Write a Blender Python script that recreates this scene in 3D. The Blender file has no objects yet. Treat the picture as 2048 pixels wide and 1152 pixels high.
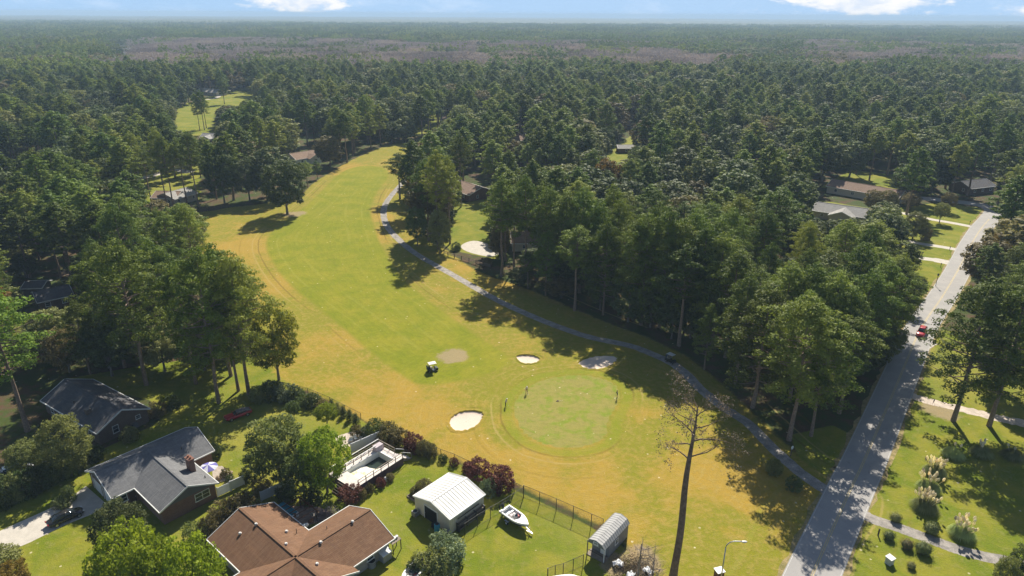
import bpy, math, random
import numpy as np
from mathutils import Vector
rnd = random.Random(7)
rng = np.random.default_rng(11)
S = bpy.context.scene
COL = S.collection
# ------------------------------------------------------------------ camera, sky, sun
CAMH = 70.0
F = 1365.33
PITCH = math.radians(21.87)
ROLL = math.atan(12 / 2048)
SUN_AZ = math.radians(13.0)      # to the right of the view direction (+Y)
SUN_EL = math.radians(42)
cam = bpy.data.cameras.new('camera')
cam.lens = 24.0
cam.sensor_width = 36.0
cam.clip_start = 0.5
cam.clip_end = 40000
co = bpy.data.objects.new('camera', cam)
COL.objects.link(co)


def rxm(a):
    c, s = math.cos(a), math.sin(a)
    return np.array([[1, 0, 0], [0, c, -s], [0, s, c]])


def rzm(a):
    c, s = math.cos(a), math.sin(a)
    return np.array([[c, -s, 0], [s, c, 0], [0, 0, 1]])


CM = rxm(math.pi / 2 - PITCH) @ rzm(ROLL)
from mathutils import Matrix
co.matrix_world = Matrix([[CM[0][0], CM[0][1], CM[0][2], 0], [CM[1][0], CM[1][1], CM[1][2], 0],
                          [CM[2][0], CM[2][1], CM[2][2], CAMH], [0, 0, 0, 1]])
S.camera = co
sl = bpy.data.lights.new('sun', 'SUN')
sl.energy = 5.0
sl.angle = math.radians(0.53)
sl.color = (1.0, 0.93, 0.80)
so = bpy.data.objects.new('sun', sl)
COL.objects.link(so)
sd_ = Vector((math.sin(SUN_AZ) * math.cos(SUN_EL), math.cos(SUN_AZ) * math.cos(SUN_EL), math.sin(SUN_EL)))
so.rotation_euler = (-sd_).to_track_quat('-Z', 'Y').to_euler()
so.location = (0, 0, 300)
S.view_settings.view_transform = 'Standard'
S.view_settings.look = 'None'
S.view_settings.exposure = 0.70
S.view_settings.gamma = 1
S.view_settings.use_curve_mapping = False
S.render.engine = 'CYCLES'
S.cycles.max_bounces = 6
S.cycles.diffuse_bounces = 3
S.cycles.transparent_max_bounces = 8
S.cycles.volume_bounces = 1
W = bpy.data.worlds.new('World')
S.world = W
W.use_nodes = True


# ------------------------------------------------------------------ node helper
class NT:
    def __init__(s, tree):
        s.t = tree
        s.n = tree.nodes
        s.l = tree.links

    def new(s, ty, **kw):
        n = s.n.new(ty)
        for k, v in kw.items():
            setattr(n, k, v)
        return n

    def put(s, sock, v):
        if v is None:
            return
        if isinstance(v, bpy.types.NodeSocket):
            s.l.new(v, sock)
        elif isinstance(v, (tuple, list)):
            v = list(v)
            if len(v) == 3 and sock.type == 'RGBA':
                v = v + [1]
            sock.default_value = v
        else:
            if sock.type == 'VECTOR':
                sock.default_value = (v, v, v)
            else:
                sock.default_value = v

    def math(s, op, a, b=None, c=None, clamp=False):
        n = s.new('ShaderNodeMath', operation=op, use_clamp=clamp)
        s.put(n.inputs[0], a)
        s.put(n.inputs[1], b)
        s.put(n.inputs[2], c)
        return n.outputs[0]

    def mix(s, f, a, b, mode='MIX'):
        n = s.new('ShaderNodeMix', data_type='RGBA', blend_type=mode)
        s.put(n.inputs[0], f)
        s.put(n.inputs[6], a)
        s.put(n.inputs[7], b)
        return n.outputs[2]

    def noise(s, vec, scale, detail=3, rough=.55, dist=0.0):
        n = s.new('ShaderNodeTexNoise')
        s.put(n.inputs['Vector'], vec)
        n.inputs['Scale'].default_value = scale
        n.inputs['Detail'].default_value = detail
        n.inputs['Roughness'].default_value = rough
        n.inputs['Distortion'].default_value = dist
        return n.outputs[0]

    def ss(s, x, a, b):
        n = s.new('ShaderNodeMapRange', interpolation_type='SMOOTHSTEP')
        s.put(n.inputs[0], x)
        n.inputs[1].default_value = a
        n.inputs[2].default_value = b
        return n.outputs[0]

    def vmul(s, v, m):
        n = s.new('ShaderNodeVectorMath', operation='MULTIPLY')
        s.put(n.inputs[0], v)
        s.put(n.inputs[1], m)
        return n.outputs[0]


# world
w = NT(W.node_tree)
bg = [n for n in w.n if n.type == 'BACKGROUND'][0]
sky = w.new('ShaderNodeTexSky', sky_type='NISHITA')
sky.sun_disc = False
sky.sun_elevation = SUN_EL
sky.sun_rotation = SUN_AZ
sky.air_density = 1.0
sky.dust_density = 0.6
sky.ozone_density = 2.5
tc = w.new('ShaderNodeTexCoord')
sep = w.new('ShaderNodeSeparateXYZ')
w.l.new(tc.outputs['Generated'], sep.inputs[0])
az = w.math('ARCTAN2', sep.outputs[0], sep.outputs[1])
el = w.math('ARCSINE', sep.outputs[2])
cv = w.new('ShaderNodeCombineXYZ')
w.put(cv.inputs[0], w.math('MULTIPLY', az, 1.0))
w.put(cv.inputs[1], w.math('MULTIPLY', el, 2.6))
cn = w.noise(cv.outputs[0], 9, 7, .62, .3)
cfine = w.noise(cv.outputs[0], 26, 5, .6, .2)


def blob(ca, ce, ra, re):
    a = w.math('DIVIDE', w.math('SUBTRACT', az, math.radians(ca)), math.radians(ra))
    e = w.math('DIVIDE', w.math('SUBTRACT', el, math.radians(ce)), math.radians(re))
    r = w.math('ADD', w.math('MULTIPLY', a, a), w.math('MULTIPLY', e, e))
    return w.math('SUBTRACT', 1.0, w.math('SQRT', r))


bl = w.math('MAXIMUM', blob(-15.9, 0.95, 4.4, 1.1), w.math('MAXIMUM', blob(25.2, 0.85, 6.2, 1.0), blob(26.2, 1.9, 2.6, 1.3)))
bl = w.math('MAXIMUM', bl, blob(36.5, 0.4, 4, 0.5))
bl = w.math('MAXIMUM', w.math('MULTIPLY', bl, .55), w.math('SUBTRACT', cn, .82))
dens = w.ss(w.math('ADD', bl, w.math('MULTIPLY', w.math('SUBTRACT', cfine, .5), 1.25)), 0.02, 0.30)
wisp = w.math('MULTIPLY', w.ss(cn, .48, .72), .34)
lowsky = w.ss(el, .20, -.01)
skyc = w.mix(w.math('MULTIPLY', lowsky, .88), sky.outputs[0], (3.9, 7.3, 12.2))
hz_ = w.ss(el, .06, -.012)
skyc = w.mix(w.math('MULTIPLY', hz_, .55), skyc, (6.8, 9.6, 12.8))
c1 = w.mix(wisp, skyc, (10.8, 12.2, 14.2))
c2 = w.mix(w.math('MULTIPLY', dens, .95), c1, w.mix(w.ss(cfine, .35, .65), (9.8, 10.8, 12.4), (13.6, 13.3, 13.0)))
w.l.new(c2, bg.inputs[0])
bg.inputs[1].default_value = 0.05


# ------------------------------------------------------------------ projection helpers (where things stand on the ground)
def G(px, py, z=0.0):
    d = CM @ np.array([(px - 1024) / F, -(py - 576) / F, -1.0])
    t = (z - CAMH) / d[2]
    return (d[0] * t, d[1] * t)


def PJ(x, y, z):
    q = CM.T @ np.array([x, y, z - CAMH])
    return (1024 + F * q[0] / -q[2], 576 - F * q[1] / -q[2])


def topz(bx, by, ty):
    """height of something standing at pixel base (bx,by) whose top shows at row ty"""
    x, y = G(bx, by)
    lo, hi = 0.0, 60.0
    for _ in range(30):
        m = (lo + hi) / 2
        if PJ(x, y, m)[1] > ty:
            lo = m
        else:
            hi = m
    return lo


def GP(pts, z=0.0):
    return [G(a, b, z) for a, b in pts]


# ------------------------------------------------------------------ materials
MATS = {}


def base_mat(name):
    m = bpy.data.materials.new(name)
    m.use_nodes = True
    t = NT(m.node_tree)
    p = [n for n in t.n if n.type == 'BSDF_PRINCIPLED'][0]
    MATS[name] = m
    return m, t, p


def M(name, col=(.5, .5, .5), rough=.8, var=.18, scale=1.5, metal=0.0, bump=0.0, spec=.3, col2=None, objrand=0.0):
    if name in MATS:
        return MATS[name]
    m, t, p = base_mat(name)
    tcn = t.new('ShaderNodeTexCoord')
    n1 = t.noise(tcn.outputs['Object'], scale, 5, .65)
    n2 = t.noise(tcn.outputs['Object'], scale * 7, 3, .6)
    nn = t.math('ADD', t.math('MULTIPLY', n1, .65), t.math('MULTIPLY', n2, .35))
    hi = tuple(min(1, c * (1 + var)) for c in col)
    lo = tuple(c * (1 - var) for c in (col2 or col))
    c = t.mix(t.ss(nn, .32, .68), lo, hi)
    if objrand:
        oi = t.new('ShaderNodeObjectInfo')
        c = t.mix(t.math('MULTIPLY', oi.outputs['Random'], objrand), c, (.02, .02, .02))
    t.put(p.inputs['Base Color'], c)
    p.inputs['Roughness'].default_value = rough
    p.inputs['Metallic'].default_value = metal
    p.inputs['Specular IOR Level'].default_value = spec
    if bump:
        b = t.new('ShaderNodeBump')
        b.inputs['Strength'].default_value = bump
        b.inputs['Distance'].default_value = .05
        t.put(b.inputs['Height'], n2)
        t.l.new(b.outputs[0], p.inputs['Normal'])
    return m


def shingle(name, col, col2, stain=(.05, .05, .05)):
    m, t, p = base_mat(name)
    tcn = t.new('ShaderNodeTexCoord')
    br = t.new('ShaderNodeTexBrick')
    t.put(br.inputs['Vector'], tcn.outputs['Object'])
    br.inputs['Scale'].default_value = 1.0
    br.inputs['Brick Width'].default_value = .9
    br.inputs['Row Height'].default_value = .22
    br.inputs['Mortar Size'].default_value = .012
    t.put(br.inputs['Color1'], col)
    t.put(br.inputs['Color2'], col2)
    t.put(br.inputs['Mortar'], tuple(c * .55 for c in col))
    n = t.noise(tcn.outputs['Object'], .5, 6, .7)
    sv = t.noise(t.vmul(tcn.outputs['Object'], (1.6, .22, 1)), 1.0, 5, .7)
    c = t.mix(t.math('MULTIPLY', t.ss(n, .42, .75), .45), br.outputs[0], stain)
    c = t.mix(t.math('MULTIPLY', t.ss(sv, .45, .75), .35), c, tuple(min(1, q * 1.6) for q in col))
    t.put(p.inputs['Base Color'], c)
    p.inputs['Roughness'].default_value = .9
    p.inputs['Specular IOR Level'].default_value = .25
    b = t.new('ShaderNodeBump')
    b.inputs['Strength'].default_value = .6
    b.inputs['Distance'].default_value = .03
    t.put(b.inputs['Height'], br.outputs['Fac'])
    t.l.new(b.outputs[0], p.inputs['Normal'])
    return m


def brick(name, col, col2, mortar):
    m, t, p = base_mat(name)
    tcn = t.new('ShaderNodeTexCoord')
    sp = t.new('ShaderNodeSeparateXYZ')
    t.l.new(tcn.outputs['Object'], sp.inputs[0])
    cb = t.new('ShaderNodeCombineXYZ')
    t.put(cb.inputs[0], t.math('ADD', sp.outputs[0], sp.outputs[1]))
    t.put(cb.inputs[1], sp.outputs[2])
    br = t.new('ShaderNodeTexBrick')
    t.put(br.inputs['Vector'], cb.outputs[0])
    br.inputs['Scale'].default_value = 1.0
    br.inputs['Brick Width'].default_value = .22
    br.inputs['Row Height'].default_value = .075
    br.inputs['Mortar Size'].default_value = .008
    t.put(br.inputs['Color1'], col)
    t.put(br.inputs['Color2'], col2)
    t.put(br.inputs['Mortar'], mortar)
    n = t.noise(tcn.outputs['Object'], .9, 5, .7)
    c = t.mix(t.math('MULTIPLY', t.ss(n, .4, .7), .3), br.outputs[0], tuple(q * .5 for q in col))
    t.put(p.inputs['Base Color'], c)
    p.inputs['Roughness'].default_value = .9
    return m


def foliage(name, c1, c2, c3=None, trans=.35, rough=.65, randbright=.7):
    """leaf colour: varied by leaf, by clump and by tree"""
    m, t, p = base_mat(name)
    geo = t.new('ShaderNodeNewGeometry')
    oi = t.new('ShaderNodeObjectInfo')
    tcn = t.new('ShaderNodeTexCoord')
    n = t.noise(tcn.outputs['Object'], .55, 3, .6)
    f = t.math('ADD', t.math('MULTIPLY', geo.outputs['Random Per Island'], .35), t.math('MULTIPLY', t.ss(n, .3, .7), .65))
    c = t.mix(f, c1, c2)
    if c3:
        c = t.mix(t.math('MULTIPLY', t.ss(oi.outputs['Random'], .55, 1.0), .6), c, c3)
    br = t.math('ADD', 1 - randbright / 2, t.math('MULTIPLY', oi.outputs['Random'], randbright))
    hsv = t.new('ShaderNodeHueSaturation')
    t.put(hsv.inputs['Color'], c)
    t.put(hsv.inputs['Value'], br)
    r2 = t.math('FRACT', t.math('MULTIPLY', oi.outputs['Random'], 17.3))
    t.put(hsv.inputs['Hue'], t.math('ADD', .485, t.math('MULTIPLY', r2, .034)))
    c = hsv.outputs[0]
    t.put(p.inputs['Base Color'], c)
    p.inputs['Roughness'].default_value = rough
    p.inputs['Specular IOR Level'].default_value = .2
    tr = t.new('ShaderNodeBsdfTranslucent')
    t.put(tr.inputs[0], t.mix(.5, c, t.mix(1.0, c, (1.3, 1.25, .45), 'MULTIPLY')))
    mx = t.new('ShaderNodeMixShader')
    mx.inputs[0].default_value = trans
    t.l.new(p.outputs[0], mx.inputs[1])
    t.l.new(tr.outputs[0], mx.inputs[2])
    out = [q for q in t.n if q.type == 'OUTPUT_MATERIAL'][0]
    t.l.new(mx.outputs[0], out.inputs[0])
    return m


FOL = {
    'pine': foliage('pine_needles', (.066, .112, .017), (.225, .285, .040), (.23, .25, .045), .3),
    'golden': foliage('golden_green_leaves', (.10, .13, .014), (.30, .27, .03), None, .4),
    'dark_oak': foliage('dark_oak_leaves', (.035, .06, .014), (.115, .155, .03), None, .25, randbright=.1),
    'pine_fresh': foliage('fresh_pine_needles', (.085, .17, .022), (.22, .34, .05), None),
    'oak': foliage('oak_leaves', (.052, .086, .026), (.205, .240, .085), (.25, .24, .08), .28),
    'maple': foliage('bright_maple_leaves', (.12, .18, .012), (.30, .36, .03), None, .45),
    'willow': foliage('willow_leaves', (.12, .15, .045), (.27, .29, .10), None, .45),
    'shrub': foliage('shrub_leaves', (.055, .09, .025), (.16, .20, .05), None, .25),
    'red': foliage('plum_red_leaves', (.08, .025, .028), (.22, .09, .07), None, .3),
    'autumn': foliage('autumn_leaves', (.11, .08, .015), (.24, .15, .03), None, .4),
    'silver': foliage('grey_green_leaves', (.11, .15, .08), (.26, .32, .19), None, .3),
    'hazel': foliage('brownish_leaves', (.10, .09, .035), (.25, .21, .09), None, .3),
    'swamp': foliage('bare_grey_branches', (.22, .175, .19), (.44, .37, .40), (.34, .26, .22), .2),
    'dead': foliage('dead_cones_and_twigs', (.11, .08, .06), (.24, .18, .13), None, .1),
    'grassy': foliage('pampas_blades', (.26, .30, .10), (.55, .58, .28), None, .5),
    'plume': foliage('pampas_plumes', (.80, .70, .52), (.90, .86, .72), None, .35),
}
BARK = M('pine_bark', (.24, .175, .135), .95, .35, 3, bump=.5)
DBARK = M('dead_pine_bark', (.20, .14, .10), .95, .4, 2, bump=.5)
GBARK = M('grey_bark', (.20, .175, .15), .95, .3, 3, bump=.4)
WHITE = M('white_paint', (.78, .78, .76), .5, .06, 1)
TRIM = M('white_trim', (.74, .74, .72), .5, .08, 1)
GLASS, _t, _p = base_mat('dark_window_glass')
_p.inputs['Base Color'].default_value = (.03, .04, .05, 1)
_p.inputs['Roughness'].default_value = .08
BLACK = M('black_rubber', (.02, .02, .02), .8, .2)
DMETAL = M('dark_metal', (.06, .06, .06), .5, .2, metal=.5)
GMETAL = M('galvanised_metal', (.42, .43, .44), .42, .12, metal=.7)
CONC = M('concrete', (.50, .46, .40), .9, .12, .8, bump=.2)
WOODG = M('weathered_wood', (.24, .20, .16), .9, .25, 2, bump=.3)
WOODD = M('dark_fence_wood', (.09, .07, .055), .9, .25, 2)
R_GREY = shingle('grey_shingles', (.150, .152, .158), (.20, .20, .205), (.10, .10, .105))
R_BLUE = shingle('dark_slate_shingles', (.085, .09, .105), (.125, .125, .135), (.12, .085, .06))
R_BROWN = shingle('brown_shingles', (.165, .088, .050), (.21, .12, .07), (.11, .065, .042))
R_TAN = shingle('tan_brown_shingles', (.25, .17, .125), (.31, .21, .155), (.17, .12, .09))
R_LIGHT = shingle('light_grey_shingles', (.32, .31, .29), (.39, .37, .35), (.25, .24, .22))
B_RED = brick('red_brown_brick', (.17, .075, .055), (.22, .105, .075), (.26, .22, .19))
B_DARK = brick('dark_brown_brick', (.12, .08, .065), (.16, .105, .08), (.2, .18, .16))
CREAM = M('cream_siding', (.58, .54, .45), .8, .06, 2)
BEIGE = M('beige_siding', (.48, .42, .35), .8, .08, 2)
GREYS = M('grey_siding', (.13, .13, .135), .8, .08, 2)
STONEW = M('pale_stone_wall', (.36, .32, .28), .85, .15, 2)


# ------------------------------------------------------------------ mesh helpers
def link(o, parent=None):
    COL.objects.link(o)
    if parent is not None:
        o.parent = parent
    return o


def np_mesh(name, V, Fq, mats=(), smooth=False, midx=None, n=None):
    me = bpy.data.meshes.new(name)
    V = np.asarray(V, dtype=np.float32)
    Fq = np.asarray(Fq, dtype=np.int32)
    k = Fq.shape[1]
    me.vertices.add(len(V))
    me.vertices.foreach_set('co', V.ravel())
    me.loops.add(Fq.size)
    me.loops.foreach_set('vertex_index', Fq.ravel())
    me.polygons.add(len(Fq))
    me.polygons.foreach_set('loop_start', np.arange(0, Fq.size, k, dtype=np.int32))
    try:
        me.polygons.foreach_set('loop_total', np.full(len(Fq), k, dtype=np.int32))
    except Exception:
        pass
    if midx is not None:
        me.polygons.foreach_set('material_index', np.asarray(midx, dtype=np.int32))
    me.update(calc_edges=True)
    if smooth:
        me.polygons.foreach_set('use_smooth', np.ones(len(Fq), dtype=bool))
    for m in mats:
        me.materials.append(m)
    return me


class MB:
    """collects shapes, links them as one mesh object"""

    def __init__(s):
        s.v, s.f, s.m = [], [], []

    def add(s, vs, fs, m=0):
        b = len(s.v)
        s.v += [tuple(map(float, q)) for q in vs]
        s.f += [tuple(b + i for i in q) for q in fs]
        s.m += [m] * len(fs)
        return s

    def box(s, x0, y0, z0, x1, y1, z1, m=0):
        return s.add([(x0, y0, z0), (x1, y0, z0), (x1, y1, z0), (x0, y1, z0), (x0, y0, z1), (x1, y0, z1), (x1, y1, z1), (x0, y1, z1)],
                     [(0, 3, 2, 1), (4, 5, 6, 7), (0, 1, 5, 4), (1, 2, 6, 5), (2, 3, 7, 6), (3, 0, 4, 7)], m)

    def cbox(s, c, d, m=0):
        return s.box(c[0] - d[0] / 2, c[1] - d[1] / 2, c[2] - d[2] / 2, c[0] + d[0] / 2, c[1] + d[1] / 2, c[2] + d[2] / 2, m)

    def slab(s, pts, th, m=0, up=(0, 0, 1)):
        """polygon pts (3d) given thickness th downwards"""
        n = len(pts)
        t = [Vector(p) for p in pts]
        d = [q - Vector(up) * th for q in t]
        fs = [tuple(range(n)), tuple(range(2 * n - 1, n - 1, -1))]
        for i in range(n):
            j = (i + 1) % n
            fs.append((i, n + i, n + j, j))
        return s.add([*t, *d], fs, m)

    def bar(s, a, b, w, h=None, m=0):
        a, b = Vector(a), Vector(b)
        h = h or w
        d = (b - a).normalized()
        u = d.cross(Vector((0, 0, 1)))
        if u.length < .01:
            u = Vector((1, 0, 0))
        u.normalize()
        v = u.cross(d).normalized()
        u *= w / 2
        v *= h / 2
        vs = [a - u - v, a + u - v, a + u + v, a - u + v, b - u - v, b + u - v, b + u + v, b - u + v]
        return s.add(vs, [(0, 3, 2, 1), (4, 5, 6, 7), (0, 1, 5, 4), (1, 2, 6, 5), (2, 3, 7, 6), (3, 0, 4, 7)], m)

    def tube(s, pts, rs, n=8, m=0, cap=True):
        pts = [Vector(p) for p in pts]
        if not isinstance(rs, (list, tuple)):
            rs = [rs] * len(pts)
        vs, fs = [], []
        for i, p in enumerate(pts):
            d = (pts[min(i + 1, len(pts) - 1)] - pts[max(i - 1, 0)]).normalized()
            u = d.cross(Vector((.13, .97, .2)) if abs(d.y) < .9 else Vector((1, 0, 0))).normalized()
            v = d.cross(u)
            for k in range(n):
                a = 2 * math.pi * k / n
                vs.append(p + (u * math.cos(a) + v * math.sin(a)) * rs[i])
        for i in range(len(pts) - 1):
            for k in range(n):
                fs.append((i * n + k, i * n + (k + 1) % n, (i + 1) * n + (k + 1) % n, (i + 1) * n + k))
        if cap:
            fs.append(tuple(range(n - 1, -1, -1)))
            fs.append(tuple(range((len(pts) - 1) * n, len(pts) * n)))
        return s.add(vs, fs, m)

    def ell(s, c, r, n=10, k=6, m=0):
        vs, fs = [], []
        for j in range(k + 1):
            ph = math.pi * j / k
            for i in range(n):
                a = 2 * math.pi * i / n
                vs.append((c[0] + r[0] * math.sin(ph) * math.cos(a), c[1] + r[1] * math.sin(ph) * math.sin(a), c[2] + r[2] * math.cos(ph)))
        for j in range(k):
            for i in range(n):
                fs.append((j * n + i, (j + 1) * n + i, (j + 1) * n + (i + 1) % n, j * n + (i + 1) % n))
        return s.add(vs, fs, m)

    def build(s, name, mats, parent=None, smooth=False, bevel=0):
        if not isinstance(mats, (list, tuple)):
            mats = [mats]
        me = bpy.data.meshes.new(name)
        me.from_pydata(s.v, [], s.f)
        for m in mats:
            me.materials.append(m)
        me.polygons.foreach_set('material_index', s.m)
        if smooth:
            me.polygons.foreach_set('use_smooth', [True] * len(s.f))
        me.update()
        o = bpy.data.objects.new(name, me)
        if bevel:
            bv = o.modifiers.new('bevel', 'BEVEL')
            bv.width = bevel
            bv.segments = 2
            bv.limit_method = 'ANGLE'
        return link(o, parent)


def tag(o, label=None, cat=None, group=None, kind=None):
    if label:
        o['label'] = label
    if cat:
        o['category'] = cat
    if group:
        o['group'] = group
    if kind:
        o['kind'] = kind
    return o


def thing(name, label, cat, x, y, rot=0.0, group=None, z=0.0):
    o = bpy.data.objects.new(name, None)
    o.empty_display_size = .5
    o.location = (x, y, z)
    o.rotation_euler = (0, 0, rot)
    link(o)
    return tag(o, label, cat, group)


def tree_copy(o, parent=None):
    c = o.copy()
    COL.objects.link(c)
    c.parent = parent
    for ch in list(o.children):
        tree_copy(ch, c)
    return c
# ------------------------------------------------------------------ the ground and what grows on it
P_GOLF = [(350, 432), (420, 420), (520, 408), (590, 398), (625, 368), (660, 345), (700, 322), (745, 302), (790, 288), (850, 285), (860, 330), (830, 400), (840, 460),
          (900, 505), (960, 545), (1060, 580), (1200, 640), (1330, 690), (1430, 755), (1530, 850), (1620, 930), (1700, 985), (1650, 1070), (1560, 1260), (1270, 1260),
          (1262, 1095), (1180, 1040), (1045, 975), (900, 916), (800, 880), (700, 825), (590, 770), (540, 740), (520, 690), (450, 600), (410, 520), (390, 480)]
P_FAIR = [(683, 346), (725, 332), (765, 336), (775, 352), (752, 385), (740, 415), (745, 450), (765, 500), (805, 560), (868, 612), (940, 665), (1010, 712), (1000, 735), (930, 758), (850, 768), (812, 752),
          (760, 715), (700, 665), (640, 615), (590, 575), (555, 535), (535, 495), (545, 465), (590, 430), (632, 395)]
P_GREEN = [(1030, 815), (1040, 790), (1075, 765), (1120, 753), (1180, 752), (1222, 765), (1238, 785), (1232, 812), (1216, 840), (1212, 868), (1190, 886), (1150, 895), (1110, 893), (1065, 878), (1038, 850)]
P_LAWN = [
    [(-200, 1300), (-200, 985), (60, 960), (190, 905), (330, 840), (420, 810), (470, 780), (590, 790), (700, 828), (800, 884), (900, 920), (960, 945), (1040, 985), (1180, 1052), (1262, 1105), (1262, 1400), (600, 1400)],
    [(120, 760), (260, 735), (400, 715), (600, 700), (610, 800), (500, 830), (330, 860), (300, 800)],
    [(1560, 1300), (1695, 985), (1840, 700), (1880, 660), (2200, 700), (2200, 1300)],
    [(1580, 870), (1665, 850), (1720, 880), (1660, 968), (1600, 925)],
    [(1760, 420), (1880, 405), (1990, 420), (1970, 445), (1900, 560), (1850, 650), (1815, 680), (1750, 700), (1800, 560)],
    [(880, 425), (975, 390), (985, 470), (1000, 520), (900, 500), (870, 470)],
    [(1560, 450), (1640, 400), (1760, 420), (1740, 460), (1600, 470)],
    [(350, 270), (340, 215), (440, 190), (520, 165), (620, 170), (640, 200), (520, 205), (440, 225), (425, 270)],
    [(1190, 340), (1215, 300), (1290, 255), (1300, 310), (1280, 340)],
    [(180, 360), (400, 330), (400, 400), (230, 420)],
    [(830, 270), (830, 235), (900, 225), (900, 262)],
    [(1640, 375), (1700, 340), (1800, 350), (1800, 380)],
]
ORANGE = [(470, 500, 16), (520, 575, 9), (640, 690, 12), (760, 790, 13), (860, 830, 12), (960, 900, 12), (1130, 970, 16), (1240, 1010, 13), (1330, 1000, 12), (1040, 560, 12), (1450, 960, 10), (990, 620, 7), (760, 430, 8), (760, 480, 6), (700, 335, 12), (1270, 830, 5)]
LUSH = [(1030, 750, 9), (1010, 800, 5), (960, 790, 5), (1270, 770, 6), (1260, 870, 5), (1390, 1090, 9), (1000, 870, 4), (1450, 1120, 8), (620, 650, 5)]
WORN = [(905, 712, 5), (590, 428, 6), (1290, 1120, 4), (1230, 1130, 3), (1190, 560, 4), (25, 520, 6), (140, 545, 5), (1880, 822, 5)]


def sdist(poly, X, Y):
    """signed distance, positive inside"""
    d2 = np.full(X.shape, 1e18)
    ins = np.zeros(X.shape, bool)
    n = len(poly)
    for i in range(n):
        ax, ay = poly[i]
        bx, by = poly[(i + 1) % n]
        ex, ey = bx - ax, by - ay
        L = ex * ex + ey * ey + 1e-9
        t = np.clip(((X - ax) * ex + (Y - ay) * ey) / L, 0, 1)
        q = (X - ax - t * ex) ** 2 + (Y - ay - t * ey) ** 2
        d2 = np.minimum(d2, q)
        c = ((ay > Y) != (by > Y)) & (X < ex * (Y - ay) / (ey if abs(ey) > 1e-9 else 1e-9) + ax)
        ins ^= c
    d = np.sqrt(d2)
    return np.where(ins, d, -d)


def catmull(pts, n=8, closed=True):
    out = []
    P = [np.array(p, float) for p in pts]
    N = len(P)
    rng_ = range(N if closed else N - 1)
    for i in rng_:
        p0 = P[(i - 1) % N] if closed or i > 0 else P[0]
        p1 = P[i]
        p2 = P[(i + 1) % N]
        p3 = P[(i + 2) % N] if closed or i + 2 < N else P[-1]
        for k in range(n):
            t = k / n
            out.append(tuple(.5 * ((2 * p1) + (-p0 + p2) * t + (2 * p0 - 5 * p1 + 4 * p2 - p3) * t * t + (-p0 + 3 * p1 - 3 * p2 + p3) * t ** 3)))
    if not closed:
        out.append(tuple(P[-1]))
    return out


W_GOLF = catmull(GP(P_GOLF), 3)
W_FAIR = catmull(GP(P_FAIR), 4)
W_GREEN = catmull(GP(P_GREEN), 5)
W_LAWN = [GP(p) for p in P_LAWN]
sm = lambda x, a, b: (lambda t: t * t * (3 - 2 * t))(np.clip((x - a) / (b - a), 0, 1))


def paint(X, Y):
    g = sdist(W_GOLF, X, Y)
    f = sdist(W_FAIR, X, Y)
    e = sdist(W_GREEN, X, Y)
    lawn = np.zeros_like(X)
    for p in W_LAWN:
        lawn = np.maximum(lawn, sm(sdist(p, X, Y), -1.2, 1.2))
    A = np.stack([sm(g, -3.5, 3.5), sm(f, -3.0, 2.4), lawn, sm(e, -.25, .25)], 1)
    orr = np.zeros_like(X)
    lush = np.zeros_like(X)
    worn = np.zeros_like(X)
    for arr, lst in ((orr, ORANGE), (lush, LUSH), (worn, WORN)):
        for px, py, r in lst:
            gx, gy = G(px, py)
            q = np.exp(-((X - gx) ** 2 + (Y - gy) ** 2) / (r * r))
            np.maximum(arr, q, out=arr)
    collar = np.exp(-((e + 1.6) / 1.3) ** 2)
    # faint mowing tracks that follow the fairway and the green
    B = np.stack([orr, np.maximum(lush, 0), worn, collar], 1)
    tr = np.where(e > -28, e, np.where(f > -30, f, g))
    return A, B, tr


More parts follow.
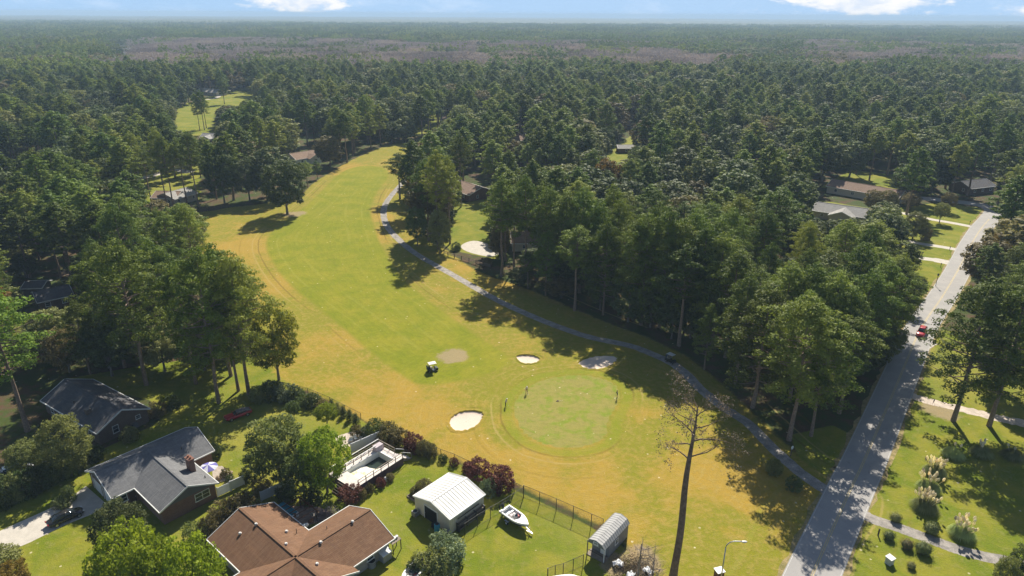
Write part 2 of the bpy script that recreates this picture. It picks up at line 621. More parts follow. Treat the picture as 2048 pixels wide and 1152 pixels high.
def grass_material():
    m, t, p = base_mat('ground_cover')
    geo = t.new('ShaderNodeNewGeometry')
    pos = geo.outputs['Position']
    a = t.new('ShaderNodeAttribute', attribute_name='zone_a')
    b = t.new('ShaderNodeAttribute', attribute_name='zone_b')
    c = t.new('ShaderNodeAttribute', attribute_name='track')
    sa = t.new('ShaderNodeSeparateColor')
    t.l.new(a.outputs['Color'], sa.inputs[0])
    sb = t.new('ShaderNodeSeparateColor')
    t.l.new(b.outputs['Color'], sb.inputs[0])
    n1 = t.noise(pos, .035, 6, .6)       # tens of metres
    n2 = t.noise(pos, .16, 6, .62, .4)      # metres
    n3 = t.noise(pos, .9, 5, .65)       # decimetres
    n4 = t.noise(pos, 4.5, 3, .6)

    def soft(attr, k=.55, lo=.38, hi=.62):
        x = t.math('ADD', attr, t.math('MULTIPLY', t.math('SUBTRACT', t.mix(.5, n2, n3), .5), k))
        return t.ss(x, lo, hi)
    # forest floor: pine straw with thin grass
    straw = t.mix(n3, (.070, .042, .026), (.15, .095, .06))
    fgrass = t.mix(n3, (.035, .05, .015), (.08, .11, .025))
    col = t.mix(t.ss(t.math('ADD', t.math('MULTIPLY', n2, .7), t.math('MULTIPLY', n3, .3)), .40, .56), straw, fgrass)
    # far away: mostly wooded ground
    lawn = t.mix(t.ss(n2, .38, .66), (.140, .180, .012), (.240, .230, .026))
    lawn = t.mix(t.math('MULTIPLY', t.ss(n3, .48, .75), .5), lawn, (.34, .30, .10))
    lawn = t.mix(t.math('MULTIPLY', t.ss(n1, .45, .65), .35), lawn, (.33, .29, .07))
    col = t.mix(soft(sa.outputs[2]), col, lawn)
    # rough: dry bermuda, orange to olive
    o = t.math('ADD', t.math('MULTIPLY', t.math('SUBTRACT', n1, .5), 2.2), t.math('ADD', t.math('MULTIPLY', t.math('SUBTRACT', n2, .5), 2.4), t.math('MULTIPLY', t.math('SUBTRACT', n3, .5), 1.2)))
    o = t.math('ADD', o, t.math('ADD', t.math('MULTIPLY', sb.outputs[0], .70), .10))
    o = t.math('SUBTRACT', o, t.math('MULTIPLY', sb.outputs[1], .7))
    rough = t.mix(t.ss(o, -.15, .95), (.215, .210, .018), (.365, .240, .040))
    rough = t.mix(t.math('MULTIPLY', t.ss(n3, .42, .68), .55), rough, (.42, .31, .085))
    # mowing tracks
    wv = t.math('SINE', t.math('ADD', t.math('MULTIPLY', c.outputs['Fac'], 3.1), t.math('MULTIPLY', n2, 22.0)))
    wv2 = t.math('SINE', t.math('ADD', t.math('MULTIPLY', c.outputs['Fac'], 7.9), t.math('MULTIPLY', n2, 30.0)))
    trk = t.math('ADD', t.math('MULTIPLY', wv, .5), t.math('MULTIPLY', wv2, .5))
    rough = t.mix(t.math('MULTIPLY', t.math('MULTIPLY', t.ss(trk, .1, 1.0), t.ss(n2, .42, .62)), .22), rough, (.47, .35, .11))
    rough = t.mix(t.math('MULTIPLY', t.math('MULTIPLY', t.ss(trk, .2, -1.0), t.ss(n2, .60, .40)), .22), rough, (.24, .20, .04))
    col = t.mix(soft(sa.outputs[0], .7), col, rough)
    # fairway
    fw = t.mix(t.ss(n2, .22, .78), (.175, .205, .010), (.245, .240, .016))
    fw = t.mix(t.math('MULTIPLY', t.ss(t.math('ADD', t.math('MULTIPLY', n1, .5), t.math('MULTIPLY', n2, .5)), .42, .70), .45), fw, (.33, .275, .035))
    fw = t.mix(t.math('MULTIPLY', t.ss(n4, .60, .80), .5), fw, (.38, .36, .09))
    fw = t.mix(t.math('MULTIPLY', t.ss(trk, .0, 1.0), .14), fw, (.30, .28, .05))
    fw = t.mix(t.math('MULTIPLY', t.ss(trk, .0, -1.0), .14), fw, (.11, .15, .01))
    col = t.mix(soft(sa.outputs[1], .6, .28, .72), col, fw)
    # wheel and mower lines that run along the fairway edge and round the green
    for dist_, wid, cl, st_ in ((-2.8, .22, (.13, .085, .02), .5), (-4.6, .20, (.42, .32, .12), .5), (-8.5, .25, (.20, .14, .02), .25), (3.0, .3, (.33, .32, .07), .2), (9.0, .35, (.31, .30, .07), .2), (15.5, .35, (.12, .15, .01), .25)):
        q = t.math('ABSOLUTE', t.math('SUBTRACT', t.math('ADD', c.outputs['Fac'], t.math('MULTIPLY', n2, .8)), dist_ + .4))
        lm_ = t.math('MULTIPLY', t.ss(q, wid * 1.6, wid * .3), t.ss(n1, .40, .55))
        col = t.mix(t.math('MULTIPLY', lm_, st_), col, cl)
    # lush collar round the green
    lushc = t.mix(n3, (.165, .235, .010), (.24, .26, .02))
    col = t.mix(t.math('MULTIPLY', soft(b.outputs['Alpha'], 1.1, .3, .9), .5), col, lushc)
    # putting green: pale tan with brighter green patches
    gp = t.noise(pos, .33, 4, .62, .6)
    pg = t.mix(t.ss(t.math('ADD', t.math('MULTIPLY', gp, .75), t.math('MULTIPLY', n3, .25)), .44, .66), (.275, .245, .062), (.19, .255, .018))
    pg = t.mix(t.math('MULTIPLY', t.ss(n4, .45, .75), .3), pg, (.42, .40, .17))
    col = t.mix(t.ss(a.outputs['Alpha'], .3, .7), col, pg)
    dirt = t.mix(n3, (.26, .17, .11), (.46, .36, .26))
    wm = t.ss(t.math('MULTIPLY', sb.outputs[2], t.math('ADD', n2, t.math('MULTIPLY', n3, .6))), .42, .62)
    col = t.mix(t.math('MULTIPLY', wm, .7), col, dirt)
    # fine grain + fallen leaves
    col = t.mix(t.math('MULTIPLY', t.ss(t.math('ADD', t.math('MULTIPLY', n4, .5), t.math('MULTIPLY', n3, .5)), .40, .62), .38), col, t.mix(.5, col, (.03, .045, .008)))
    vo = t.new('ShaderNodeTexVoronoi')
    t.put(vo.inputs['Vector'], pos)
    vo.inputs['Scale'].default_value = .42
    leaf = t.math('MULTIPLY', t.math('LESS_THAN', vo.outputs['Distance'], .075), t.ss(n2, .40, .56))
    col = t.mix(t.math('MULTIPLY', leaf, .75), col, (.62, .55, .38))
    t.put(p.inputs['Base Color'], col)
    p.inputs['Roughness'].default_value = .95
    p.inputs['Specular IOR Level'].default_value = .1
    bm = t.new('ShaderNodeBump')
    bm.inputs['Strength'].default_value = .7
    bm.inputs['Distance'].default_value = .12
    t.put(bm.inputs['Height'], t.math('ADD', n4, t.math('MULTIPLY', n3, 1.5)))
    t.l.new(bm.outputs[0], p.inputs['Normal'])
    return m


GRASS = grass_material()
BUNK = {
    'a': ([(898, 846), (903, 834), (920, 824), (945, 821), (966, 826), (964, 838), (952, 852), (930, 861), (908, 860)], 'sand bunker nearest the camera, short of the putting green on its left'),
    'b': ([(1033, 712), (1050, 709), (1068, 711), (1080, 718), (1070, 726), (1048, 727), (1036, 720)], 'small sand bunker behind the left end of the green'),
    'c': ([(1156, 726), (1170, 717), (1195, 711), (1225, 711), (1236, 717), (1222, 730), (1200, 738), (1172, 737)], 'wide sand bunker behind the green half in tree shade'),
}
for k in BUNK:
    BUNK[k] = (catmull(GP(BUNK[k][0]), 5), BUNK[k][1])


def axis(a, b, st, gr, lo, hi):
    v = list(np.arange(a, b + 1e-6, st))
    s, x = st, v[-1]
    while x < hi:
        s *= gr
        x += s
        v.append(x)
    s, x = st, v[0]
    pre = []
    while x > lo:
        s *= gr
        x -= s
        pre.append(x)
    return np.array(pre[::-1] + v)


def add_paint(me, X, Y):
    A, B, tr = paint(X, Y)
    for nm, arr in (('zone_a', A), ('zone_b', B)):
        at = me.attributes.new(nm, 'FLOAT_COLOR', 'POINT')
        at.data.foreach_set('color', arr.astype(np.float32).ravel())
    at = me.attributes.new('track', 'FLOAT', 'POINT')
    at.data.foreach_set('value', tr.astype(np.float32))


xs = axis(-95, 120, .8, 1.06, -14000, 14000)
ys = axis(50, 330, .8, 1.06, -300, 14000)
XX, YY = np.meshgrid(xs, ys)
X, Y = XX.ravel(), YY.ravel()
Z = np.zeros_like(X)
for k, (pl, lb) in BUNK.items():
    q = sdist(pl, X, Y)
    Z = np.where(q > .1, -1.3, Z)
nx, ny = len(xs), len(ys)
idx = np.arange(nx * ny).reshape(ny, nx)
Fq = np.stack([idx[:-1, :-1], idx[:-1, 1:], idx[1:, 1:], idx[1:, :-1]], -1).reshape(-1, 4)
me = np_mesh('ground', np.stack([X, Y, Z], 1), Fq, [GRASS])
add_paint(me, X, Y)
g = link(bpy.data.objects.new('ground', me))
tag(g, kind='structure')
fgrid = None


def grass_sheet(name, poly, z, label):
    P0 = np.array(poly)
    a, b = P0.min(0), P0.max(0)
    xs_, ys_ = np.arange(a[0], b[0] + .6, .6), np.arange(a[1], b[1] + .6, .6)
    Xs, Ys = np.meshgrid(xs_, ys_)
    x, y = Xs.ravel(), Ys.ravel()
    d = sdist(poly, x, y)
    n1, n2 = len(xs_), len(ys_)
    ii = np.arange(n1 * n2).reshape(n2, n1)
    fq = np.stack([ii[:-1, :-1], ii[:-1, 1:], ii[1:, 1:], ii[1:, :-1]], -1).reshape(-1, 4)
    keep = (d[fq].min(1) > 0)
    fq = fq[keep]
    used = np.unique(fq)
    mp = np.full(n1 * n2, -1)
    mp[used] = np.arange(len(used))
    me = np_mesh(name, np.stack([x[used], y[used], np.full(len(used), z)], 1), mp[fq], [GRASS])
    add_paint(me, x[used], y[used])
    o = link(bpy.data.objects.new(name, me))
    return tag(o, label, kind='structure')


grass_sheet('fairway', W_FAIR, .006, 'green mown fairway curving away between the pines')
grass_sheet('putting_green', W_GREEN, .010, 'pale patchy putting green with a bright collar')

SAND, t_, p_ = base_mat('bunker_sand')
_tc = t_.new('ShaderNodeTexCoord')
_n = t_.noise(_tc.outputs['Object'], .5, 5, .6)
_n2 = t_.noise(_tc.outputs['Object'], 6, 3, .6)
t_.put(p_.inputs['Base Color'], t_.mix(t_.ss(_n, .35, .7), (.66, .55, .45), t_.mix(_n2, (.50, .40, .32), (.72, .62, .52))))
p_.inputs['Roughness'].default_value = .95
_b = t_.new('ShaderNodeBump')
_b.inputs['Strength'].default_value = .6
_b.inputs['Distance'].default_value = .06
t_.put(_b.inputs['Height'], _n2)
t_.l.new(_b.outputs[0], p_.inputs['Normal'])
for k, (pl, lb) in BUNK.items():
    P0 = np.array(pl)
    c = P0.mean(0)
    n = len(P0)
    wob = 1 + .03 * np.array([math.sin(i * 2.1) + math.sin(i * 3.7 + 1) for i in range(n)])
    rows = []
    # lip: outside ring on the grass, crest, then down to the sand
    spec = [(1.22, .012), (1.08, .10), (1.0, .13), (.955, -.02), (.93, -.30)]
    for sc_, z in spec:
        q = c + (P0 - c) * (sc_ * (wob[:, None] if sc_ < 1.1 else 1))
        rows.append(np.column_stack([q, np.full(n, z)]))
    V = np.concatenate(rows)
    fq = [(r * n + i, r * n + (i + 1) % n, (r + 1) * n + (i + 1) % n, (r + 1) * n + i) for r in range(len(rows) - 1) for i in range(n)]
    me = np_mesh('bunker_lip', V, [f[::-1] for f in fq], [GRASS], True)
    add_paint(me, V[:, 0], V[:, 1])
    root = thing('sand_bunker', None, None, 0, 0)
    tag(root, lb, kind='structure')
    link(bpy.data.objects.new('bunker_lip', me), root)
    rows = []
    for sc_, z in ((.95, -.10), (.9, -.20), (.78, -.27), (.55, -.33), (.28, -.36), (.02, -.36)):
        q = c + (P0 - c) * (sc_ * wob[:, None])
        rows.append(np.column_stack([q, np.full(n, z)]))
    V = np.concatenate(rows)
    fq = [(r * n + i, (r + 1) * n + i, (r + 1) * n + (i + 1) % n, r * n + (i + 1) % n)[::-1] for r in range(len(rows) - 1) for i in range(n)]
    me = np_mesh('sand', V, fq, [SAND], True)
    link(bpy.data.objects.new('sand', me), root)

# ------------------------------------------------------------------ roads and paths
ASPH, t_, p_ = base_mat('asphalt')
_tc = t_.new('ShaderNodeTexCoord')
_n = t_.noise(_tc.outputs['Object'], .25, 6, .65)
_n2 = t_.noise(_tc.outputs['Object'], 9, 3, .6)
_s = t_.noise(_tc.outputs['Object'], .9, 6, .7, .6)
_c = t_.mix(_n2, (.25, .24, .235), (.38, .365, .35))
_c = t_.mix(t_.math('MULTIPLY', t_.ss(_n, .42, .68), .4), _c, (.43, .40, .375))
_c = t_.mix(t_.math('MULTIPLY', t_.ss(_s, .60, .66), .35), _c, (.14, .135, .135))
t_.put(p_.inputs['Base Color'], _c)
p_.inputs['Roughness'].default_value = .9
PATHM = M('path_asphalt', (.32, .29, .26), .92, .25, .7, bump=.3, col2=(.22, .205, .19))
GRAVEL = M('pale_gravel', (.52, .44, .37), .95, .25, .8, bump=.3)
YEL = M('yellow_road_paint', (.56, .44, .20), .8, .25, 2)
WLINE = M('white_road_paint', (.47, .46, .43), .8, .25, 2)


def strip_pts(pts, w):
    P = [np.array(p) for p in pts]
    L, R = [], []
    for i, p in enumerate(P):
        d = P[min(i + 1, len(P) - 1)] - P[max(i - 1, 0)]
        d = d / np.hypot(*d)
        nn = np.array([-d[1], d[0]])
        ww = w[i] if isinstance(w, (list, tuple)) else w
        L.append(p + nn * ww / 2)
        R.append(p - nn * ww / 2)
    return L, R


def ribbon(name, px, w, z, mat, off=0.0, n=10, label=None, world=False, jit=0, parent=None):
    pts = px if world else catmull(GP(px), n, False)
    if off:
        L, R = strip_pts(pts, abs(off) * 2)
        pts = [tuple(q) for q in (L if off > 0 else R)]
    L, R = strip_pts(pts, w)
    if jit:
        L = [q + np.array([rnd.gauss(0, jit), rnd.gauss(0, jit)]) for q in L]
        R = [q + np.array([rnd.gauss(0, jit), rnd.gauss(0, jit)]) for q in R]
    V = [(q[0], q[1], z) for q in L] + [(q[0], q[1], z) for q in R]
    n_ = len(L)
    me = np_mesh(name, V, [(i, n_ + i, n_ + i + 1, i + 1) for i in range(n_ - 1)], [mat])
    o = link(bpy.data.objects.new(name, me), parent)
    if parent is None:
        tag(o, label, kind='structure')
    return o, pts


ROADPX = [(1552, 1340), (1585, 1250), (1626, 1147), (1700, 981), (1728, 922), (1783, 794), (1812, 725), (1843, 655), (1888, 588), (1920, 533), (1941, 491), (1961, 459), (1980, 436), (1988, 421), (1965, 411), (1927, 405), (1882, 400), (1835, 396), (1780, 391)]
road, RC = ribbon('road', ROADPX, 6.6, .012, ASPH, label='two lane asphalt road climbing the right side')
RC_ = RC
ribbon('road_verge', RC, 7.7, .004, M('dry_verge', (.30, .22, .11), .95, .3, .9, bump=.3, col2=(.17, .17, .04)), world=True, jit=.22, label='dry worn verge along both edges of the road')
ribbon('road_line', RC[:120], .09, .017, YEL, off=.12, world=True, parent=road)
ribbon('road_line', RC[:120], .09, .017, YEL, off=-.12, world=True, parent=road)
ribbon('road_line', RC[:120], .09, .017, WLINE, off=3.12, world=True, parent=road)
ribbon('road_line', RC[:120], .09, .017, WLINE, off=-3.12, world=True, parent=road)
a_, b_ = G(1697, 1000), G(1734, 1026)
ribbon('road_line', [np.array(a_), np.array(b_)], .14, .020, WLINE, world=True, parent=road)
a_, b_ = G(1694, 1022), G(1722, 1043)
ribbon('road_line', [np.array(a_), np.array(b_)], .14, .020, WLINE, world=True, parent=road)
CARTPX = [(1672, 994), (1645, 976), (1599, 944), (1545, 896), (1500, 850), (1466, 827), (1431, 803), (1401, 778), (1372, 748), (1345, 727), (1304, 708), (1258, 691), (1182, 675), (1121, 655), (1061, 631), (1000, 603), (944, 572), (908, 551), (867, 528), (833, 508), (800, 482), (776, 455), (768, 436), (768, 417), (776, 400), (792, 380), (812, 358)]
_, CC = ribbon('cart_path', CARTPX, 2.3, .008, PATHM, n=7, jit=.05, label='narrow paved cart path winding along the wood')
ribbon('path', [(1722, 1026), (1750, 1040), (1790, 1053), (1834, 1069), (1880, 1086), (1932, 1104), (2003, 1120), (2110, 1140)], 2.2, .008, PATHM, jit=.04, label='paved path leaving the right side of the road')
ribbon('driveway', [(1812, 788), (1850, 800), (1880, 808), (1930, 820), (1991, 835), (2048, 847), (2140, 862)], 2.6, .008, GRAVEL, jit=.15, label='pale gravel driveway under the right hand pines')
ribbon('driveway', [(1790, 478), (1846, 488), (1885, 494), (1912, 499)], 3.0, .008, CONC, label='concrete driveway, middle one of the three by the bend')
ribbon('driveway', [(1780, 508), (1830, 515), (1870, 520), (1906, 527)], [3.4] * 20 + [4.5] * 11, .008, CONC, label='wide white concrete driveway, nearest of the three')
ribbon('driveway', [(1800, 425), (1859, 438), (1900, 445), (1948, 454)], 3.0, .008, CONC, label='concrete driveway closest to the bend of the road')
ribbon('driveway', [(1835, 702), (1848, 690), (1862, 683)], 3.2, .008, CONC, label='stub of pale driveway beside the dark mailbox')
ribbon('road', [(2000, 440), (2060, 455), (2150, 470)], 6, .010, ASPH, label='side road leaving the bend to the right')
ribbon('road', [(190, 372), (240, 366), (300, 352), (345, 340), (380, 345)], 5, .010, CONC, label='pale lane behind the brown roofed ranch house')
ribbon('driveway', [(400, 200), (432, 196), (446, 184), (470, 178)], 4, .010, CONC, label='pale drive beside the distant yellow lawn')


def flat(name, px, z, mat, label=None, kind='structure', n=0):
    pts = GP(px)
    if n:
        pts = catmull(pts, n)
    mb = MB().slab([(a, b, z) for a, b in pts], .12)
    # top only, so nothing lies coplanar underneath
    o = mb.build(name, mat)
    tag(o, label, kind=kind)
    return o


flat('driveway', [(-160, 1130), (0, 1062), (131, 1003), (172, 972), (213, 1008), (205, 1020), (130, 1050), (60, 1085), (0, 1110), (-160, 1190)], .02, CONC, 'sunlit concrete driveway to the garage of the grey roofed house')
flat('patio', [(922, 492), (935, 484), (955, 482), (985, 492), (1000, 505), (982, 513), (950, 508), (928, 500)], .02, CONC, 'pale round concrete patio by the pines', n=3)
flat('patio', [(425, 940), (444, 932), (465, 955), (450, 962), (430, 962)], .03, M('patio_stone', (.42, .36, .30), .9, .25, 1.5), 'stone patio beside the blue umbrella', n=2)
flat('patio', [(590, 1062), (560, 1010), (640, 1015), (672, 1030)], .04, M('patio_brick', (.36, .25, .19), .9, .3, 1.5), 'brick courtyard patio behind the brown roofed house')
flat('garden_path', [(668, 878), (695, 866), (722, 862), (738, 872), (712, 886), (690, 896)], .03, GRAVEL, 'pale gravel garden seating area behind the white fence', n=2)

def leaf_geo(C, N, s, asp, r):
    """quads centred at C facing N, length s, aspect asp"""
    n = len(C)
    R = r.normal(size=(n, 3))
    T = np.cross(N, R)
    T /= np.linalg.norm(T, axis=1, keepdims=True) + 1e-9
    Bt = np.cross(N, T)
    s = np.asarray(s).reshape(-1, 1) * np.ones((n, 1))
    a = T * s * .5
    b = Bt * s * .5 * asp
    # a leaf spray: kite, slightly folded
    V = np.stack([C - a, C + b + N * s * .10, C + a, C - b - N * s * .05], 1).reshape(-1, 3)
    Fq = np.arange(4 * n).reshape(n, 4)
    return V, Fq


def puffs(centers, radii, nq, size, asp, r, flat=.6, upbias=.25, jitter=.45):
    CC, NN, SS = [], [], []
    for c, rad in zip(centers, radii):
        m = max(4, int(nq * (rad ** 2)))
        d = r.normal(size=(m, 3))
        d[:, 2] += upbias
        d /= np.linalg.norm(d, axis=1, keepdims=True)
        rr = rad * r.uniform(.55, 1.05, m)[:, None]
        lump = 1 + .18 * np.sin(5 * d[:, :1] * 1.7 + c[0]) * np.cos(4 * d[:, 1:2] + c[1])
        p = c + d * rr * lump * np.array([1, 1, flat])
        nv = d * np.array([1, 1, 1 / flat]) + r.normal(size=(m, 3)) * jitter
        nv /= np.linalg.norm(nv, axis=1, keepdims=True)
        CC.append(p)
        NN.append(nv)
        SS.append(size * r.uniform(.6, 1.3, m))
    return np.concatenate(CC), np.concatenate(NN), np.concatenate(SS)


# ------------------------------------------------------------------ buildings
def frame(A, B, z):
    a, b = G(*A, z), G(*B, z)
    ang = math.atan2(b[1] - a[1], b[0] - a[0])
    return a, ang, math.hypot(b[0] - a[0], b[1] - a[1])


def gable_roof(root, x0, x1, y0, y1, ez, slope, axis_='x', mat=None, trim=TRIM, th=.16, x_in=None, name='roof', fascia=True):
    """two slopes; eaves at ez; axis_ is the direction the ridge runs in"""
    mb = MB()
    if axis_ == 'x':
        ym = (y0 + y1) / 2
        rz = ez + (ym - y0) * slope
        mb.slab([(x0, y0, ez), (x1, y0, ez), (x1, ym, rz), (x0, ym, rz)], th)
        mb.slab([(x0, ym, rz + .002), (x1, ym, rz + .002), (x1, y1, ez), (x0, y1, ez)], th)
    else:
        xm = (x0 + x1) / 2
        rz = ez + (xm - x0) * slope
        mb.slab([(x0, y1, ez), (x0, y0, ez), (xm, y0, rz), (xm, y1, rz)], th)
        mb.slab([(xm, y1, rz + .002), (xm, y0, rz + .002), (x1, y0, ez), (x1, y1, ez)], th)
    o = mb.build(name, mat, root)
    mr = MB()
    if axis_ == 'x':
        mr.bar((x0, ym, rz + .01), (x1, ym, rz + .01), .30, .05)
    else:
        mr.bar((xm, y0, rz + .01), (xm, y1, rz + .01), .30, .05)
    mr.build('ridge_cap', mat, root)
    if fascia:
        f = MB()
        g_ = .07
        if axis_ == 'x':
            f.box(x0 - g_, y0 - .12, ez - .18, x1 + g_, y0 - .004, ez + .02)
            f.box(x0 - g_, y1 + .004, ez - .18, x1 + g_, y1 + .12, ez + .02)
            for xx in (x0 - .05, x1 + .05):
                f.bar((xx, y0, ez - .06), (xx, ym, rz - .06), .07, .24)
                f.bar((xx, y1, ez - .06), (xx, ym, rz - .06), .07, .24)
        else:
            f.box(x0 - .12, y0 - g_, ez - .18, x0 - .004, y1 + g_, ez + .02)
            f.box(x1 + .004, y0 - g_, ez - .18, x1 + .12, y1 + g_, ez + .02)
            for yy in (y0 - .05, y1 + .05):
                f.bar((x0, yy, ez - .06), (xm, yy, rz - .06), .07, .24)
                f.bar((x1, yy, ez - .06), (xm, yy, rz - .06), .07, .24)
        f.build('gutter', trim, root)
    return rz


def gable_walls(root, x0, x1, y0, y1, ez, slope, axis_, mat, ov=.4, gmat=None):
    """solid walls under a gable roof, inset by the overhang"""
    a, b, c, d = x0 + ov, x1 - ov, y0 + ov, y1 - ov
    h = ez + ov * slope - .19
    mb = MB()
    if axis_ == 'x':
        m = (c + d) / 2
        r = h + (m - c) * slope
        V = [(a, c, 0), (a, d, 0), (a, d, h), (a, m, r), (a, c, h), (b, c, 0), (b, d, 0), (b, d, h), (b, m, r), (b, c, h)]
    else:
        m = (a + b) / 2
        r = h + (m - a) * slope
        V = [(b, c, 0), (a, c, 0), (a, c, h), (m, c, r), (b, c, h), (b, d, 0), (a, d, 0), (a, d, h), (m, d, r), (b, d, h)]
    Fc = [(0, 1, 2, 3, 4), (9, 8, 7, 6, 5), (0, 5, 6, 1), (1, 6, 7, 2), (2, 7, 8, 3), (3, 8, 9, 4), (4, 9, 5, 0)]
    mb.add(V, Fc)
    o = mb.build('wall', mat, root)
    if gmat:
        e = .03
        for s in (-1, 1):
            if axis_ == 'x':
                xx = a if s < 0 else b
                V = [(xx + s * e, c, h), (xx + s * e, d, h), (xx + s * e, m, r), (xx + s * .003, c, h), (xx + s * .003, d, h), (xx + s * .003, m, r)]
            else:
                yy = c if s < 0 else d
                V = [(a, yy + s * e, h), (b, yy + s * e, h), (m, yy + s * e, r), (a, yy + s * .003, h), (b, yy + s * .003, h), (m, yy + s * .003, r)]
            MB().add(V, [(0, 1, 2), (5, 4, 3), (0, 3, 4, 1), (1, 4, 5, 2), (2, 5, 3, 0)]).build('gable', gmat, root)
    return h


def window(root, x, y, z, w_, h_, face, n=1, name='window', mat=TRIM, pane=GLASS):
    """frame with n panes on a wall; face is x-, x+, y-, y+"""
    s = -1 if face[1] == '-' else 1
    fr, pn = MB(), []

    def bx(mb, u0, u1, z0, z1, d0, d1):
        lo, hi = sorted((s * d0, s * d1))
        if face[0] == 'x':
            mb.box(x + lo, y + u0, z0, x + hi, y + u1, z1)
        else:
            mb.box(x + u0, y + lo, z0, x + u1, y + hi, z1)
    t = .09
    bx(fr, -w_ / 2, w_ / 2, z + h_ / 2 - t, z + h_ / 2, .0, .07)
    bx(fr, -w_ / 2 - .05, w_ / 2 + .05, z - h_ / 2 - .05, z - h_ / 2 + t, .0, .10)
    step = (w_ - t) / n
    for i in range(n + 1):
        u = -w_ / 2 + i * step
        bx(fr, u, u + t, z - h_ / 2 + t, z + h_ / 2 - t, .0, .065)
    bx(fr, -w_ / 2 + t, w_ / 2 - t, z - .025, z + .025, .0, .05)
    fo = fr.build(name, mat, root)
    for i in range(n):
        u = -w_ / 2 + i * step + t
        p = MB()
        bx(p, u, u + step - t, z - h_ / 2 + t, z + h_ / 2 - t, .004, .03)
        p.build('pane', pane, fo)
    return fo


def door(root, x, y, z0, w_, h_, face, mat=WHITE, name='door', panels=0):
    s = -1 if face[1] == '-' else 1

    def bx(mb, u0, u1, a, b, d0, d1):
        lo, hi = sorted((s * d0, s * d1))
        if face[0] == 'x':
            mb.box(x + lo, y + u0, a, x + hi, y + u1, b)
        else:
            mb.box(x + u0, y + lo, a, x + u1, y + hi, b)
    mb = MB()
    bx(mb, -w_ / 2, w_ / 2, z0, z0 + h_, .004, .05)
    o = mb.build(name, mat, root)
    for i in range(panels):
        p = MB()
        a = z0 + .06 + i * (h_ - .06) / panels
        bx(p, -w_ / 2 + .08, w_ / 2 - .08, a, a + (h_ - .06) / panels - .06, .052, .075)
        p.build('panel', mat, o)
    if not panels:
        k = MB()
        bx(k, w_ / 2 - .16, w_ / 2 - .10, z0 + .98, z0 + 1.04, .05, .11)
        k.build('handle', GMETAL, o)
    return o


# --- grey roofed L shaped brick house
a, ang, L = frame((223, 997.5), (428.6, 901), 2.7)
hs = thing('brick_house', 'brick house with grey shingle roof, chimney and white garage door beside the concrete driveway', 'house', a[0], a[1], ang)
rz = gable_roof(hs, 0, L, 0, 10.2, 2.7, .46, 'x', R_GREY)
gable_walls(hs, 0, L, 0, 10.2, 2.7, .46, 'x', B_RED, gmat=GREYS)
# wing towards the camera
wx0, wx1, wy = 3.3, 12.2, -8.5
wm = (wx0 + wx1) / 2
wz = 2.7 + (wm - wx0) * .46
yi = (wz - 2.7) / .46
mb = MB()
mb.slab([(wx0, 0.05, 2.72), (wx0, wy, 2.7), (wm, wy, wz), (wm, yi, wz + .03)], .16)
mb.slab([(wm, yi, wz + .032), (wm, wy, wz + .002), (wx1, wy, 2.7), (wx1, .05, 2.72)], .16)
mb.build('roof', R_GREY, hs)
MB().bar((wm, wy, wz + .01), (wm, yi, wz + .04), .3, .05).build('ridge_cap', R_GREY, hs)
f = MB()
f.box(wx0 - .12, wy - .07, 2.52, wx0 - .004, -.14, 2.72)
f.box(wx1 + .004, wy - .07, 2.52, wx1 + .12, -.14, 2.72)
f.bar((wx0, wy - .05, 2.64), (wm, wy - .05, wz - .06), .07, .24)
f.bar((wx1, wy - .05, 2.64), (wm, wy - .05, wz - .06), .07, .24)
f.build('gutter', TRIM, hs)
a1, b1, c1 = wx0 + .4, wx1 - .4, wy + .4
h = 2.7 + .4 * .46 - .19
r_ = h + (wm - a1) * .46
MB().add([(b1, c1, 0), (a1, c1, 0), (a1, c1, h), (wm, c1, r_), (b1, c1, h), (b1, .6, 0), (a1, .6, 0), (a1, .6, h), (wm, .6, r_), (b1, .6, h)],
         [(0, 1, 2, 3, 4), (9, 8, 7, 6, 5), (0, 5, 6, 1), (1, 6, 7, 2), (2, 7, 8, 3), (3, 8, 9, 4), (4, 9, 5, 0)]).build('wall', B_RED, hs)
MB().add([(a1, c1 - .03, h), (b1, c1 - .03, h), (wm, c1 - .03, r_), (a1, c1 - .003, h), (b1, c1 - .003, h), (wm, c1 - .003, r_)],
         [(0, 1, 2), (5, 4, 3), (0, 3, 4, 1), (1, 4, 5, 2), (2, 5, 3, 0)]).build('gable', GREYS, hs)
window(hs, 9.7, c1, 1.75, 2.3, 1.35, 'y-', 2)
window(hs, L - .4, 2.6, 1.6, 1.1, 1.3, 'x+')
window(hs, L - .4, 7.2, 1.6, 1.6, 1.3, 'x+', 2)
window(hs, 1.6, .4, 1.6, 1.2, 1.3, 'y-')
door(hs, 2.9, .4, .05, .95, 2.05, 'y-', M('dark_door', (.08, .05, .04), .5))
door(hs, .4, 2.9, .05, 2.6, 2.1, 'x-', WHITE, 'garage_door', 4)
door(hs, .4, 6.9, .05, 2.9, 2.1, 'x-', WHITE, 'garage_door', 4)
for yy in (1.35, 4.75, 8.75):
    MB().box(.30, yy - .08, 0, .396, yy + .08, 2.5).build('post', TRIM, hs)
cx0, cy0 = 10.3, -3.9
ch = MB().box(cx0, cy0, 2.2, cx0 + .8, cy0 + 1.35, 5.5).box(cx0 - .08, cy0 - .08, 5.5, cx0 + .88, cy0 + 1.43, 5.68).build('chimney', B_RED, hs)
for q in (.32, 1.0):
    MB().tube([(cx0 + .4, cy0 + q, 5.68), (cx0 + .4, cy0 + q, 6.0)], .16, 10).build('chimney_pot', M('clay_pot', (.28, .12, .07), .8), ch)
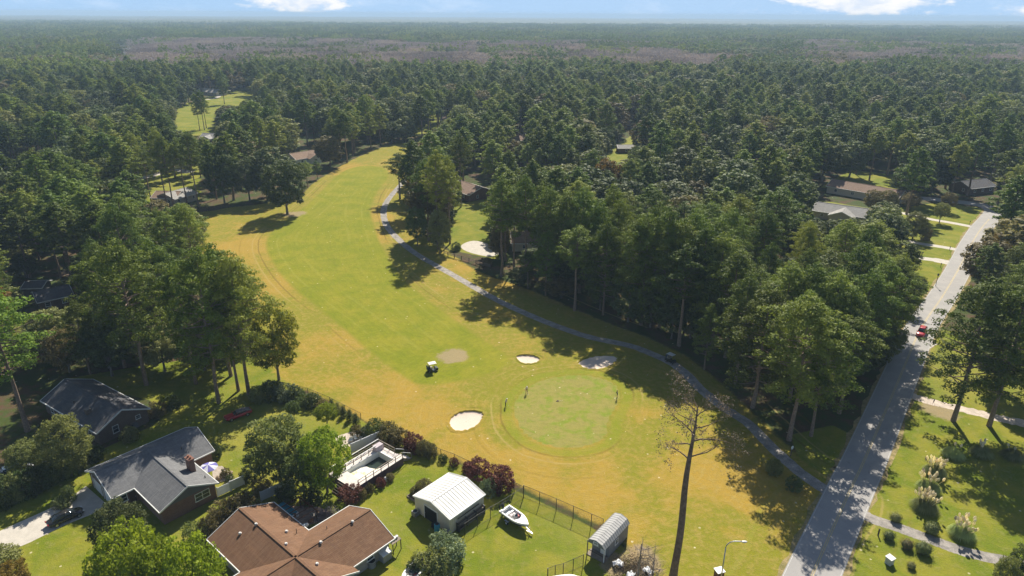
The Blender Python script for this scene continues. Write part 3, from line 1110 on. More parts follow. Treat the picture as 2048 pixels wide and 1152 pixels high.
for (qx, qy, z_) in [(9.6, 1.0, 3.2), (11.3, -6.3, 3.15), (12.0, 2.6, 3.95)]:
    MB().tube([(qx, qy, z_ - .1), (qx, qy, z_ + .35)], .07, 8).build('roof_vent', DMETAL, hs)

# --- dark slate roofed house behind
a, ang, L = frame((86.2, 804.4), (191.2, 866.2), 2.7)
hs = thing('brick_house', 'dark brick house with a long dark slate roof dappled by pine shade', 'house', a[0], a[1], ang)
gable_roof(hs, -1.0, L + .3, 0, 9.6, 2.7, .48, 'x', R_BLUE)
gable_walls(hs, -1.0, L + .3, 0, 9.6, 2.7, .48, 'x', B_DARK)
window(hs, L - .1, 3.3, 1.7, 1.1, 1.45, 'x+')
window(hs, L - .1, 7.4, 2.0, .9, .8, 'x+')
MB().box(L - .08, 6.0, .4, L + .5, 6.9, 1.3).build('meter_cabinet', GREYS, hs)
for i in range(5):
    window(hs, 2.0 + i * 3.3, .4, 1.5, 1.1, 1.3, 'y-')
MB().tube([(7.2, 2.2, 3.5), (7.2, 2.2, 4.3)], .12, 8).build('roof_vent', DMETAL, hs)
MB().box(12.0, 1.6, 3.2, 12.9, 2.4, 4.5).build('chimney', B_DARK, hs)

# --- brown roofed house, crossed gables round a courtyard
a, ang, L = frame((617.5, 1061.2), (694.3, 1014.3), 2.7)
hs = thing('ranch_house', 'large brown roofed house wrapped round a courtyard at the bottom of the view', 'house', a[0], a[1], ang)
W1, SL = 10.2, .42
jx, jy = -W1 / 2, -W1 / 2
RZ = 2.7 + W1 / 2 * SL
EX, EY, EX2, EY2 = 6.9, 9.0, -19.0, -11.4
mb = MB()
# right wing and left-low wing (ridge along x)
mb.slab([(0, 0, 2.7), (jx, jy, RZ), (EX, jy, RZ), (EX, 0, 2.7)], .16)
mb.slab([(EX, -W1, 2.7), (EX, jy, RZ), (jx, jy, RZ), (0, -W1, 2.7)], .16)
mb.slab([(EX2, 0, 2.7), (EX2, jy, RZ), (jx, jy, RZ), (-W1, 0, 2.7)], .16)
mb.slab([(-W1, -W1, 2.7), (jx, jy, RZ), (EX2, jy, RZ), (EX2, -W1, 2.7)], .16)
# far wing and near stub (ridge along y)
mb.slab([(0, EY, 2.7), (jx, EY, RZ), (jx, jy, RZ), (0, 0, 2.7)], .16)
mb.slab([(-W1, 0, 2.7), (jx, jy, RZ), (jx, EY, RZ), (-W1, EY, 2.7)], .16)
mb.slab([(0, -W1, 2.7), (jx, jy, RZ), (jx, EY2, RZ), (0, EY2, 2.7)], .16)
mb.slab([(-W1, EY2, 2.7), (jx, EY2, RZ), (jx, jy, RZ), (-W1, -W1, 2.7)], .16)
mb.build('roof', R_BROWN, hs)
rc = MB()
for p, q in [((EX, jy), (jx, jy)), ((EX2, jy), (jx, jy)), ((jx, EY), (jx, jy)), ((jx, EY2), (jx, jy))]:
    rc.bar((p[0], p[1], RZ + .02), (q[0], q[1], RZ + .02), .32, .05)
rc.build('ridge_cap', R_BROWN, hs)
f = MB()
f.box(.0, .004, 2.52, EX + .1, .12, 2.72).box(.004, .12, 2.52, .12, EY + .1, 2.72)
f.box(.004, -W1 - .12, 2.52, EX + .1, -W1 - .004, 2.72).box(-W1 - .12, .13, 2.52, -W1 - .004, EY + .1, 2.72)
f.box(EX2, .004, 2.52, -W1 - .13, .12, 2.72)
for s_ in ((EX + .05, 0), (EX + .05, -W1)):
    f.bar((s_[0], s_[1], 2.64), (EX + .05, jy, RZ - .06), .07, .22)
for s_ in ((0, EY + .05), (-W1, EY + .05)):
    f.bar((s_[0], s_[1], 2.64), (jx, EY + .05, RZ - .06), .07, .22)
for s_ in ((0, EY2 - .05), (-W1, EY2 - .05)):
    f.bar((s_[0], s_[1], 2.64), (jx, EY2 - .05, RZ - .06), .07, .22)
f.build('gutter', TRIM, hs)
gable_walls(hs, EX2, EX, -W1 + .25, 0 - .0, 2.7, SL, 'x', STONEW, ov=.5)
gable_walls(hs, -W1, -.01, EY2, EY, 2.7, SL, 'y', STONEW, ov=.51)
window(hs, -3.9, EY2 + .51, 1.9, .9, 1.5, 'y-', 1)
window(hs, 3.2, -W1 + .75, 1.6, 1.2, 1.0, 'y-', 1)
window(hs, 3.4, -.5, 1.5, 1.6, 1.3, 'y+', 2)
door(hs, -.52, 3.6, .06, 1.8, 2.05, 'x+', GLASS, 'glass_door')
window(hs, EX - .5, -5, 1.6, 1.3, 1.2, 'x+', 2)
cA, sA = math.cos(ang), math.sin(ang)
for (vx, vy) in [(512, 1048.5), (573, 1063), (572, 1088), (641.5, 1084.5), (705, 1043.5), (634, 1128), (480, 1067)]:
    z_ = 4.0
    for _ in range(12):
        gx, gy = G(vx, vy, z_)
        lx = (gx - a[0]) * cA + (gy - a[1]) * sA
        ly = -(gx - a[0]) * sA + (gy - a[1]) * cA
        zx = RZ - abs(ly - jy) * SL
        zy = RZ - abs(lx - jx) * SL if (ly > EY2) else 0
        z_ = min(RZ, max(zx if lx < EX else 0, zy)) + .12
    MB().tube([(lx, ly, z_ - .35), (lx, ly, z_ + .08)], .13, 10).tube([(lx, ly, z_ + .06), (lx, ly, z_ + .2)], [.24, .15], 10).build('roof_vent', M('vent_metal', (.62, .60, .57), .5), hs)
for (vx, vy) in [(593, 1063), (654, 1058), (563, 1117)]:
    gx, gy = G(vx, vy, 3.8)
    lx = (gx - a[0]) * cA + (gy - a[1]) * sA
    ly = -(gx - a[0]) * sA + (gy - a[1]) * cA
    MB().tube([(lx, ly, 3.2), (lx, ly, 4.3)], .05, 6).build('vent_pipe', DMETAL, hs)
BH = (a, ang)


def loc2w(fr, x, y):
    (ax, ay), an = fr
    return (ax + x * math.cos(an) - y * math.sin(an), ay + x * math.sin(an) + y * math.cos(an))


# things by its near wall
def ac_unit(x, y, rot, label, s=.85):
    t = thing('air_conditioner', label, 'air conditioner', x, y, rot)
    MB().box(-s / 2, -s / 2, .05, s / 2, s / 2, .85).build('case', M('ac_grey', (.42, .41, .38), .6), t, bevel=.03)
    for i in range(8):
        MB().box(-s / 2 - .012, -s / 2 - .012, .14 + i * .085, s / 2 + .012, s / 2 + .012, .165 + i * .085).build('louvre', DMETAL, t)
    MB().tube([(0, 0, .851), (0, 0, .875)], s * .40, 16).build('fan_grille', DMETAL, t)
    return t


x, y = G(744, 1132)
t = thing('air_conditioner', 'round grey air conditioner drum against the wall of the brown roofed house', 'air conditioner', x, y)
MB().tube([(0, 0, 0), (0, 0, .95)], .58, 20).build('drum', M('ac_grey', (.42, .41, .38), .6), t)
MB().tube([(0, 0, .951), (0, 0, 1.0)], [.50, .46], 20).build('fan_grille', BLACK, t)
for i in range(6):
    MB().tube([(0, 0, .12 + i * .14), (0, 0, .15 + i * .14)], .60, 20).build('louvre', DMETAL, t)
x, y = G(771, 1118)
t = thing('storage_bin', 'white topped grey bin beside the wall of the brown roofed house', 'bin', x, y, BH[1])
MB().box(-.75, -.55, 0, .75, .55, 1.2).build('body', M('bin_grey', (.35, .34, .33), .6), t, bevel=.04)
MB().slab([(-.8, -.6, 1.25), (.8, -.6, 1.25), (.8, .6, 1.55), (-.8, .6, 1.55)], .12).build('lid', WHITE, t, bevel=.03)
x, y = G(790, 1100)
t = thing('wooden_trellis', 'small screened stand with white pots at the corner of the brown roofed house', 'trellis', x, y, BH[1])
for q in ((-.7, -.5), (.7, -.5), (-.7, .5), (.7, .5)):
    MB().box(q[0] - .05, q[1] - .05, 0, q[0] + .05, q[1] + .05, 1.8).build('post', WOODD, t)
MB().box(-.8, -.6, 1.8, .8, .6, 1.86).build('shelf', WOODG, t)
for q in (-.4, .1, .5):
    MB().tube([(q, 0, 1.86), (q, 0, 2.2)], [.13, .18], 10).build('pot', WHITE, t)

# courtyard: teal spa cover, timber pergola, grill, heap of cuttings
x, y = G(566, 1032)
t = thing('swim_spa', 'teal covered spa in the courtyard of the brown roofed house', 'hot tub', x, y, BH[1] + .05)
MB().box(-1.5, -1.9, 0, 1.5, 1.9, .75).build('shell', WHITE, t, bevel=.05)
MB().box(-1.4, -1.8, .752, 1.4, 1.8, .86).build('cover', M('teal_cover', (.02, .20, .27), .5, .3, 1), t, bevel=.03)
x, y = G(600, 1040)
t = thing('garden_pergola', 'dark timber pergola frame in the courtyard', 'pergola', x, y, BH[1])
for q in ((-1.6, -2.2), (1.6, -2.2), (-1.6, 2.2), (1.6, 2.2)):
    MB().box(q[0] - .08, q[1] - .08, 0, q[0] + .08, q[1] + .08, 1.9).build('post', WOODD, t)
for q in (-1.6, 1.6):
    MB().box(q - .07, -2.6, 1.9, q + .07, 2.6, 2.08).build('beam', M('red_timber', (.13, .06, .035), .8), t)
for i in range(5):
    MB().box(-1.9, -2.1 + i * 1.05, 2.083, 1.9, -2.0 + i * 1.05, 2.18).build('rafter', M('red_timber', (.13, .06, .035), .8), t)
x, y = G(611, 1062)
t = thing('barbecue_grill', 'white barbecue in the inner corner of the courtyard', 'barbecue', x, y, BH[1])
MB().box(-.5, -.3, .1, .5, .3, .8).build('cart', DMETAL, t)
MB().ell((0, 0, .95), (.6, .38, .32), 12, 8).build('lid', WHITE, t, True)
MB().box(-.95, -.25, .76, -.52, .25, .80).build('side_shelf', GMETAL, t)
for k, (px_, py_, cl) in enumerate([(588, 1040, (.32, .2, .12)), (596, 1052, (.34, .26, .2)), (628, 1034, (.5, .45, .38)), (622, 1046, (.2, .09, .05))]):
    x, y = G(px_, py_)
    t = thing('patio_chair', ['brown', 'tan', 'pale', 'dark red'][k] + ' patio chair in the courtyard', 'chair', x, y, k * 1.3)
    mm = M('chair_paint_%d' % k, cl, .7)
    MB().box(-.3, -.3, .40, .3, .3, .46).build('seat', mm, t)
    MB().box(-.3, .28, .46, .3, .34, 1.0).build('backrest', mm, t)
    for q in ((-.27, -.27), (.27, -.27), (-.27, .27), (.27, .27)):
        MB().box(q[0] - .025, q[1] - .025, 0, q[0] + .025, q[1] + .025, .40).build('leg', mm, t)
x, y = G(652, 1035)
r = np.random.default_rng(19)
C = np.column_stack([r.normal(size=1600) * .9, r.normal(size=1600) * .7, np.abs(r.normal(size=1600)) * .45])
Nn = r.normal(size=(1600, 3))
Nn /= np.linalg.norm(Nn, axis=1, keepdims=True)
V, Fq = leaf_geo(C, Nn, r.uniform(.2, .6, 1600), .12, r)
o = link(bpy.data.objects.new('branch_heap', np_mesh('branch_heap', V, Fq, [FOL['swamp']])))
o.location = (x, y, .05)
tag(o, 'heap of pale cut branches in the courtyard', kind='stuff')

# --- white metal garage
a, ang, L = frame((899.1, 1039), (969.9, 988.6), 2.8)
hs = thing('metal_garage', 'cream walled garage with a bright white metal roof in the back garden', 'garage', a[0], a[1], ang)
WR = M('white_metal_roof', (.70, .685, .65), .5, .07, .7)
WM = M('cream_metal_wall', (.60, .56, .48), .6, .06, .8)
GD = 7.8
gable_roof(hs, 0, L, 0, GD, 2.8, .27, 'x', WR)
gable_walls(hs, 0, L, 0, GD, 2.8, .27, 'x', WM, ov=.12)
rz = 2.8 + GD / 2 * .27
for i in range(13):
    xx = .15 + i * (L - .3) / 12
    for (y0_, z0_, y1_, z1_) in ((.02, 2.8, GD / 2 - .12, rz), (GD - .02, 2.8, GD / 2 + .12, rz)):
        MB().bar((xx, y0_, z0_ + .02), (xx, y1_, z1_ + .0), .05, .045).build('roof_rib', WR, hs)
for i in range(18):
    MB().box(.3 + i * .4, .085, .1, .36 + i * .4, .118, 2.6).build('wall_rib', WM, hs)
door(hs, .12, 4.1, .02, 2.7, 2.35, 'x-', M('painted_interior_shade', (.012, .014, .014), .9), 'doorway')  # open doorway as a near-black panel: the shade inside is painted on
fr = MB().box(.02, 2.62, 0, .115, 2.74, 2.5).box(.02, 5.46, 0, .115, 5.58, 2.5).box(.02, 2.745, 2.38, .115, 5.455, 2.5).build('door_frame', TRIM, hs)
GF = (a, ang)
x, y = loc2w(GF, -.55, 6.9)
ac_unit(x, y, ang, 'square white air conditioner at the left front corner of the white roofed garage')
x, y = loc2w(GF, -1.0, 1.6)
t = thing('rain_barrel', 'blue plastic drum in front of the garage doorway', 'barrel', x, y)
BLU = M('blue_plastic', (.03, .22, .34), .45, .1)
MB().tube([(0, 0, 0), (0, 0, .3), (0, 0, .9), (0, 0, 1.6), (0, 0, 1.75)], [.36, .42, .44, .42, .34], 18).build('drum', BLU, t, True)
MB().tube([(0, 0, .5), (0, 0, .56)], .455, 18).build('hoop', BLU, t)
MB().tube([(0, 0, 1.2), (0, 0, 1.26)], .45, 18).build('hoop', BLU, t)
MB().tube([(0, 0, 1.751), (0, 0, 1.78)], .30, 18).build('lid', BLACK, t)
for k, (lx_, ly_, sz) in enumerate([(-.8, .6, (.6, .5, .9)), (-1.2, .1, (.7, .6, .6)), (-.5, -.2, (.5, .4, 1.1)), (-.6, 2.9, (.4, .5, .7))]):
    x, y = loc2w(GF, lx_, ly_)
    t = thing('garden_machine', ['black wheeled bin beside the blue drum', 'low black lawn mower beside the blue drum', 'dark cabinet at the right front corner of the garage', 'small dark crate left of the blue drum'][k], ['bin', 'mower', 'cabinet', 'crate'][k], x, y, ang + k)
    MB().cbox((0, 0, sz[2] / 2 + .12), sz).build('body', [BLACK, DMETAL, GREYS, BLACK][k], t, bevel=.05)
    for q in ((-1, -1), (1, -1), (-1, 1), (1, 1)):
        MB().tube([(q[0] * (sz[0] / 2 - .08), q[1] * sz[1] / 2 - .03, .12), (q[0] * (sz[0] / 2 - .08), q[1] * sz[1] / 2 + .03, .12)], .12, 10).build('wheel', BLACK, t)
x, y = loc2w(GF, 0, 0)
t = thing('lumber_rack', 'dark stack of long boards and pipes along the side wall of the garage', 'rack', x, y, ang)
for i in range(4):
    MB().box(1.2 + i * 1.8, -.7, 0, 1.28 + i * 1.8, -.05, 1.5).build('upright', DMETAL, t)
for i in range(9):
    z_ = .25 + (i % 3) * .5
    yy = -.62 + (i // 3) * .2
    MB().box(.9 + rnd.uniform(0, .5), yy, z_, 6.9 + rnd.uniform(-.6, .3), yy + .14, z_ + .07).build('board', WOODD if i % 2 else WOODG, t)
MB().bar((1.5, -.10, 1.95), (6.0, -.10, 1.95), .1, .12).build('board', DMETAL, t)

# --- timber bed left of the garage
x, y = G(840, 990)
t = thing('garden_bed', 'timber edged garden bed left of the white roofed garage', 'garden bed', x, y, ang)
for (p, q) in (((-1.6, -1.2), (1.6, -1.2)), ((-1.6, 1.2), (1.6, 1.2)), ((-1.6, -1.2), (-1.6, 1.2)), ((1.6, -1.2), (1.6, 1.2))):
    MB().bar((p[0], p[1], .1), (q[0], q[1], .1), .16, .2).build('timber', WOODG, t)
MB().box(-1.5, -1.1, .0, 1.5, 1.1, .08).build('soil', M('mulch', (.12, .075, .05), .95, .3), t)

# --- grey shed with a gambrel metal roof and porch posts
a, ang, L = frame((1210.5, 1099.8), (1258.3, 1048), 2.35)
hs = thing('garden_shed', 'narrow grey shed with a barrel shaped metal roof behind the leafless tree', 'shed', a[0], a[1], ang)
SW = 2.9
SM = M('grey_metal_roof', (.40, .395, .385), .5, .12, 1.2)
prof = [(0, 2.35), (.45, 2.95), (SW / 2, 3.25), (SW - .45, 2.95), (SW, 2.35)]
mb = MB()
for i in range(4):
    p, q = prof[i], prof[i + 1]
    mb.slab([(-.2, p[0], p[1]), (L + .2, p[0], p[1]), (L + .2, q[0], q[1]), (-.2, q[0], q[1])], .06)
mb.build('roof', SM, hs)
for i in range(15):
    xx = -.15 + i * (L + .3) / 14
    rb = MB()
    for k in range(4):
        p, q = prof[k], prof[k + 1]
        rb.bar((xx, p[0], p[1] + .02), (xx, q[0], q[1] + .02), .045, .04)
    rb.build('roof_rib', SM, hs)
Vw = [(1.3, .08, 0), (1.3, SW - .08, 0), (1.3, SW - .08, 2.3)] + [(1.3, p[0], p[1] - .09) for p in prof[3:0:-1]] + [(1.3, .08, 2.3)]
V2 = [(L, v[1], v[2]) for v in Vw]
n = len(Vw)
MB().add(Vw + V2, [tuple(range(n)), tuple(range(2 * n - 1, n - 1, -1))] + [(i, n + i, n + (i + 1) % n, (i + 1) % n) for i in range(n)]).build('wall', M('blue_grey_siding', (.20, .21, .22), .7, .1), hs)
Vg = [(-.1, .1, 2.3)] + [(-.1, p[0], p[1] - .08) for p in prof[1:4]] + [(-.1, SW - .1, 2.3)]
V2 = [(-.0, v[1], v[2]) for v in Vg]
MB().add(Vg + V2, [(4, 3, 2, 1, 0), (5, 6, 7, 8, 9)] + [(i, (i + 1) % 5, 5 + (i + 1) % 5, 5 + i) for i in range(5)]).build('gable', M('blue_grey_siding', (.20, .21, .22), .7, .1), hs)
window(hs, -.1, SW / 2, 2.72, .75, .45, 'x-')
door(hs, 1.3, 1.0, .1, .85, 1.9, 'x-', WHITE)
window(hs, 1.3, 2.1, 1.4, .8, .9, 'x-', 1, pane=M('teal_pane', (.10, .32, .36), .3))
MB().box(-.1, .0, 0, 1.25, SW, .12).build('porch_floor', WOODG, hs)
for yy in (.06, SW - .16):
    MB().box(-.08, yy, .12, .04, yy + .1, 2.3).build('post', WOODG if yy > 1 else TRIM, hs)
MB().bar((0, .2, .95), (0, SW - .2, .95), .06).build('rail', WOODD, hs)
window(hs, 3.2, .08, 1.5, .8, .9, 'y-')
for k, (px_, py_) in enumerate([(1236, 1125), (1262, 1148), (1296, 1140)]):
    x, y = G(px_, py_, .6)
    r = np.random.default_rng(30 + k)
    n_ = 7
    V, Fq = [], []
    for i in range(n_):
        for j in range(n_):
            V.append(((i / 6 - .5) * 1.5, (j / 6 - .5) * 1.0, .6 + .28 * math.sin(i * 1.3 + k) * math.cos(j * 1.7) + r.uniform(-.08, .08) - .25 * abs(i / 6 - .5) * 2))
    Fq = [(i * n_ + j, i * n_ + j + 1, (i + 1) * n_ + j + 1, (i + 1) * n_ + j) for i in range(n_ - 1) for j in range(n_ - 1)]
    o = link(bpy.data.objects.new('plastic_sheet', np_mesh('plastic_sheet', V, Fq, [M('torn_plastic', (.62, .64, .68), .4, .1)])))
    o.location = (x, y, 0)
    o.rotation_euler = (0, .1, k * 1.1)
    sl2 = o.modifiers.new('thickness', 'SOLIDIFY')
    sl2.thickness = .02
    tag(o, ['torn white plastic sheet closest to the shed', 'torn white plastic sheet lowest on the leaf heap', 'torn white plastic sheet right of the leaf heap'][k], 'plastic sheet')

# ------------------------------------------------------------------ swimming pool on a raised deck
a, ang, L = frame((707.5, 978.7), (806.8, 915), 1.3)
PW = 6.2
t = thing('swimming_pool', 'drained white swimming pool in a raised railed deck', 'swimming pool', a[0], a[1], ang)
DECK = M('bleached_deck', (.66, .60, .56), .85, .12, 1.5)
SKIRT = M('dark_plum_boards', (.13, .085, .10), .85, .2, 1.2)
PWALL = M('pool_liner', (.66, .68, .66), .5, .06, .8)
ix0, ix1, iy0, iy1 = 2.3, L - 1.5, .85, PW - 1.7


def boards(x0_, x1_, y0_, y1_, along):
    if along == 'x':
        n_ = max(1, round((y1_ - y0_) / .28))
        for i in range(n_):
            w_ = (y1_ - y0_) / n_
            MB().box(x0_, y0_ + i * w_ + .006, 1.22, x1_, y0_ + (i + 1) * w_ - .006, 1.30 + rnd.uniform(-.004, .004)).build('deck_board', DECK, t)
    else:
        n_ = max(1, round((x1_ - x0_) / .28))
        for i in range(n_):
            w_ = (x1_ - x0_) / n_
            MB().box(x0_ + i * w_ + .006, y0_, 1.22, x0_ + (i + 1) * w_ - .006, y1_, 1.30 + rnd.uniform(-.004, .004)).build('deck_board', DECK, t)


boards(0, L, 0, iy0, 'x')
boards(0, L, iy1, PW, 'x')
boards(0, ix0, iy0, iy1, 'y')
boards(ix1, L, iy0, iy1, 'y')
MB().box(.02, .02, 0, L - .02, .1, 1.2).box(.02, PW - .1, 0, L - .02, PW - .02, 1.2).box(.02, .11, 0, .1, PW - .11, 1.2).box(L - .1, .11, 0, L - .02, PW - .11, 1.2).build('deck_skirt', SKIRT, t)
MB().box(ix0 - .05, iy0 - .05, .03, ix1 + .05, iy0, 1.26).box(ix0 - .05, iy1, .03, ix1 + .05, iy1 + .05, 1.26).box(ix0 - .05, iy0 + .002, .03, ix0, iy1 - .002, 1.26).box(ix1, iy0 + .002, .03, ix1 + .05, iy1 - .002, 1.26).build('pool_wall', PWALL, t)
V = [(ix0, iy0, .75), (ix0, iy1, .75), (ix0 + 2.5, iy0, .70), (ix0 + 2.5, iy1, .6), (ix0 + 4.2, iy0, .4), (ix0 + 4.2, iy1, .12), (ix1, iy0, .06), (ix1, iy1, .06)]
FLM, t2, p2 = base_mat('pool_floor')
_tc = t2.new('ShaderNodeTexCoord')
_n = t2.noise(_tc.outputs['Object'], .9, 5, .65, .5)
_n2 = t2.noise(_tc.outputs['Object'], 2.5, 4, .6)
_c = t2.mix(t2.ss(_n, .5, .62), (.72, .68, .60), t2.mix(_n2, (.36, .38, .08), (.60, .55, .40)))
t2.put(p2.inputs['Base Color'], _c)
p2.inputs['Roughness'].default_value = .8
fl = np_mesh('pool_floor', V, [(0, 2, 3, 1), (2, 4, 5, 3), (4, 6, 7, 5)], [FLM])
link(bpy.data.objects.new('pool_floor', fl), t)
PWAT, _t, _p = base_mat('murky_water')
_p.inputs['Base Color'].default_value = (.03, .045, .035, 1)
_p.inputs['Roughness'].default_value = .06
MB().box(ix0 + 3.4, iy0 + .01, .05, ix1 - .01, iy1 - .01, .30).build('water', PWAT, t)
MB().box(ix0 - .12, iy1 + .002, 1.301, ix1 + .3, iy1 + .30, 1.36).box(ix1 + .05, iy0, 1.301, ix1 + .42, iy1, 1.36).build('coping', WHITE, t)


def rail(p, q, n_, skip=()):
    p, q = np.array(p, float), np.array(q, float)
    for i in range(n_ + 1):
        c = p + (q - p) * i / n_
        MB().box(c[0] - .05, c[1] - .05, 1.3, c[0] + .05, c[1] + .05, 2.3).build('rail_post', WOODG, t)
    MB().bar((*p, 2.33), (*q, 2.33), .12, .06).build('handrail', TRIM if abs(p[1] - q[1]) < .1 and p[1] > 3 else WOODG, t)
    MB().bar((*p, 1.8), (*q, 1.8), .06, .08).build('midrail', WOODG, t)


rail((1.0, .08), (L - .1, .08), 6)
rail((.1, PW - .08), (L, PW - .08), 7)
rail((L - .08, PW - .2), (L - .08, 2.0), 3)
rail((ix0 + .2, iy1 + .5), (ix1, iy1 + .5), 4)
# steps at the far end
for i in range(6):
    z_ = 1.12 - i * .2
    MB().box(L + .02 + i * .30, .15, z_ - .05, L + .30 + i * .30, 1.75, z_).build('step', DECK, t)
MB().bar((L, .12, .6), (L + 1.9, .12, -.05), .06, .26).build('stringer', WOODG, t)
MB().bar((L, 1.78, .6), (L + 1.9, 1.78, -.05), .06, .26).build('stringer', WOODG, t)
for yy in (.1, 1.8):
    MB().bar((L, yy, 2.25), (L + 1.9, yy, 1.1), .08, .06).build('handrail', TRIM, t)
    MB().box(L + 1.8, yy - .05, 0, L + 1.9, yy + .05, 1.15).build('rail_post', WOODG, t)
# steps at the near left end
for i in range(5):
    z_ = 1.10 - i * .22
    MB().box(-.32 - i * .32, 1.0, z_ - .05, -.04 - i * .32, 3.6, z_).build('step', WOODD, t)
PF = (a, ang)
x, y = loc2w(PF, L - 1.1, PW - 1.2)
b = MB().box(-.8, -.5, 0, .8, .5, .95).build('deck_box', M('pinkish_lid', (.48, .42, .45), .6), None, bevel=.03)
b.location = (x, y, 1.3)
b.rotation_euler = (0, 0, ang)
tag(b, 'pale storage box on the far corner of the pool deck', 'box')
x, y = loc2w(PF, 5.6, -1.0)
t = thing('pool_pump', 'white pool pump and filter on the grass beside the deck', 'pump', x, y, ang)
MB().tube([(0, 0, 0), (0, 0, .5), (0, 0, .75)], [.3, .3, .12], 14).build('filter_tank', WHITE, t, True)
MB().box(.4, -.2, 0, 1.0, .2, .35).build('motor', DMETAL, t, bevel=.03)
MB().tube([(0, 0, .3), (.6, 0, .5), (.9, .2, .2)], .04, 6).build('hose', BLACK, t)

# ------------------------------------------------------------------ fences
VINYL = M('white_vinyl', (.72, .74, .76), .5, .05, 1)


def white_fence(p, q, label, h=1.7, slats=False, top=None):
    a_, b_ = np.array(G(*p)), np.array(G(*q))
    L_ = np.hypot(*(b_ - a_))
    an = math.atan2(b_[1] - a_[1], b_[0] - a_[0])
    t = thing('white_fence', label, 'fence', a_[0], a_[1], an)
    n_ = max(1, round(L_ / 2.0))
    for i in range(n_ + 1):
        xx = L_ * i / n_
        po = MB().box(xx - .07, -.07, 0, xx + .07, .07, h + .12).build('post', VINYL, t)
        MB().add([(xx - .09, -.09, h + .121), (xx + .09, -.09, h + .121), (xx + .09, .09, h + .121), (xx - .09, .09, h + .121), (xx, 0, h + .22)], [(0, 1, 4), (1, 2, 4), (2, 3, 4), (3, 0, 4), (3, 2, 1, 0)]).build('cap', VINYL, po)
        if i < n_:
            x1_ = L_ * (i + 1) / n_
            if slats:
                for k in range(9):
                    MB().box(xx + .08, -.03, .1 + k * (h - .1) / 9, x1_ - .08, .03, .1 + (k + .8) * (h - .1) / 9).build('slat', VINYL, t)
            else:
                m_ = max(2, round((x1_ - xx - .16) / .2))
                w_ = (x1_ - xx - .16) / m_
                for k in range(m_):
                    MB().box(xx + .08 + k * w_ + .005, -.03, .1, xx + .08 + (k + 1) * w_ - .005, .03, h - .05).build('panel_board', VINYL, t)
                MB().box(xx + .075, -.045, h - .045, x1_ - .075, .045, h + .05).build('rail', VINYL, t)
    return t


white_fence((436, 994), (462, 982), 'short slatted white fence at the corner of the grey roofed house', 1.7, True)
white_fence((463, 981), (489, 969), 'white board fence continuing from the slatted one')
white_fence((523, 1003), (588, 972), 'white board fence between the willow and the brown roofed house')
white_fence((703, 907), (763, 880), 'tall white board fence behind the pool and the gravel seat', 1.9)

MESHM, t_, p_ = base_mat('chain_link_wire')
_tc = t_.new('ShaderNodeTexCoord')
p_.inputs['Base Color'].default_value = (.12, .12, .11, 1)
_sp = t_.new('ShaderNodeSeparateXYZ')
t_.l.new(_tc.outputs['Object'], _sp.inputs[0])
_a = t_.math('FRACT', t_.math('MULTIPLY', t_.math('ADD', _sp.outputs[0], _sp.outputs[2]), 11))
_b = t_.math('FRACT', t_.math('MULTIPLY', t_.math('SUBTRACT', _sp.outputs[0], _sp.outputs[2]), 11))
_m = t_.math('MAXIMUM', t_.math('LESS_THAN', _a, .10), t_.math('LESS_THAN', _b, .10))
_tr = t_.new('ShaderNodeBsdfTransparent')
_mx = t_.new('ShaderNodeMixShader')
t_.l.new(_m, _mx.inputs[0])
t_.l.new(_tr.outputs[0], _mx.inputs[1])
t_.l.new(p_.outputs[0], _mx.inputs[2])
t_.l.new(_mx.outputs[0], [q for q in t_.n if q.type == 'OUTPUT_MATERIAL'][0].inputs[0])


def chain_fence(pts, h, label, n_each=None, rail_=True, wood=False):
    P_ = [np.array(G(*p)) for p in pts]
    t = thing('chain_link_fence', label, 'fence', P_[0][0], P_[0][1], 0)
    for i, p in enumerate(P_):
        q = p - P_[0]
        MB().tube([(q[0], q[1], 0), (q[0], q[1], h + .05)], .05 if i else .07, 6).build('post', DMETAL, t)
        if i + 1 < len(P_):
            q2 = P_[i + 1] - P_[0]
            if rail_:
                MB().tube([(q[0], q[1], h), (q2[0], q2[1], h)], .03, 5).build('rail', DMETAL, t)
                MB().tube([(q[0], q[1], .08), (q2[0], q2[1], .08)], .02, 5).build('rail', DMETAL, t)
            Ls = np.hypot(*(q2 - q))
            pm = MB().add([(0, -.003, .08), (Ls, -.003, .08), (Ls, -.003, h), (0, -.003, h)], [(0, 1, 2, 3)])
            po = pm.build('wire_mesh', MESHM, t)
            po.location = (q[0], q[1], 0)
            po.rotation_euler = (0, 0, math.atan2(q2[1] - q[1], q2[0] - q[0]))
    return t


chain_fence([(1047, 995), (1079, 1008), (1112, 1022), (1146, 1037), (1182, 1053), (1205, 1063)], 2.3, 'tall chain link fence between the boat lawn and the rough')
chain_fence([(1028, 986), (1047, 996), (1005, 1023), (981, 1037), (955, 1053), (930, 1070)], 2.1, 'chain link fence between the garage and the boat lawn')
chain_fence([(778, 868), (812, 886), (846, 900), (882, 914), (909, 924), (938, 938), (960, 948)], 1.6, 'low chain link fence along the rough beside the plum bushes')
chain_fence([(596, 782), (616, 788), (636, 796), (660, 806), (690, 822), (722, 838)], 1.3, 'low wire fence along the rough behind the cone evergreens')
chain_fence([(1095, 1160), (1110, 1154), (1126, 1150), (1146, 1141), (1166, 1132)], 2.0, 'dark wire fence left of the grey shed')
chain_fence([(815, 1168), (828, 1140), (832, 1128)], 1.8, 'short chain link stretch beside the small boat')
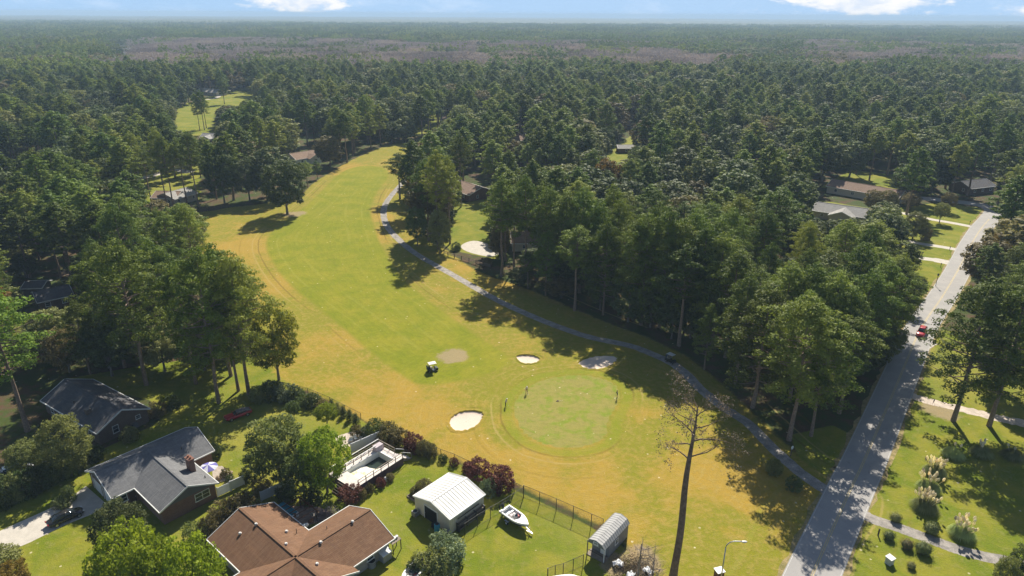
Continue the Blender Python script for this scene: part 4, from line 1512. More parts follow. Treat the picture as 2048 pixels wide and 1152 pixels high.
# rail fence
P_ = [np.array(G(*p)) for p in [(888, 508), (896, 512), (909, 516), (923, 520), (938, 524), (952, 529), (966, 533), (982, 537)]]
t = thing('rail_fence', 'brown post and rail fence below the pale patio', 'fence', P_[0][0], P_[0][1], 0)
for i, p in enumerate(P_):
    q = p - P_[0]
    MB().box(q[0] - .1, q[1] - .1, 0, q[0] + .1, q[1] + .1, 1.4).build('post', WOODD, t)
    if i + 1 < len(P_):
        q2 = P_[i + 1] - P_[0]
        for z_ in (.5, .85, 1.2):
            MB().bar((q[0], q[1], z_), (q2[0], q2[1], z_), .06, .13).build('rail', WOODG, t)
# board fence in front of the brown ranch house
P_ = [np.array(G(*p)) for p in [(330, 418), (345, 425), (370, 426), (400, 424), (430, 421), (458, 414)]]
t = thing('board_fence', 'dark board fence behind the row of tall pines', 'fence', P_[0][0], P_[0][1], 0)
for i in range(len(P_) - 1):
    q, q2 = P_[i] - P_[0], P_[i + 1] - P_[0]
    Ls = np.hypot(*(q2 - q))
    m_ = max(2, int(Ls / 2.2))
    for k in range(m_):
        u0, u1 = q + (q2 - q) * (k + .02) / m_, q + (q2 - q) * (k + .98) / m_
        MB().bar((u0[0], u0[1], .95), (u1[0], u1[1], .95), .06, 1.8).build('panel', WOODD, t)

# ------------------------------------------------------------------ houses in the middle distance
def simple_house(name, label, A, B, z, depth, slope, wall, roof, cross=None, wins=3, ends=1, cat='house', extra=None, ov=.45):
    a_, an, L_ = frame(A, B, z)
    t = thing(name, label, cat, a_[0], a_[1], an)
    gable_roof(t, 0, L_, 0, depth, z, slope, 'x', roof)
    gable_walls(t, 0, L_, 0, depth, z, slope, 'x', wall, ov=ov)
    for i in range(wins):
        window(t, L_ * (i + .6) / (wins + .2), ov, z * .56, 1.2, 1.2, 'y-', 2 if i % 2 else 1)
    for e in (('x-', ov), ('x+', L_ - ov)):
        if ends:
            window(t, e[1], depth * .35, z * .56, 1.0, 1.2, e[0])
            if ends > 1:
                window(t, e[1], depth * .68, z * .56, 1.0, 1.2, e[0])
    if cross:
        x0_, x1_, y0_ = cross[:3]
        cm = cross[3] if len(cross) > 3 else roof
        xm = (x0_ + x1_) / 2
        zz = z + (xm - x0_) * slope
        yi_ = (zz - z) / slope
        MB().slab([(x0_, .05, z + .02), (x0_, y0_, z), (xm, y0_, zz), (xm, yi_, zz + .03)], .15).slab([(xm, yi_, zz + .032), (xm, y0_, zz + .002), (x1_, y0_, z), (x1_, .05, z + .02)], .15).build('roof', cm, t)
        f_ = MB()
        f_.bar((x0_, y0_ - .05, z - .06), (xm, y0_ - .05, zz - .06), .07, .26)
        f_.bar((x1_, y0_ - .05, z - .06), (xm, y0_ - .05, zz - .06), .07, .26)
        f_.build('gutter', TRIM, t)
        a1_, b1_, c1_ = x0_ + .4, x1_ - .4, y0_ + .4
        h_2 = z + .4 * slope - .19
        r2 = h_2 + (xm - a1_) * slope
        MB().add([(b1_, c1_, 0), (a1_, c1_, 0), (a1_, c1_, h_2), (xm, c1_, r2), (b1_, c1_, h_2), (b1_, .6, 0), (a1_, .6, 0), (a1_, .6, h_2), (xm, .6, r2), (b1_, .6, h_2)],
                 [(0, 1, 2, 3, 4), (9, 8, 7, 6, 5), (0, 5, 6, 1), (1, 6, 7, 2), (2, 7, 8, 3), (3, 8, 9, 4), (4, 9, 5, 0)]).build('wall', wall, t)
        window(t, xm, c1_, z * .58, 1.6, 1.3, 'y-', 2)
    return t


simple_house('bungalow', 'brown roofed brick bungalow behind the tall bare trunk, above the bright lawn', (893, 376), (938, 391), 2.8, 13, .38, B_RED, R_TAN, wins=2, ends=1)
simple_house('bungalow', 'brown roofed house with a pale gable by the round patio', (1022, 487), (1076, 487), 2.8, 10, .45, CREAM, R_TAN, cross=(7.0, 12.4, -3.0), wins=1)
simple_house('ranch_house', 'long house with a light grey roof and central gable near the bend of the road', (1624, 421), (1736, 437), 2.8, 11, .42, BEIGE, R_LIGHT, cross=(6.0, 15.0, -3.5), wins=3)
simple_house('ranch_house', 'long tan roofed house with a cream end wall behind the grey roofed one', (1652, 372), (1798, 397), 2.9, 11, .40, CREAM, R_TAN, wins=4, ends=1)
simple_house('ranch_house', 'brown roofed ranch house with tan walls behind the row of tall pines', (300, 396), (352, 397), 2.8, 10, .34, BEIGE, R_TAN, cross=None, wins=2, ends=2)
simple_house('ranch_house', 'grey roofed part of the ranch house with a twin window gable', (350, 399), (396, 386), 2.8, 11, .34, BEIGE, R_LIGHT, wins=3, ends=1)
simple_house('cottage', 'small white gabled house below the distant yellow lawn', (398, 276), (430, 277), 2.7, 9, .5, WHITE, R_LIGHT, cross=(2.0, 8.5, -3.0), wins=2)
simple_house('garden_shed', 'blue grey shed with a white door at the left edge', (40, 578), (84, 576), 2.4, 6, .3, GREYS, R_BLUE, wins=0, ends=0, cat='shed')
simple_house('outbuilding', 'low brick outbuilding with a dark leaf strewn roof at the left', (74, 606), (148, 590), 2.5, 9, .36, B_DARK, R_BLUE, wins=2, ends=0)
simple_house('cottage', 'tiny pale roofed house beside the far right hand lawn', (1236, 297), (1270, 297), 2.6, 8, .35, B_RED, R_LIGHT, wins=1, ends=0)
simple_house('cottage', 'pink roofed house among the oaks above the fairway end', (878, 240), (906, 243), 2.7, 11, .45, CREAM, R_TAN, wins=2)
simple_house('cottage', 'house with an orange tinted roof half hidden in the middle wood', (1012, 284), (1060, 280), 2.8, 12, .45, BEIGE, R_TAN, wins=2)
simple_house('cottage', 'grey roofed house left of the distant yellow lawn', (392, 182), (432, 186), 2.8, 12, .42, CREAM, R_LIGHT, wins=3)
simple_house('brick_house', 'brick house with a white gable behind the pines left of the fairway end', (592, 320), (640, 312), 2.8, 11, .45, WHITE, R_TAN, cross=(6, 13, -3), wins=2)
simple_house('brick_house', 'dark house in shade beyond the bend of the road', (1944, 378), (1994, 372), 2.8, 11, .4, B_DARK, R_BLUE, wins=3)
simple_house('cottage', 'far brick house in the oak wood right of centre', (1238, 250), (1262, 250), 2.8, 11, .45, B_RED, R_TAN, wins=1)
simple_house('cottage', 'pale house glimpsed on the far left in the woods', (86, 206), (118, 208), 2.8, 12, .42, WHITE, R_LIGHT, wins=2)
simple_house('cottage', 'white gabled house behind the distant yellow lawn', (534, 176), (560, 172), 3.0, 12, .45, WHITE, R_LIGHT, wins=2)
# ------------------------------------------------------------------ trees
def pine_skel(r, H, R, base):
    cs, rs, limbs = [], [], []
    lean = r.normal(size=2) * .012 * H
    axis_ = lambda t: np.array([lean[0] * t * t, lean[1] * t * t, H * t])
    k = int(46 + 26 * (1 - base))
    a = r.uniform(0, 6.28)
    for i in range(k):
        t = base + (0.97 - base) * ((i + .5) / k) ** .85
        a += 2.4 + r.normal() * .3
        u = (t - base) / (1 - base)
        prof = (math.sin(math.pi * min(1, (u * .80 + .20))) ** .8) * (1.0 if u < .85 else .9)
        ln = R * prof * r.uniform(.5, 1.1)
        b0 = axis_(t - .03)
        tip = b0 + np.array([math.cos(a) * ln, math.sin(a) * ln, ln * r.uniform(.05, .40)])
        limbs.append((b0, tip, u))
        pr = R * r.uniform(.15, .25) * (1.0 - .15 * u)
        cs.append(tip)
        rs.append(pr)
        cs.append(b0 + (tip - b0) * .72 + r.normal(size=3) * .5 * pr)
        rs.append(pr * .85)
        if ln > R * .4:
            cs.append(b0 + (tip - b0) * .55 + r.normal(size=3) * .3 * pr + np.array([0, 0, pr * .3]))
            rs.append(pr * .8)
        if r.uniform() < .6:
            b = a + r.uniform(-.7, .7)
            cs.append(tip + np.array([math.cos(b), math.sin(b), -.1]) * pr * 1.1)
            rs.append(pr * .62)
    cs.append(axis_(.985))
    rs.append(R * .22)
    return np.array(cs), np.array(rs), limbs, axis_


def broad_skel(r, H, R, base):
    cs, rs, limbs = [], [], []
    cz = H * (1 + base) / 2
    seed_ph = r.uniform(0, 6)
    hz = H * (1 - base) / 2
    k = 104
    for i in range(k):
        z = 1 - 2 * (i + .5) / k
        z = max(z, -.75)
        a = i * 2.39996 + r.normal() * .25
        q = math.sqrt(max(0, 1 - z * z))
        s = r.uniform(.80, 1.0) * (1 + .10 * math.sin(3 * a + seed_ph) * math.cos(4 * z + seed_ph))
        c = np.array([math.cos(a) * q * R * s, math.sin(a) * q * R * s, cz + z * hz * s])
        cs.append(c)
        rs.append(R * r.uniform(.14, .23))
        if i % 11 == 0:
            limbs.append((np.array([0, 0, H * base * r.uniform(.8, 1.3)]), c * np.array([.8, .8, .95]), .3))
    for i in range(12):
        cs.append(np.array([r.normal() * R * .35, r.normal() * R * .35, cz + r.normal() * hz * .3]))
        rs.append(R * .35)
    axis_ = lambda t: np.array([0, 0, H * t])
    return np.array(cs), np.array(rs), limbs, axis_


def tube_np(pts, rs, n=6):
    mb = MB()
    mb.tube(pts, rs, n, cap=False)
    return mb.v, mb.f


def trunk_mesh(name, axis_, limbs, H, r0, top, mat, r, nl=18, seg=8):
    mb = MB()
    ts = np.linspace(0, top, 7)
    wob = r.normal(size=(7, 2)) * .004 * H
    wob[0] = 0
    pts = [axis_(t) + np.array([wob[i][0], wob[i][1], 0]) for i, t in enumerate(ts)]
    rs = [r0 * (1.25 if i == 0 else 1) * (1 - .75 * t / top) for i, t in enumerate(ts)]
    pts[0] = pts[0] + np.array([0, 0, -.3])
    mb.tube(pts, rs, seg, cap=False)
    for i, (a, b, u) in enumerate(limbs[:nl] if nl < len(limbs) else limbs):
        mid = a + (b - a) * .5 + np.array([0, 0, -.04 * H * .2])
        w = r0 * (.34 if u < .5 else .24)
        mb.tube([a, mid, b], [w, w * .6, w * .2], 5, cap=False)
    me = bpy.data.meshes.new(name)
    me.from_pydata(mb.v, [], mb.f)
    me.materials.append(mat)
    me.polygons.foreach_set('use_smooth', [True] * len(mb.f))
    return me


TREES = {}


def make_variant(key, kind, seed, H, R, base, mat, bark, nq, size, asp, flat=.6, up=.25, jit=.45, ruff=1.0, nl=40):
    r = np.random.default_rng(seed)
    skel = pine_skel if kind == 'pine' else broad_skel
    cs, rs, limbs, ax = skel(r, H, R, base)
    C, N, Sz = puffs(cs, rs * ruff, nq, size, asp, r, flat, up, jit)
    V, Fq = leaf_geo(C, N, Sz, asp, r)
    crown = np_mesh('crown', V, Fq, [mat])
    tr = trunk_mesh('trunk', ax, limbs, H, .012 * H + .05 if kind == 'pine' else .016 * H + .05, .93 if kind == 'pine' else .7, bark, r, nl)
    TREES.setdefault(key, []).append((crown, tr, H, R))


# near pines / broadleaves, height about 26 and 20 m
for i in range(6):
    make_variant('pine', 'pine', 100 + i, 26, 4.9 + .35 * (i % 3), [.50, .56, .44, .52, .60, .47][i], FOL['pine'], BARK, 70, .42, .50, .6, .4, .32)
for i in range(5):
    make_variant('pine_low', 'pine', 160 + i, 24, 6.4, [.24, .30, .22, .34, .28][i], FOL['pine'], BARK, 70, .42, .48, .58, .4, .35)
for i in range(4):
    make_variant('pine_fresh', 'pine', 140 + i, 26, 5.6, .42, FOL['pine_fresh'], BARK, 70, .42, .5, .6, .4, .35)
for i in range(5):
    make_variant('oak', 'broad', 200 + i, 19, 6.2, [.14, .2, .17, .12, .22][i], FOL['oak'], GBARK, 80, .48, .7, .75, .3, .3)
for i in range(4):
    make_variant('maple', 'broad', 230 + i, 11, 4.0, .16, FOL['maple'], GBARK, 130, .32, .75, .75, .3, .6)
for i in range(3):
    make_variant('small', 'broad', 260 + i, 5, 1.9, .28, FOL['shrub'], GBARK, 330, .19, .7, .8, .2, .6)
for i in range(4):
    make_variant('bush', 'broad', 280 + i, 2.6, 1.5, -.25, FOL['shrub'], GBARK, 380, .18, .7, .85, .2, .6, nl=0)
# thinner sets for the middle distance
for i in range(5):
    make_variant('pine_mid', 'pine', 300 + i, 26, 4.9 + .3 * (i % 3), [.46, .54, .42, .50, .38][i], FOL['pine'], BARK, 42, .66, .6, .6, .4, .25, nl=6)
for i in range(5):
    make_variant('oak_mid', 'broad', 320 + i, 19, 6.2, [.12, .18, .15, .10, .2][i], FOL['oak'], GBARK, 30, .78, .75, .75, .3, .25, nl=3)

NPL = []     # placed trees: x, y, r


def place(kind, x, y, h, label, cat='tree', group=None, name=None, rad=None, mat=None, variant=None, rot=None, thin=None, bark=None):
    vs = TREES[kind]
    crown, tr, H, R = vs[variant % len(vs) if variant is not None else rnd.randrange(len(vs))]
    s = h / H
    sx = s if rad is None else rad / R
    root = bpy.data.objects.new(name or 'tree', None)
    root.empty_display_size = .5
    COL.objects.link(root)
    root.location = (x, y, 0)
    root.rotation_euler = (0, 0, rnd.uniform(0, 6.28) if rot is None else rot)
    root.scale = (sx, sx, s)
    tag(root, label, cat, group)
    c = bpy.data.objects.new('crown', crown)
    COL.objects.link(c)
    c.parent = root
    if mat is not None:
        c.material_slots[0].link = 'OBJECT'
        c.material_slots[0].material = mat
    t = bpy.data.objects.new('trunk', tr)
    COL.objects.link(t)
    t.parent = root
    if bark is not None:
        t.material_slots[0].link = 'OBJECT'
        t.material_slots[0].material = bark
    NPL.append((x, y, R * sx))
    return root


def T(kind, bx, by, ty, label, rad=None, cat='tree', name='pine_tree', **kw):
    x, y = G(bx, by)
    return place(kind, x, y, topz(bx, by, ty), label, cat, name=name, rad=rad, **kw)


# ---- trees one can single out
T('pine_fresh', 56, 862, 566, 'tall fresh green pine at the left edge, behind the dark slate roofed house', 6.4, variant=0)
T('pine_fresh', -30, 905, 640, 'fresh green pine cut by the left edge, lower of the two there', 6.0, variant=1)
T('pine_low', 293, 770, 482, 'tall pine with a long bare trunk above the dark slate roofed house', 7.4, variant=3)
T('pine', 392, 768, 520, 'slim pine between the two tallest trunks of the left grove', 4.2, variant=1)
T('pine_low', 438, 806, 500, 'pine with the nearest pale trunk in the left grove, by the red car', 6.8, variant=1)
T('pine', 477, 782, 545, 'thin trunked pine behind the red car', 4.0, variant=3)
T('pine_low', 498, 788, 505, 'pine at the fairway side of the left grove', 6.6, variant=4)
T('pine_low', 462, 752, 490, 'pine with its crown reaching out over the rough beside the fairway', 6.4, variant=5)
T('pine_low', 340, 712, 478, 'broad crowned pine in the middle of the left grove', 6.2, variant=2)
T('pine_low', 250, 735, 492, 'pine over the back garden left of the long bare trunk', 5.8, variant=4)
T('pine', 395, 520, 466, 'small lone pine at the bend of the orange rough', 2.6, variant=0)
T('maple', 558, 760, 612, 'airy yellowish green tree at the edge of the rough', 4.8, name='broadleaf_tree', mat=FOL['golden'], variant=0)
T('oak', 575, 428, 318, 'big spreading oak standing alone on the fairway edge over bare sandy ground', 7.6, name='oak_tree', variant=0, mat=FOL['dark_oak'])
for i, (a, b, c, r_) in enumerate([(285, 398, 262, 4), (303, 405, 300, 3.6), (334, 412, 255, 4.2), (347, 414, 268, 4.4), (374, 408, 275, 4.2), (398, 418, 262, 4.4)]):
    T('pine', a, b, c, 'tall pine in the row of bare trunks in front of the brown ranch house', r_, group='tall pines in the row before the brown ranch house')
for i, (a, b, c) in enumerate([(400, 262, 186), (409, 260, 180), (413, 256, 190)]):
    T('pine', a, b, c, 'one of three slim pines standing before the distant yellow lawn', 3.8, group='three slim pines before the distant yellow lawn')
T('oak', 450, 410, 300, 'dark oak between the brown ranch house and the lone oak', 6.2, name='oak_tree', variant=1, mat=FOL['dark_oak'])
T('oak', 500, 402, 318, 'dark round oak just left of the lone fairway oak', 5.8, name='oak_tree', variant=2)
T('pine', 800, 398, 305, 'pine reaching out over the top of the cart path', 5.4, variant=1)
for (a, b, c, r_, tx) in [(858, 482, 318, 4.6, 'leftmost pine of the tall clump beside the cart path'), (876, 498, 300, 4.8, 'nearest pine of the tall clump beside the cart path'), (900, 488, 312, 4.6, 'rightmost pine of the tall clump beside the cart path'), (880, 462, 292, 4.8, 'tallest pine at the back of the clump beside the cart path'), (848, 462, 322, 4.4, 'pine at the back left of the clump beside the cart path')]:
    T('pine', a, b, c, tx, r_)
T('oak', 880, 505, 420, 'dark leafy undergrowth tree at the foot of the clump by the cart path', 3.6, name='broadleaf_tree', variant=3)
T('oak', 835, 492, 415, 'bright leafy tree at the left foot of the clump by the cart path', 3.4, name='broadleaf_tree', variant=1, mat=FOL['shrub'])
T('pine', 922, 414, 268, 'bare trunked pine rising before the brown roofed bungalow', 4.2, variant=3)
T('pine', 1003, 552, 352, 'leftmost of the tall pines at the near corner of the big wood', 5.4, variant=0)
T('pine', 1028, 540, 370, 'second pine from the left at the near corner of the big wood', 4.6, variant=1)
T('pine', 1051, 556, 350, 'third pine from the left at the near corner of the big wood', 4.9, variant=2)
T('pine', 1080, 548, 365, 'fourth pine from the left at the near corner of the big wood', 4.8, variant=4)
T('pine_low', 1578, 880, 596, 'big pine on the road side of the cart path with a long bare trunk', 7.8, variant=3)
T('pine_low', 1505, 815, 572, 'big pine just left of the long bare trunk by the path', 7.2, variant=2)
T('pine_low', 1470, 770, 548, 'pine leaning out of the wood above the parked golf cart', 5.6, variant=4)
T('pine_low', 1906, 842, 560, 'left one of the two large pines over the gravel driveway', 7.6, variant=2)
T('pine_low', 1978, 852, 566, 'right one of the two large pines over the gravel driveway', 7.6, variant=0)
T('pine_low', 2070, 845, 570, 'pine cut by the right edge behind the gravel driveway', 6.4, variant=1)
T('oak', 1990, 780, 640, 'dark leafy tree behind the pair of driveway pines', 4.6, name='broadleaf_tree', variant=2)
T('pine', 2015, 445, 325, 'tall pine at the right edge just past the bend of the road', 5.6, variant=3)
T('maple', 1974, 572, 470, 'tree turning autumn yellow on the right side of the road', 4.2, name='broadleaf_tree', mat=FOL['autumn'], variant=1)
T('maple', 1930, 452, 0 + 392, 'small round tree on the lawn inside the road bend', 2.6, name='broadleaf_tree', mat=FOL['oak'], variant=2) if False else None
T('small', 1878, 446, 406, 'small round tree on the lawn nearest the bend', 2.7, name='broadleaf_tree', variant=0, mat=FOL['oak'])
T('small', 1893, 424, 386, 'small rusty tree at the far side of the bend lawn', 2.7, name='broadleaf_tree', variant=1, mat=FOL['hazel'])
T('oak', 1825, 478, 424, 'pale leafy tree left of the driveways by the bend', 3.8, name='broadleaf_tree', variant=3, mat=FOL['willow'])
T('maple', 1770, 430, 382, 'rusty green tree right of the grey roofed house', 3.8, name='broadleaf_tree', variant=0, mat=FOL['hazel'])
T('maple', 1820, 418, 386, 'autumn tinted tree in front of the cream walled house', 3.2, name='broadleaf_tree', variant=2, mat=FOL['hazel'])
T('maple', 1745, 424, 380, 'rusty green tree between the grey roof and the cream wall', 3.8, name='broadleaf_tree', variant=3, mat=FOL['hazel'])
T('maple', 1700, 652, 585, 'low bushy tree hidden among pines near the road', 4.0, name='broadleaf_tree', variant=3, mat=FOL['oak'])
# the front row of the big wood, along the shaded side of the cart path
for i, (a, b, c, r_) in enumerate([(1098, 568, 372, 6.0), (1128, 578, 385, 6.2), (1158, 586, 378, 6.4), (1190, 598, 400, 6.2), (1226, 606, 402, 5.4), (1266, 640, 432, 5.8), (1282, 650, 430, 6.6), (1318, 655, 415, 6.4),
                                (1352, 664, 440, 6.6), (1388, 674, 450, 6.4), (1424, 688, 470, 6.4), (1450, 715, 500, 6.0), (1215, 575, 372, 6.0), (1300, 625, 405, 6.6), (1368, 640, 420, 6.4), (1420, 655, 440, 6.4)]):
    T('pine_low', a, b, c, 'dense dark pine in the front row of the big wood along the cart path', r_, group='dense pines of the front row along the cart path')
for i, (a, b, c, r_) in enumerate([(1110, 572, 500, 4.2), (1150, 584, 505, 4.4), (1205, 604, 515, 4.6), (1256, 644, 560, 4.2), (1300, 655, 572, 4.6), (1340, 664, 580, 4.6), (1380, 676, 590, 4.4), (1410, 684, 600, 4.2)]):
    T('oak', a, b, c, 'dark leafy shrub tree filling the foot of the wood along the cart path', r_, name='broadleaf_tree', group='dark undergrowth trees along the cart path')
T('pine_low', 1622, 872, 630, 'pine just right of the long bare trunk, nearest the road junction', 5.4, variant=1)
T('pine_low', 1668, 792, 578, 'dark pine standing between the long bare trunk and the road', 5.6, variant=0)
for i, (a, b, c, r_) in enumerate([(1700, 750, 540, 6.2), (1735, 722, 520, 6.2), (1762, 694, 520, 5.6), (1640, 770, 545, 6.2), (1596, 752, 530, 6.4), (1690, 700, 490, 6.2), (1550, 740, 525, 6.2), (1788, 676, 545, 4.6)]):
    T('pine_low', a, b, c, 'dense pine at the road side corner of the big wood', r_, group='dense pines at the road side corner of the big wood')
for i, (a, b, c, r_) in enumerate([(1725, 748, 660, 4.4), (1680, 768, 675, 4.6), (1762, 716, 640, 4.0)]):
    T('oak', a, b, c, 'dark leafy shrub tree at the road edge of the big wood', r_, name='broadleaf_tree', group='dark shrub trees at the road edge of the big wood')
T('oak', 330, 742, 655, 'dark leafy tree under the pines of the left grove', 4.4, name='broadleaf_tree', variant=2)
T('oak', 225, 752, 650, 'dark leafy tree behind the ridge of the dark slate roofed house', 4.4, name='broadleaf_tree', variant=1)
T('oak', 410, 740, 650, 'leafy tree in the middle of the left grove', 4.0, name='broadleaf_tree', variant=3)
for i, (a, b, c, r_) in enumerate([(2020, 690, 515, 6.0), (2056, 655, 490, 6.4), (2012, 632, 488, 5.4), (2056, 600, 450, 6.2), (2030, 556, 412, 5.6), (2060, 540, 400, 6.4), (2052, 500, 382, 5.6)]):
    T('pine_low', a, b, c, 'full crowned pine of the dense belt along the right side of the road', r_, group='full crowned pines of the belt right of the road')
for i, (a, b, c, r_) in enumerate([(1962, 640, 566, 4.2), (1978, 598, 520, 4.6), (2015, 720, 640, 4.6), (1990, 545, 480, 4.4)]):
    T('oak', a, b, c, 'leafy tree at the foot of the pine belt right of the road', r_, name='broadleaf_tree', group='leafy trees of the belt right of the road')
# foreground garden trees
T('maple', 300, 1290, 1052, 'bright yellow green maple filling the bottom left foreground', 4.2, name='maple_tree', variant=1)
T('maple', 415, 1300, 1078, 'bright yellow green maple at the bottom, right one of the pair', 3.4, name='maple_tree', variant=2)
T('maple', 252, 1112, 1010, 'dark green round tree at the corner of the grey roofed house', 3.3, name='broadleaf_tree', variant=0, mat=FOL['oak'])
T('maple', 562, 965, 838, 'large drooping grey green willow over the garden lawn', 4.6, name='willow_tree', variant=3, mat=FOL['willow'])
T('maple', 655, 985, 862, 'light feathery green tree beside the drained pool', 3.6, name='broadleaf_tree', variant=2, mat=FOL['maple'])
T('maple', 610, 995, 905, 'light green tree between the willow and the drained pool', 3.2, name='broadleaf_tree', variant=1, mat=FOL['shrub'])
T('small', 655, 853, 808, 'small green tree casting its own shadow on the garden lawn', 1.9, name='broadleaf_tree', variant=2, mat=FOL['maple'])
T('small', 589, 840, 803, 'small dark tree on the garden lawn left of the cone shrubs', 1.3, name='broadleaf_tree', variant=1)
T('maple', 145, 950, 838, 'pale brownish green tree in front of the dark slate roofed house', 3.6, name='broadleaf_tree', variant=0, mat=FOL['willow'])
T('maple', 62, 955, 885, 'olive tree left of the pale one beside the hedge', 2.8, name='broadleaf_tree', variant=2, mat=FOL['willow'])
T('maple', 140, 745, 655, 'brown twiggy tree behind the dark slate roofed house', 3.8, name='broadleaf_tree', variant=1, mat=FOL['hazel'])
T('maple', 30, 1205, 1128, 'orange leaved shrub at the bottom left corner', 2.4, name='broadleaf_tree', variant=3, mat=FOL['autumn'])
T('maple', 2035, 1175, 1095, 'green shrub tree at the bottom right corner', 1.9, name='broadleaf_tree', variant=3, mat=FOL['shrub'])
T('maple', 2000, 1190, 1118, 'light green weeping shrub at the bottom right, beside the paved path', 1.5, name='broadleaf_tree', variant=0, mat=FOL['willow'])


# bushes: px base centre, top row, radius, material, label
def bush(bx, by, ty, r_, m, label, group=None, name='bush'):
    x, y = G(bx, by)
    h = max(.5, topz(bx, by, ty))
    o = place('bush', x, y, h * .95, label, 'bush', group, name, rad=r_, mat=FOL[m] if isinstance(m, str) else m)
    return o


bush(955, 952, 918, 2.1, 'red', 'left one of the two big plum red bushes by the fence')
bush(1001, 975, 930, 2.3, 'red', 'right one of the two big plum red bushes by the fence')
bush(975, 990, 957, 1.3, 'silver', 'pale green bush in front of the plum red bushes')
bush(936, 945, 922, 1.0, 'red', 'small plum bush at the left of the red pair')
bush(700, 998, 970, 1.8, 'red', 'dark red bush at the steps of the drained pool')
bush(862, 912, 885, 1.2, 'hazel', 'rusty bush on the fence line right of the pool steps')
bush(886, 922, 908, .8, 'shrub', 'small green bush on the fence line')
bush(908, 930, 915, .8, 'red', 'small plum bush on the fence line')
bush(752, 872, 838, 1.9, 'shrub', 'green bush at the end of the white fence by the rough')
bush(778, 880, 845, 2.0, 'hazel', 'brown green bush behind the pool')
bush(800, 890, 858, 1.9, 'hazel', 'brown bush behind the far corner of the pool')
bush(828, 900, 868, 1.8, 'red', 'reddish bush above the pool steps')
bush(848, 850 + 58, 880, 1.4, 'hazel', 'rusty bush right of the pool steps, nearest the pool')
bush(735, 872, 850, 1.2, 'silver', 'silvery bush behind the white fence')
bush(715, 872, 850, 1.1, 'hazel', 'brown bush by the gravel garden seat')
bush(626, 812, 785, 1.7, 'oak', 'dark green bush at the corner of the rough')
bush(604, 808, 788, 1.4, 'shrub', 'green bush left of the dark one by the rough')
bush(592, 800, 772, 1.8, 'oak', 'dark bush at the foot of the airy tree')
bush(570, 800, 765, 2.2, 'silver', 'pale blue green bush at the foot of the airy tree')
bush(545, 795, 760, 2.4, 'oak', 'dark green bush left of the pale one at the grove edge')
bush(520, 800, 770, 1.9, 'oak', 'dark low bush behind the red car bonnet')
bush(645, 818, 798, 1.2, 'hazel', 'brown bush beside the first cone shrub')
bush(488, 1045, 985, 2.6, 'hazel', 'large olive brown bush beside the white fence')
bush(450, 1040, 1000, 2.0, 'hazel', 'olive bush at the brick gable of the grey roofed house')
bush(425, 1075, 1030, 1.9, 'hazel', 'russet bush between the two roofs')
bush(395, 1085, 1045, 1.9, 'willow', 'pale green bush at the left of the brown roof')
bush(140, 1002, 970, 1.0, 'oak', 'small clipped bush beside the driveway')
bush(125, 1012, 994, 1.3, 'oak', 'low dark bush at the edge of the driveway')
bush(5, 1128, 1095, 2.2, 'oak', 'dark green bush at the left edge by the driveway')
bush(893, 1128, 1070, 2.6, 'silver', 'broad grey green fig bush behind the white garage')
bush(868, 1150, 1098, 2.4, 'oak', 'dark green bush beside the small boat')
bush(832, 1148, 1115, 1.2, 'oak', 'low dark bush left of the fig bush')
bush(848, 985, 958, 1.4, 'hazel', 'rusty bush in the small bed left of the white garage')
bush(832, 990, 972, .9, 'hazel', 'tan bush at the timber edge left of the white garage')
bush(1000, 545 + 60, 590, .1, 'oak', 'x') if False else None
bush(912, 500, 484, 1.6, 'shrub', 'rounded green bush at the left end of the pale patio')
bush(976, 530, 515, 1.4, 'hazel', 'brown green bush on the rail fence')
bush(1547, 945, 918, 1.4, 'oak', 'dark round bush beside the cart path, farther one')
bush(1587, 978, 953, 1.3, 'oak', 'dark round bush beside the cart path, nearer one')
bush(1850, 480, 452, 1.8, 'hazel', 'brown shrub by the first driveway at the bend')
bush(1838, 575, 552, 1.7, 'oak', 'dark shrub on the lawn left of the road')
bush(500, 960, 930, 1.4, 'oak', 'dark shrub under the willow')
bush(525, 985, 955, 1.5, 'hazel', 'brown shrub behind the middle white fence')
bush(575, 1000, 972, 1.6, 'oak', 'dark shrub in front of the middle white fence')
bush(625, 1005, 978, 1.5, 'oak', 'dark shrub under the feathery trees')
bush(725, 985 + 10, 975, .7, 'hazel', 'small tan bush along the pool wall')
bush(740, 984, 966, .7, 'hazel', 'small brown bush along the pool wall, second one')
bush(762, 972, 955, .8, 'red', 'small red bush along the pool wall')
bush(780, 960, 946, .7, 'hazel', 'small tan bush along the pool wall near the steps')
bush(430, 915, 885, 1.2, 'oak', 'dark shrub at the far corner of the grey roofed house')
bush(262, 880, 852, 1.5, 'oak', 'dark shrub against the brick gable')
bush(315, 830, 805, 1.8, 'hazel', 'brown shrub behind the dark slate roofed house')
bush(345, 815, 790, 1.6, 'shrub', 'green shrub behind the dark slate roofed house')
for i in range(13):
    t_ = i / 12
    bush(8 + 178 * t_ + rnd.gauss(0, 2), 1012 - 92 * t_ + rnd.gauss(0, 2), 965 - 78 * t_ + rnd.gauss(0, 5), 1.9, 'oak' if i % 3 else 'shrub', 'overgrown shrub of the dark hedge above the driveway lawn', 'overgrown shrubs of the dark hedge above the driveway', 'hedge_shrub')

# clipped balls right of the road: dense low mesh
rr = np.random.default_rng(5)


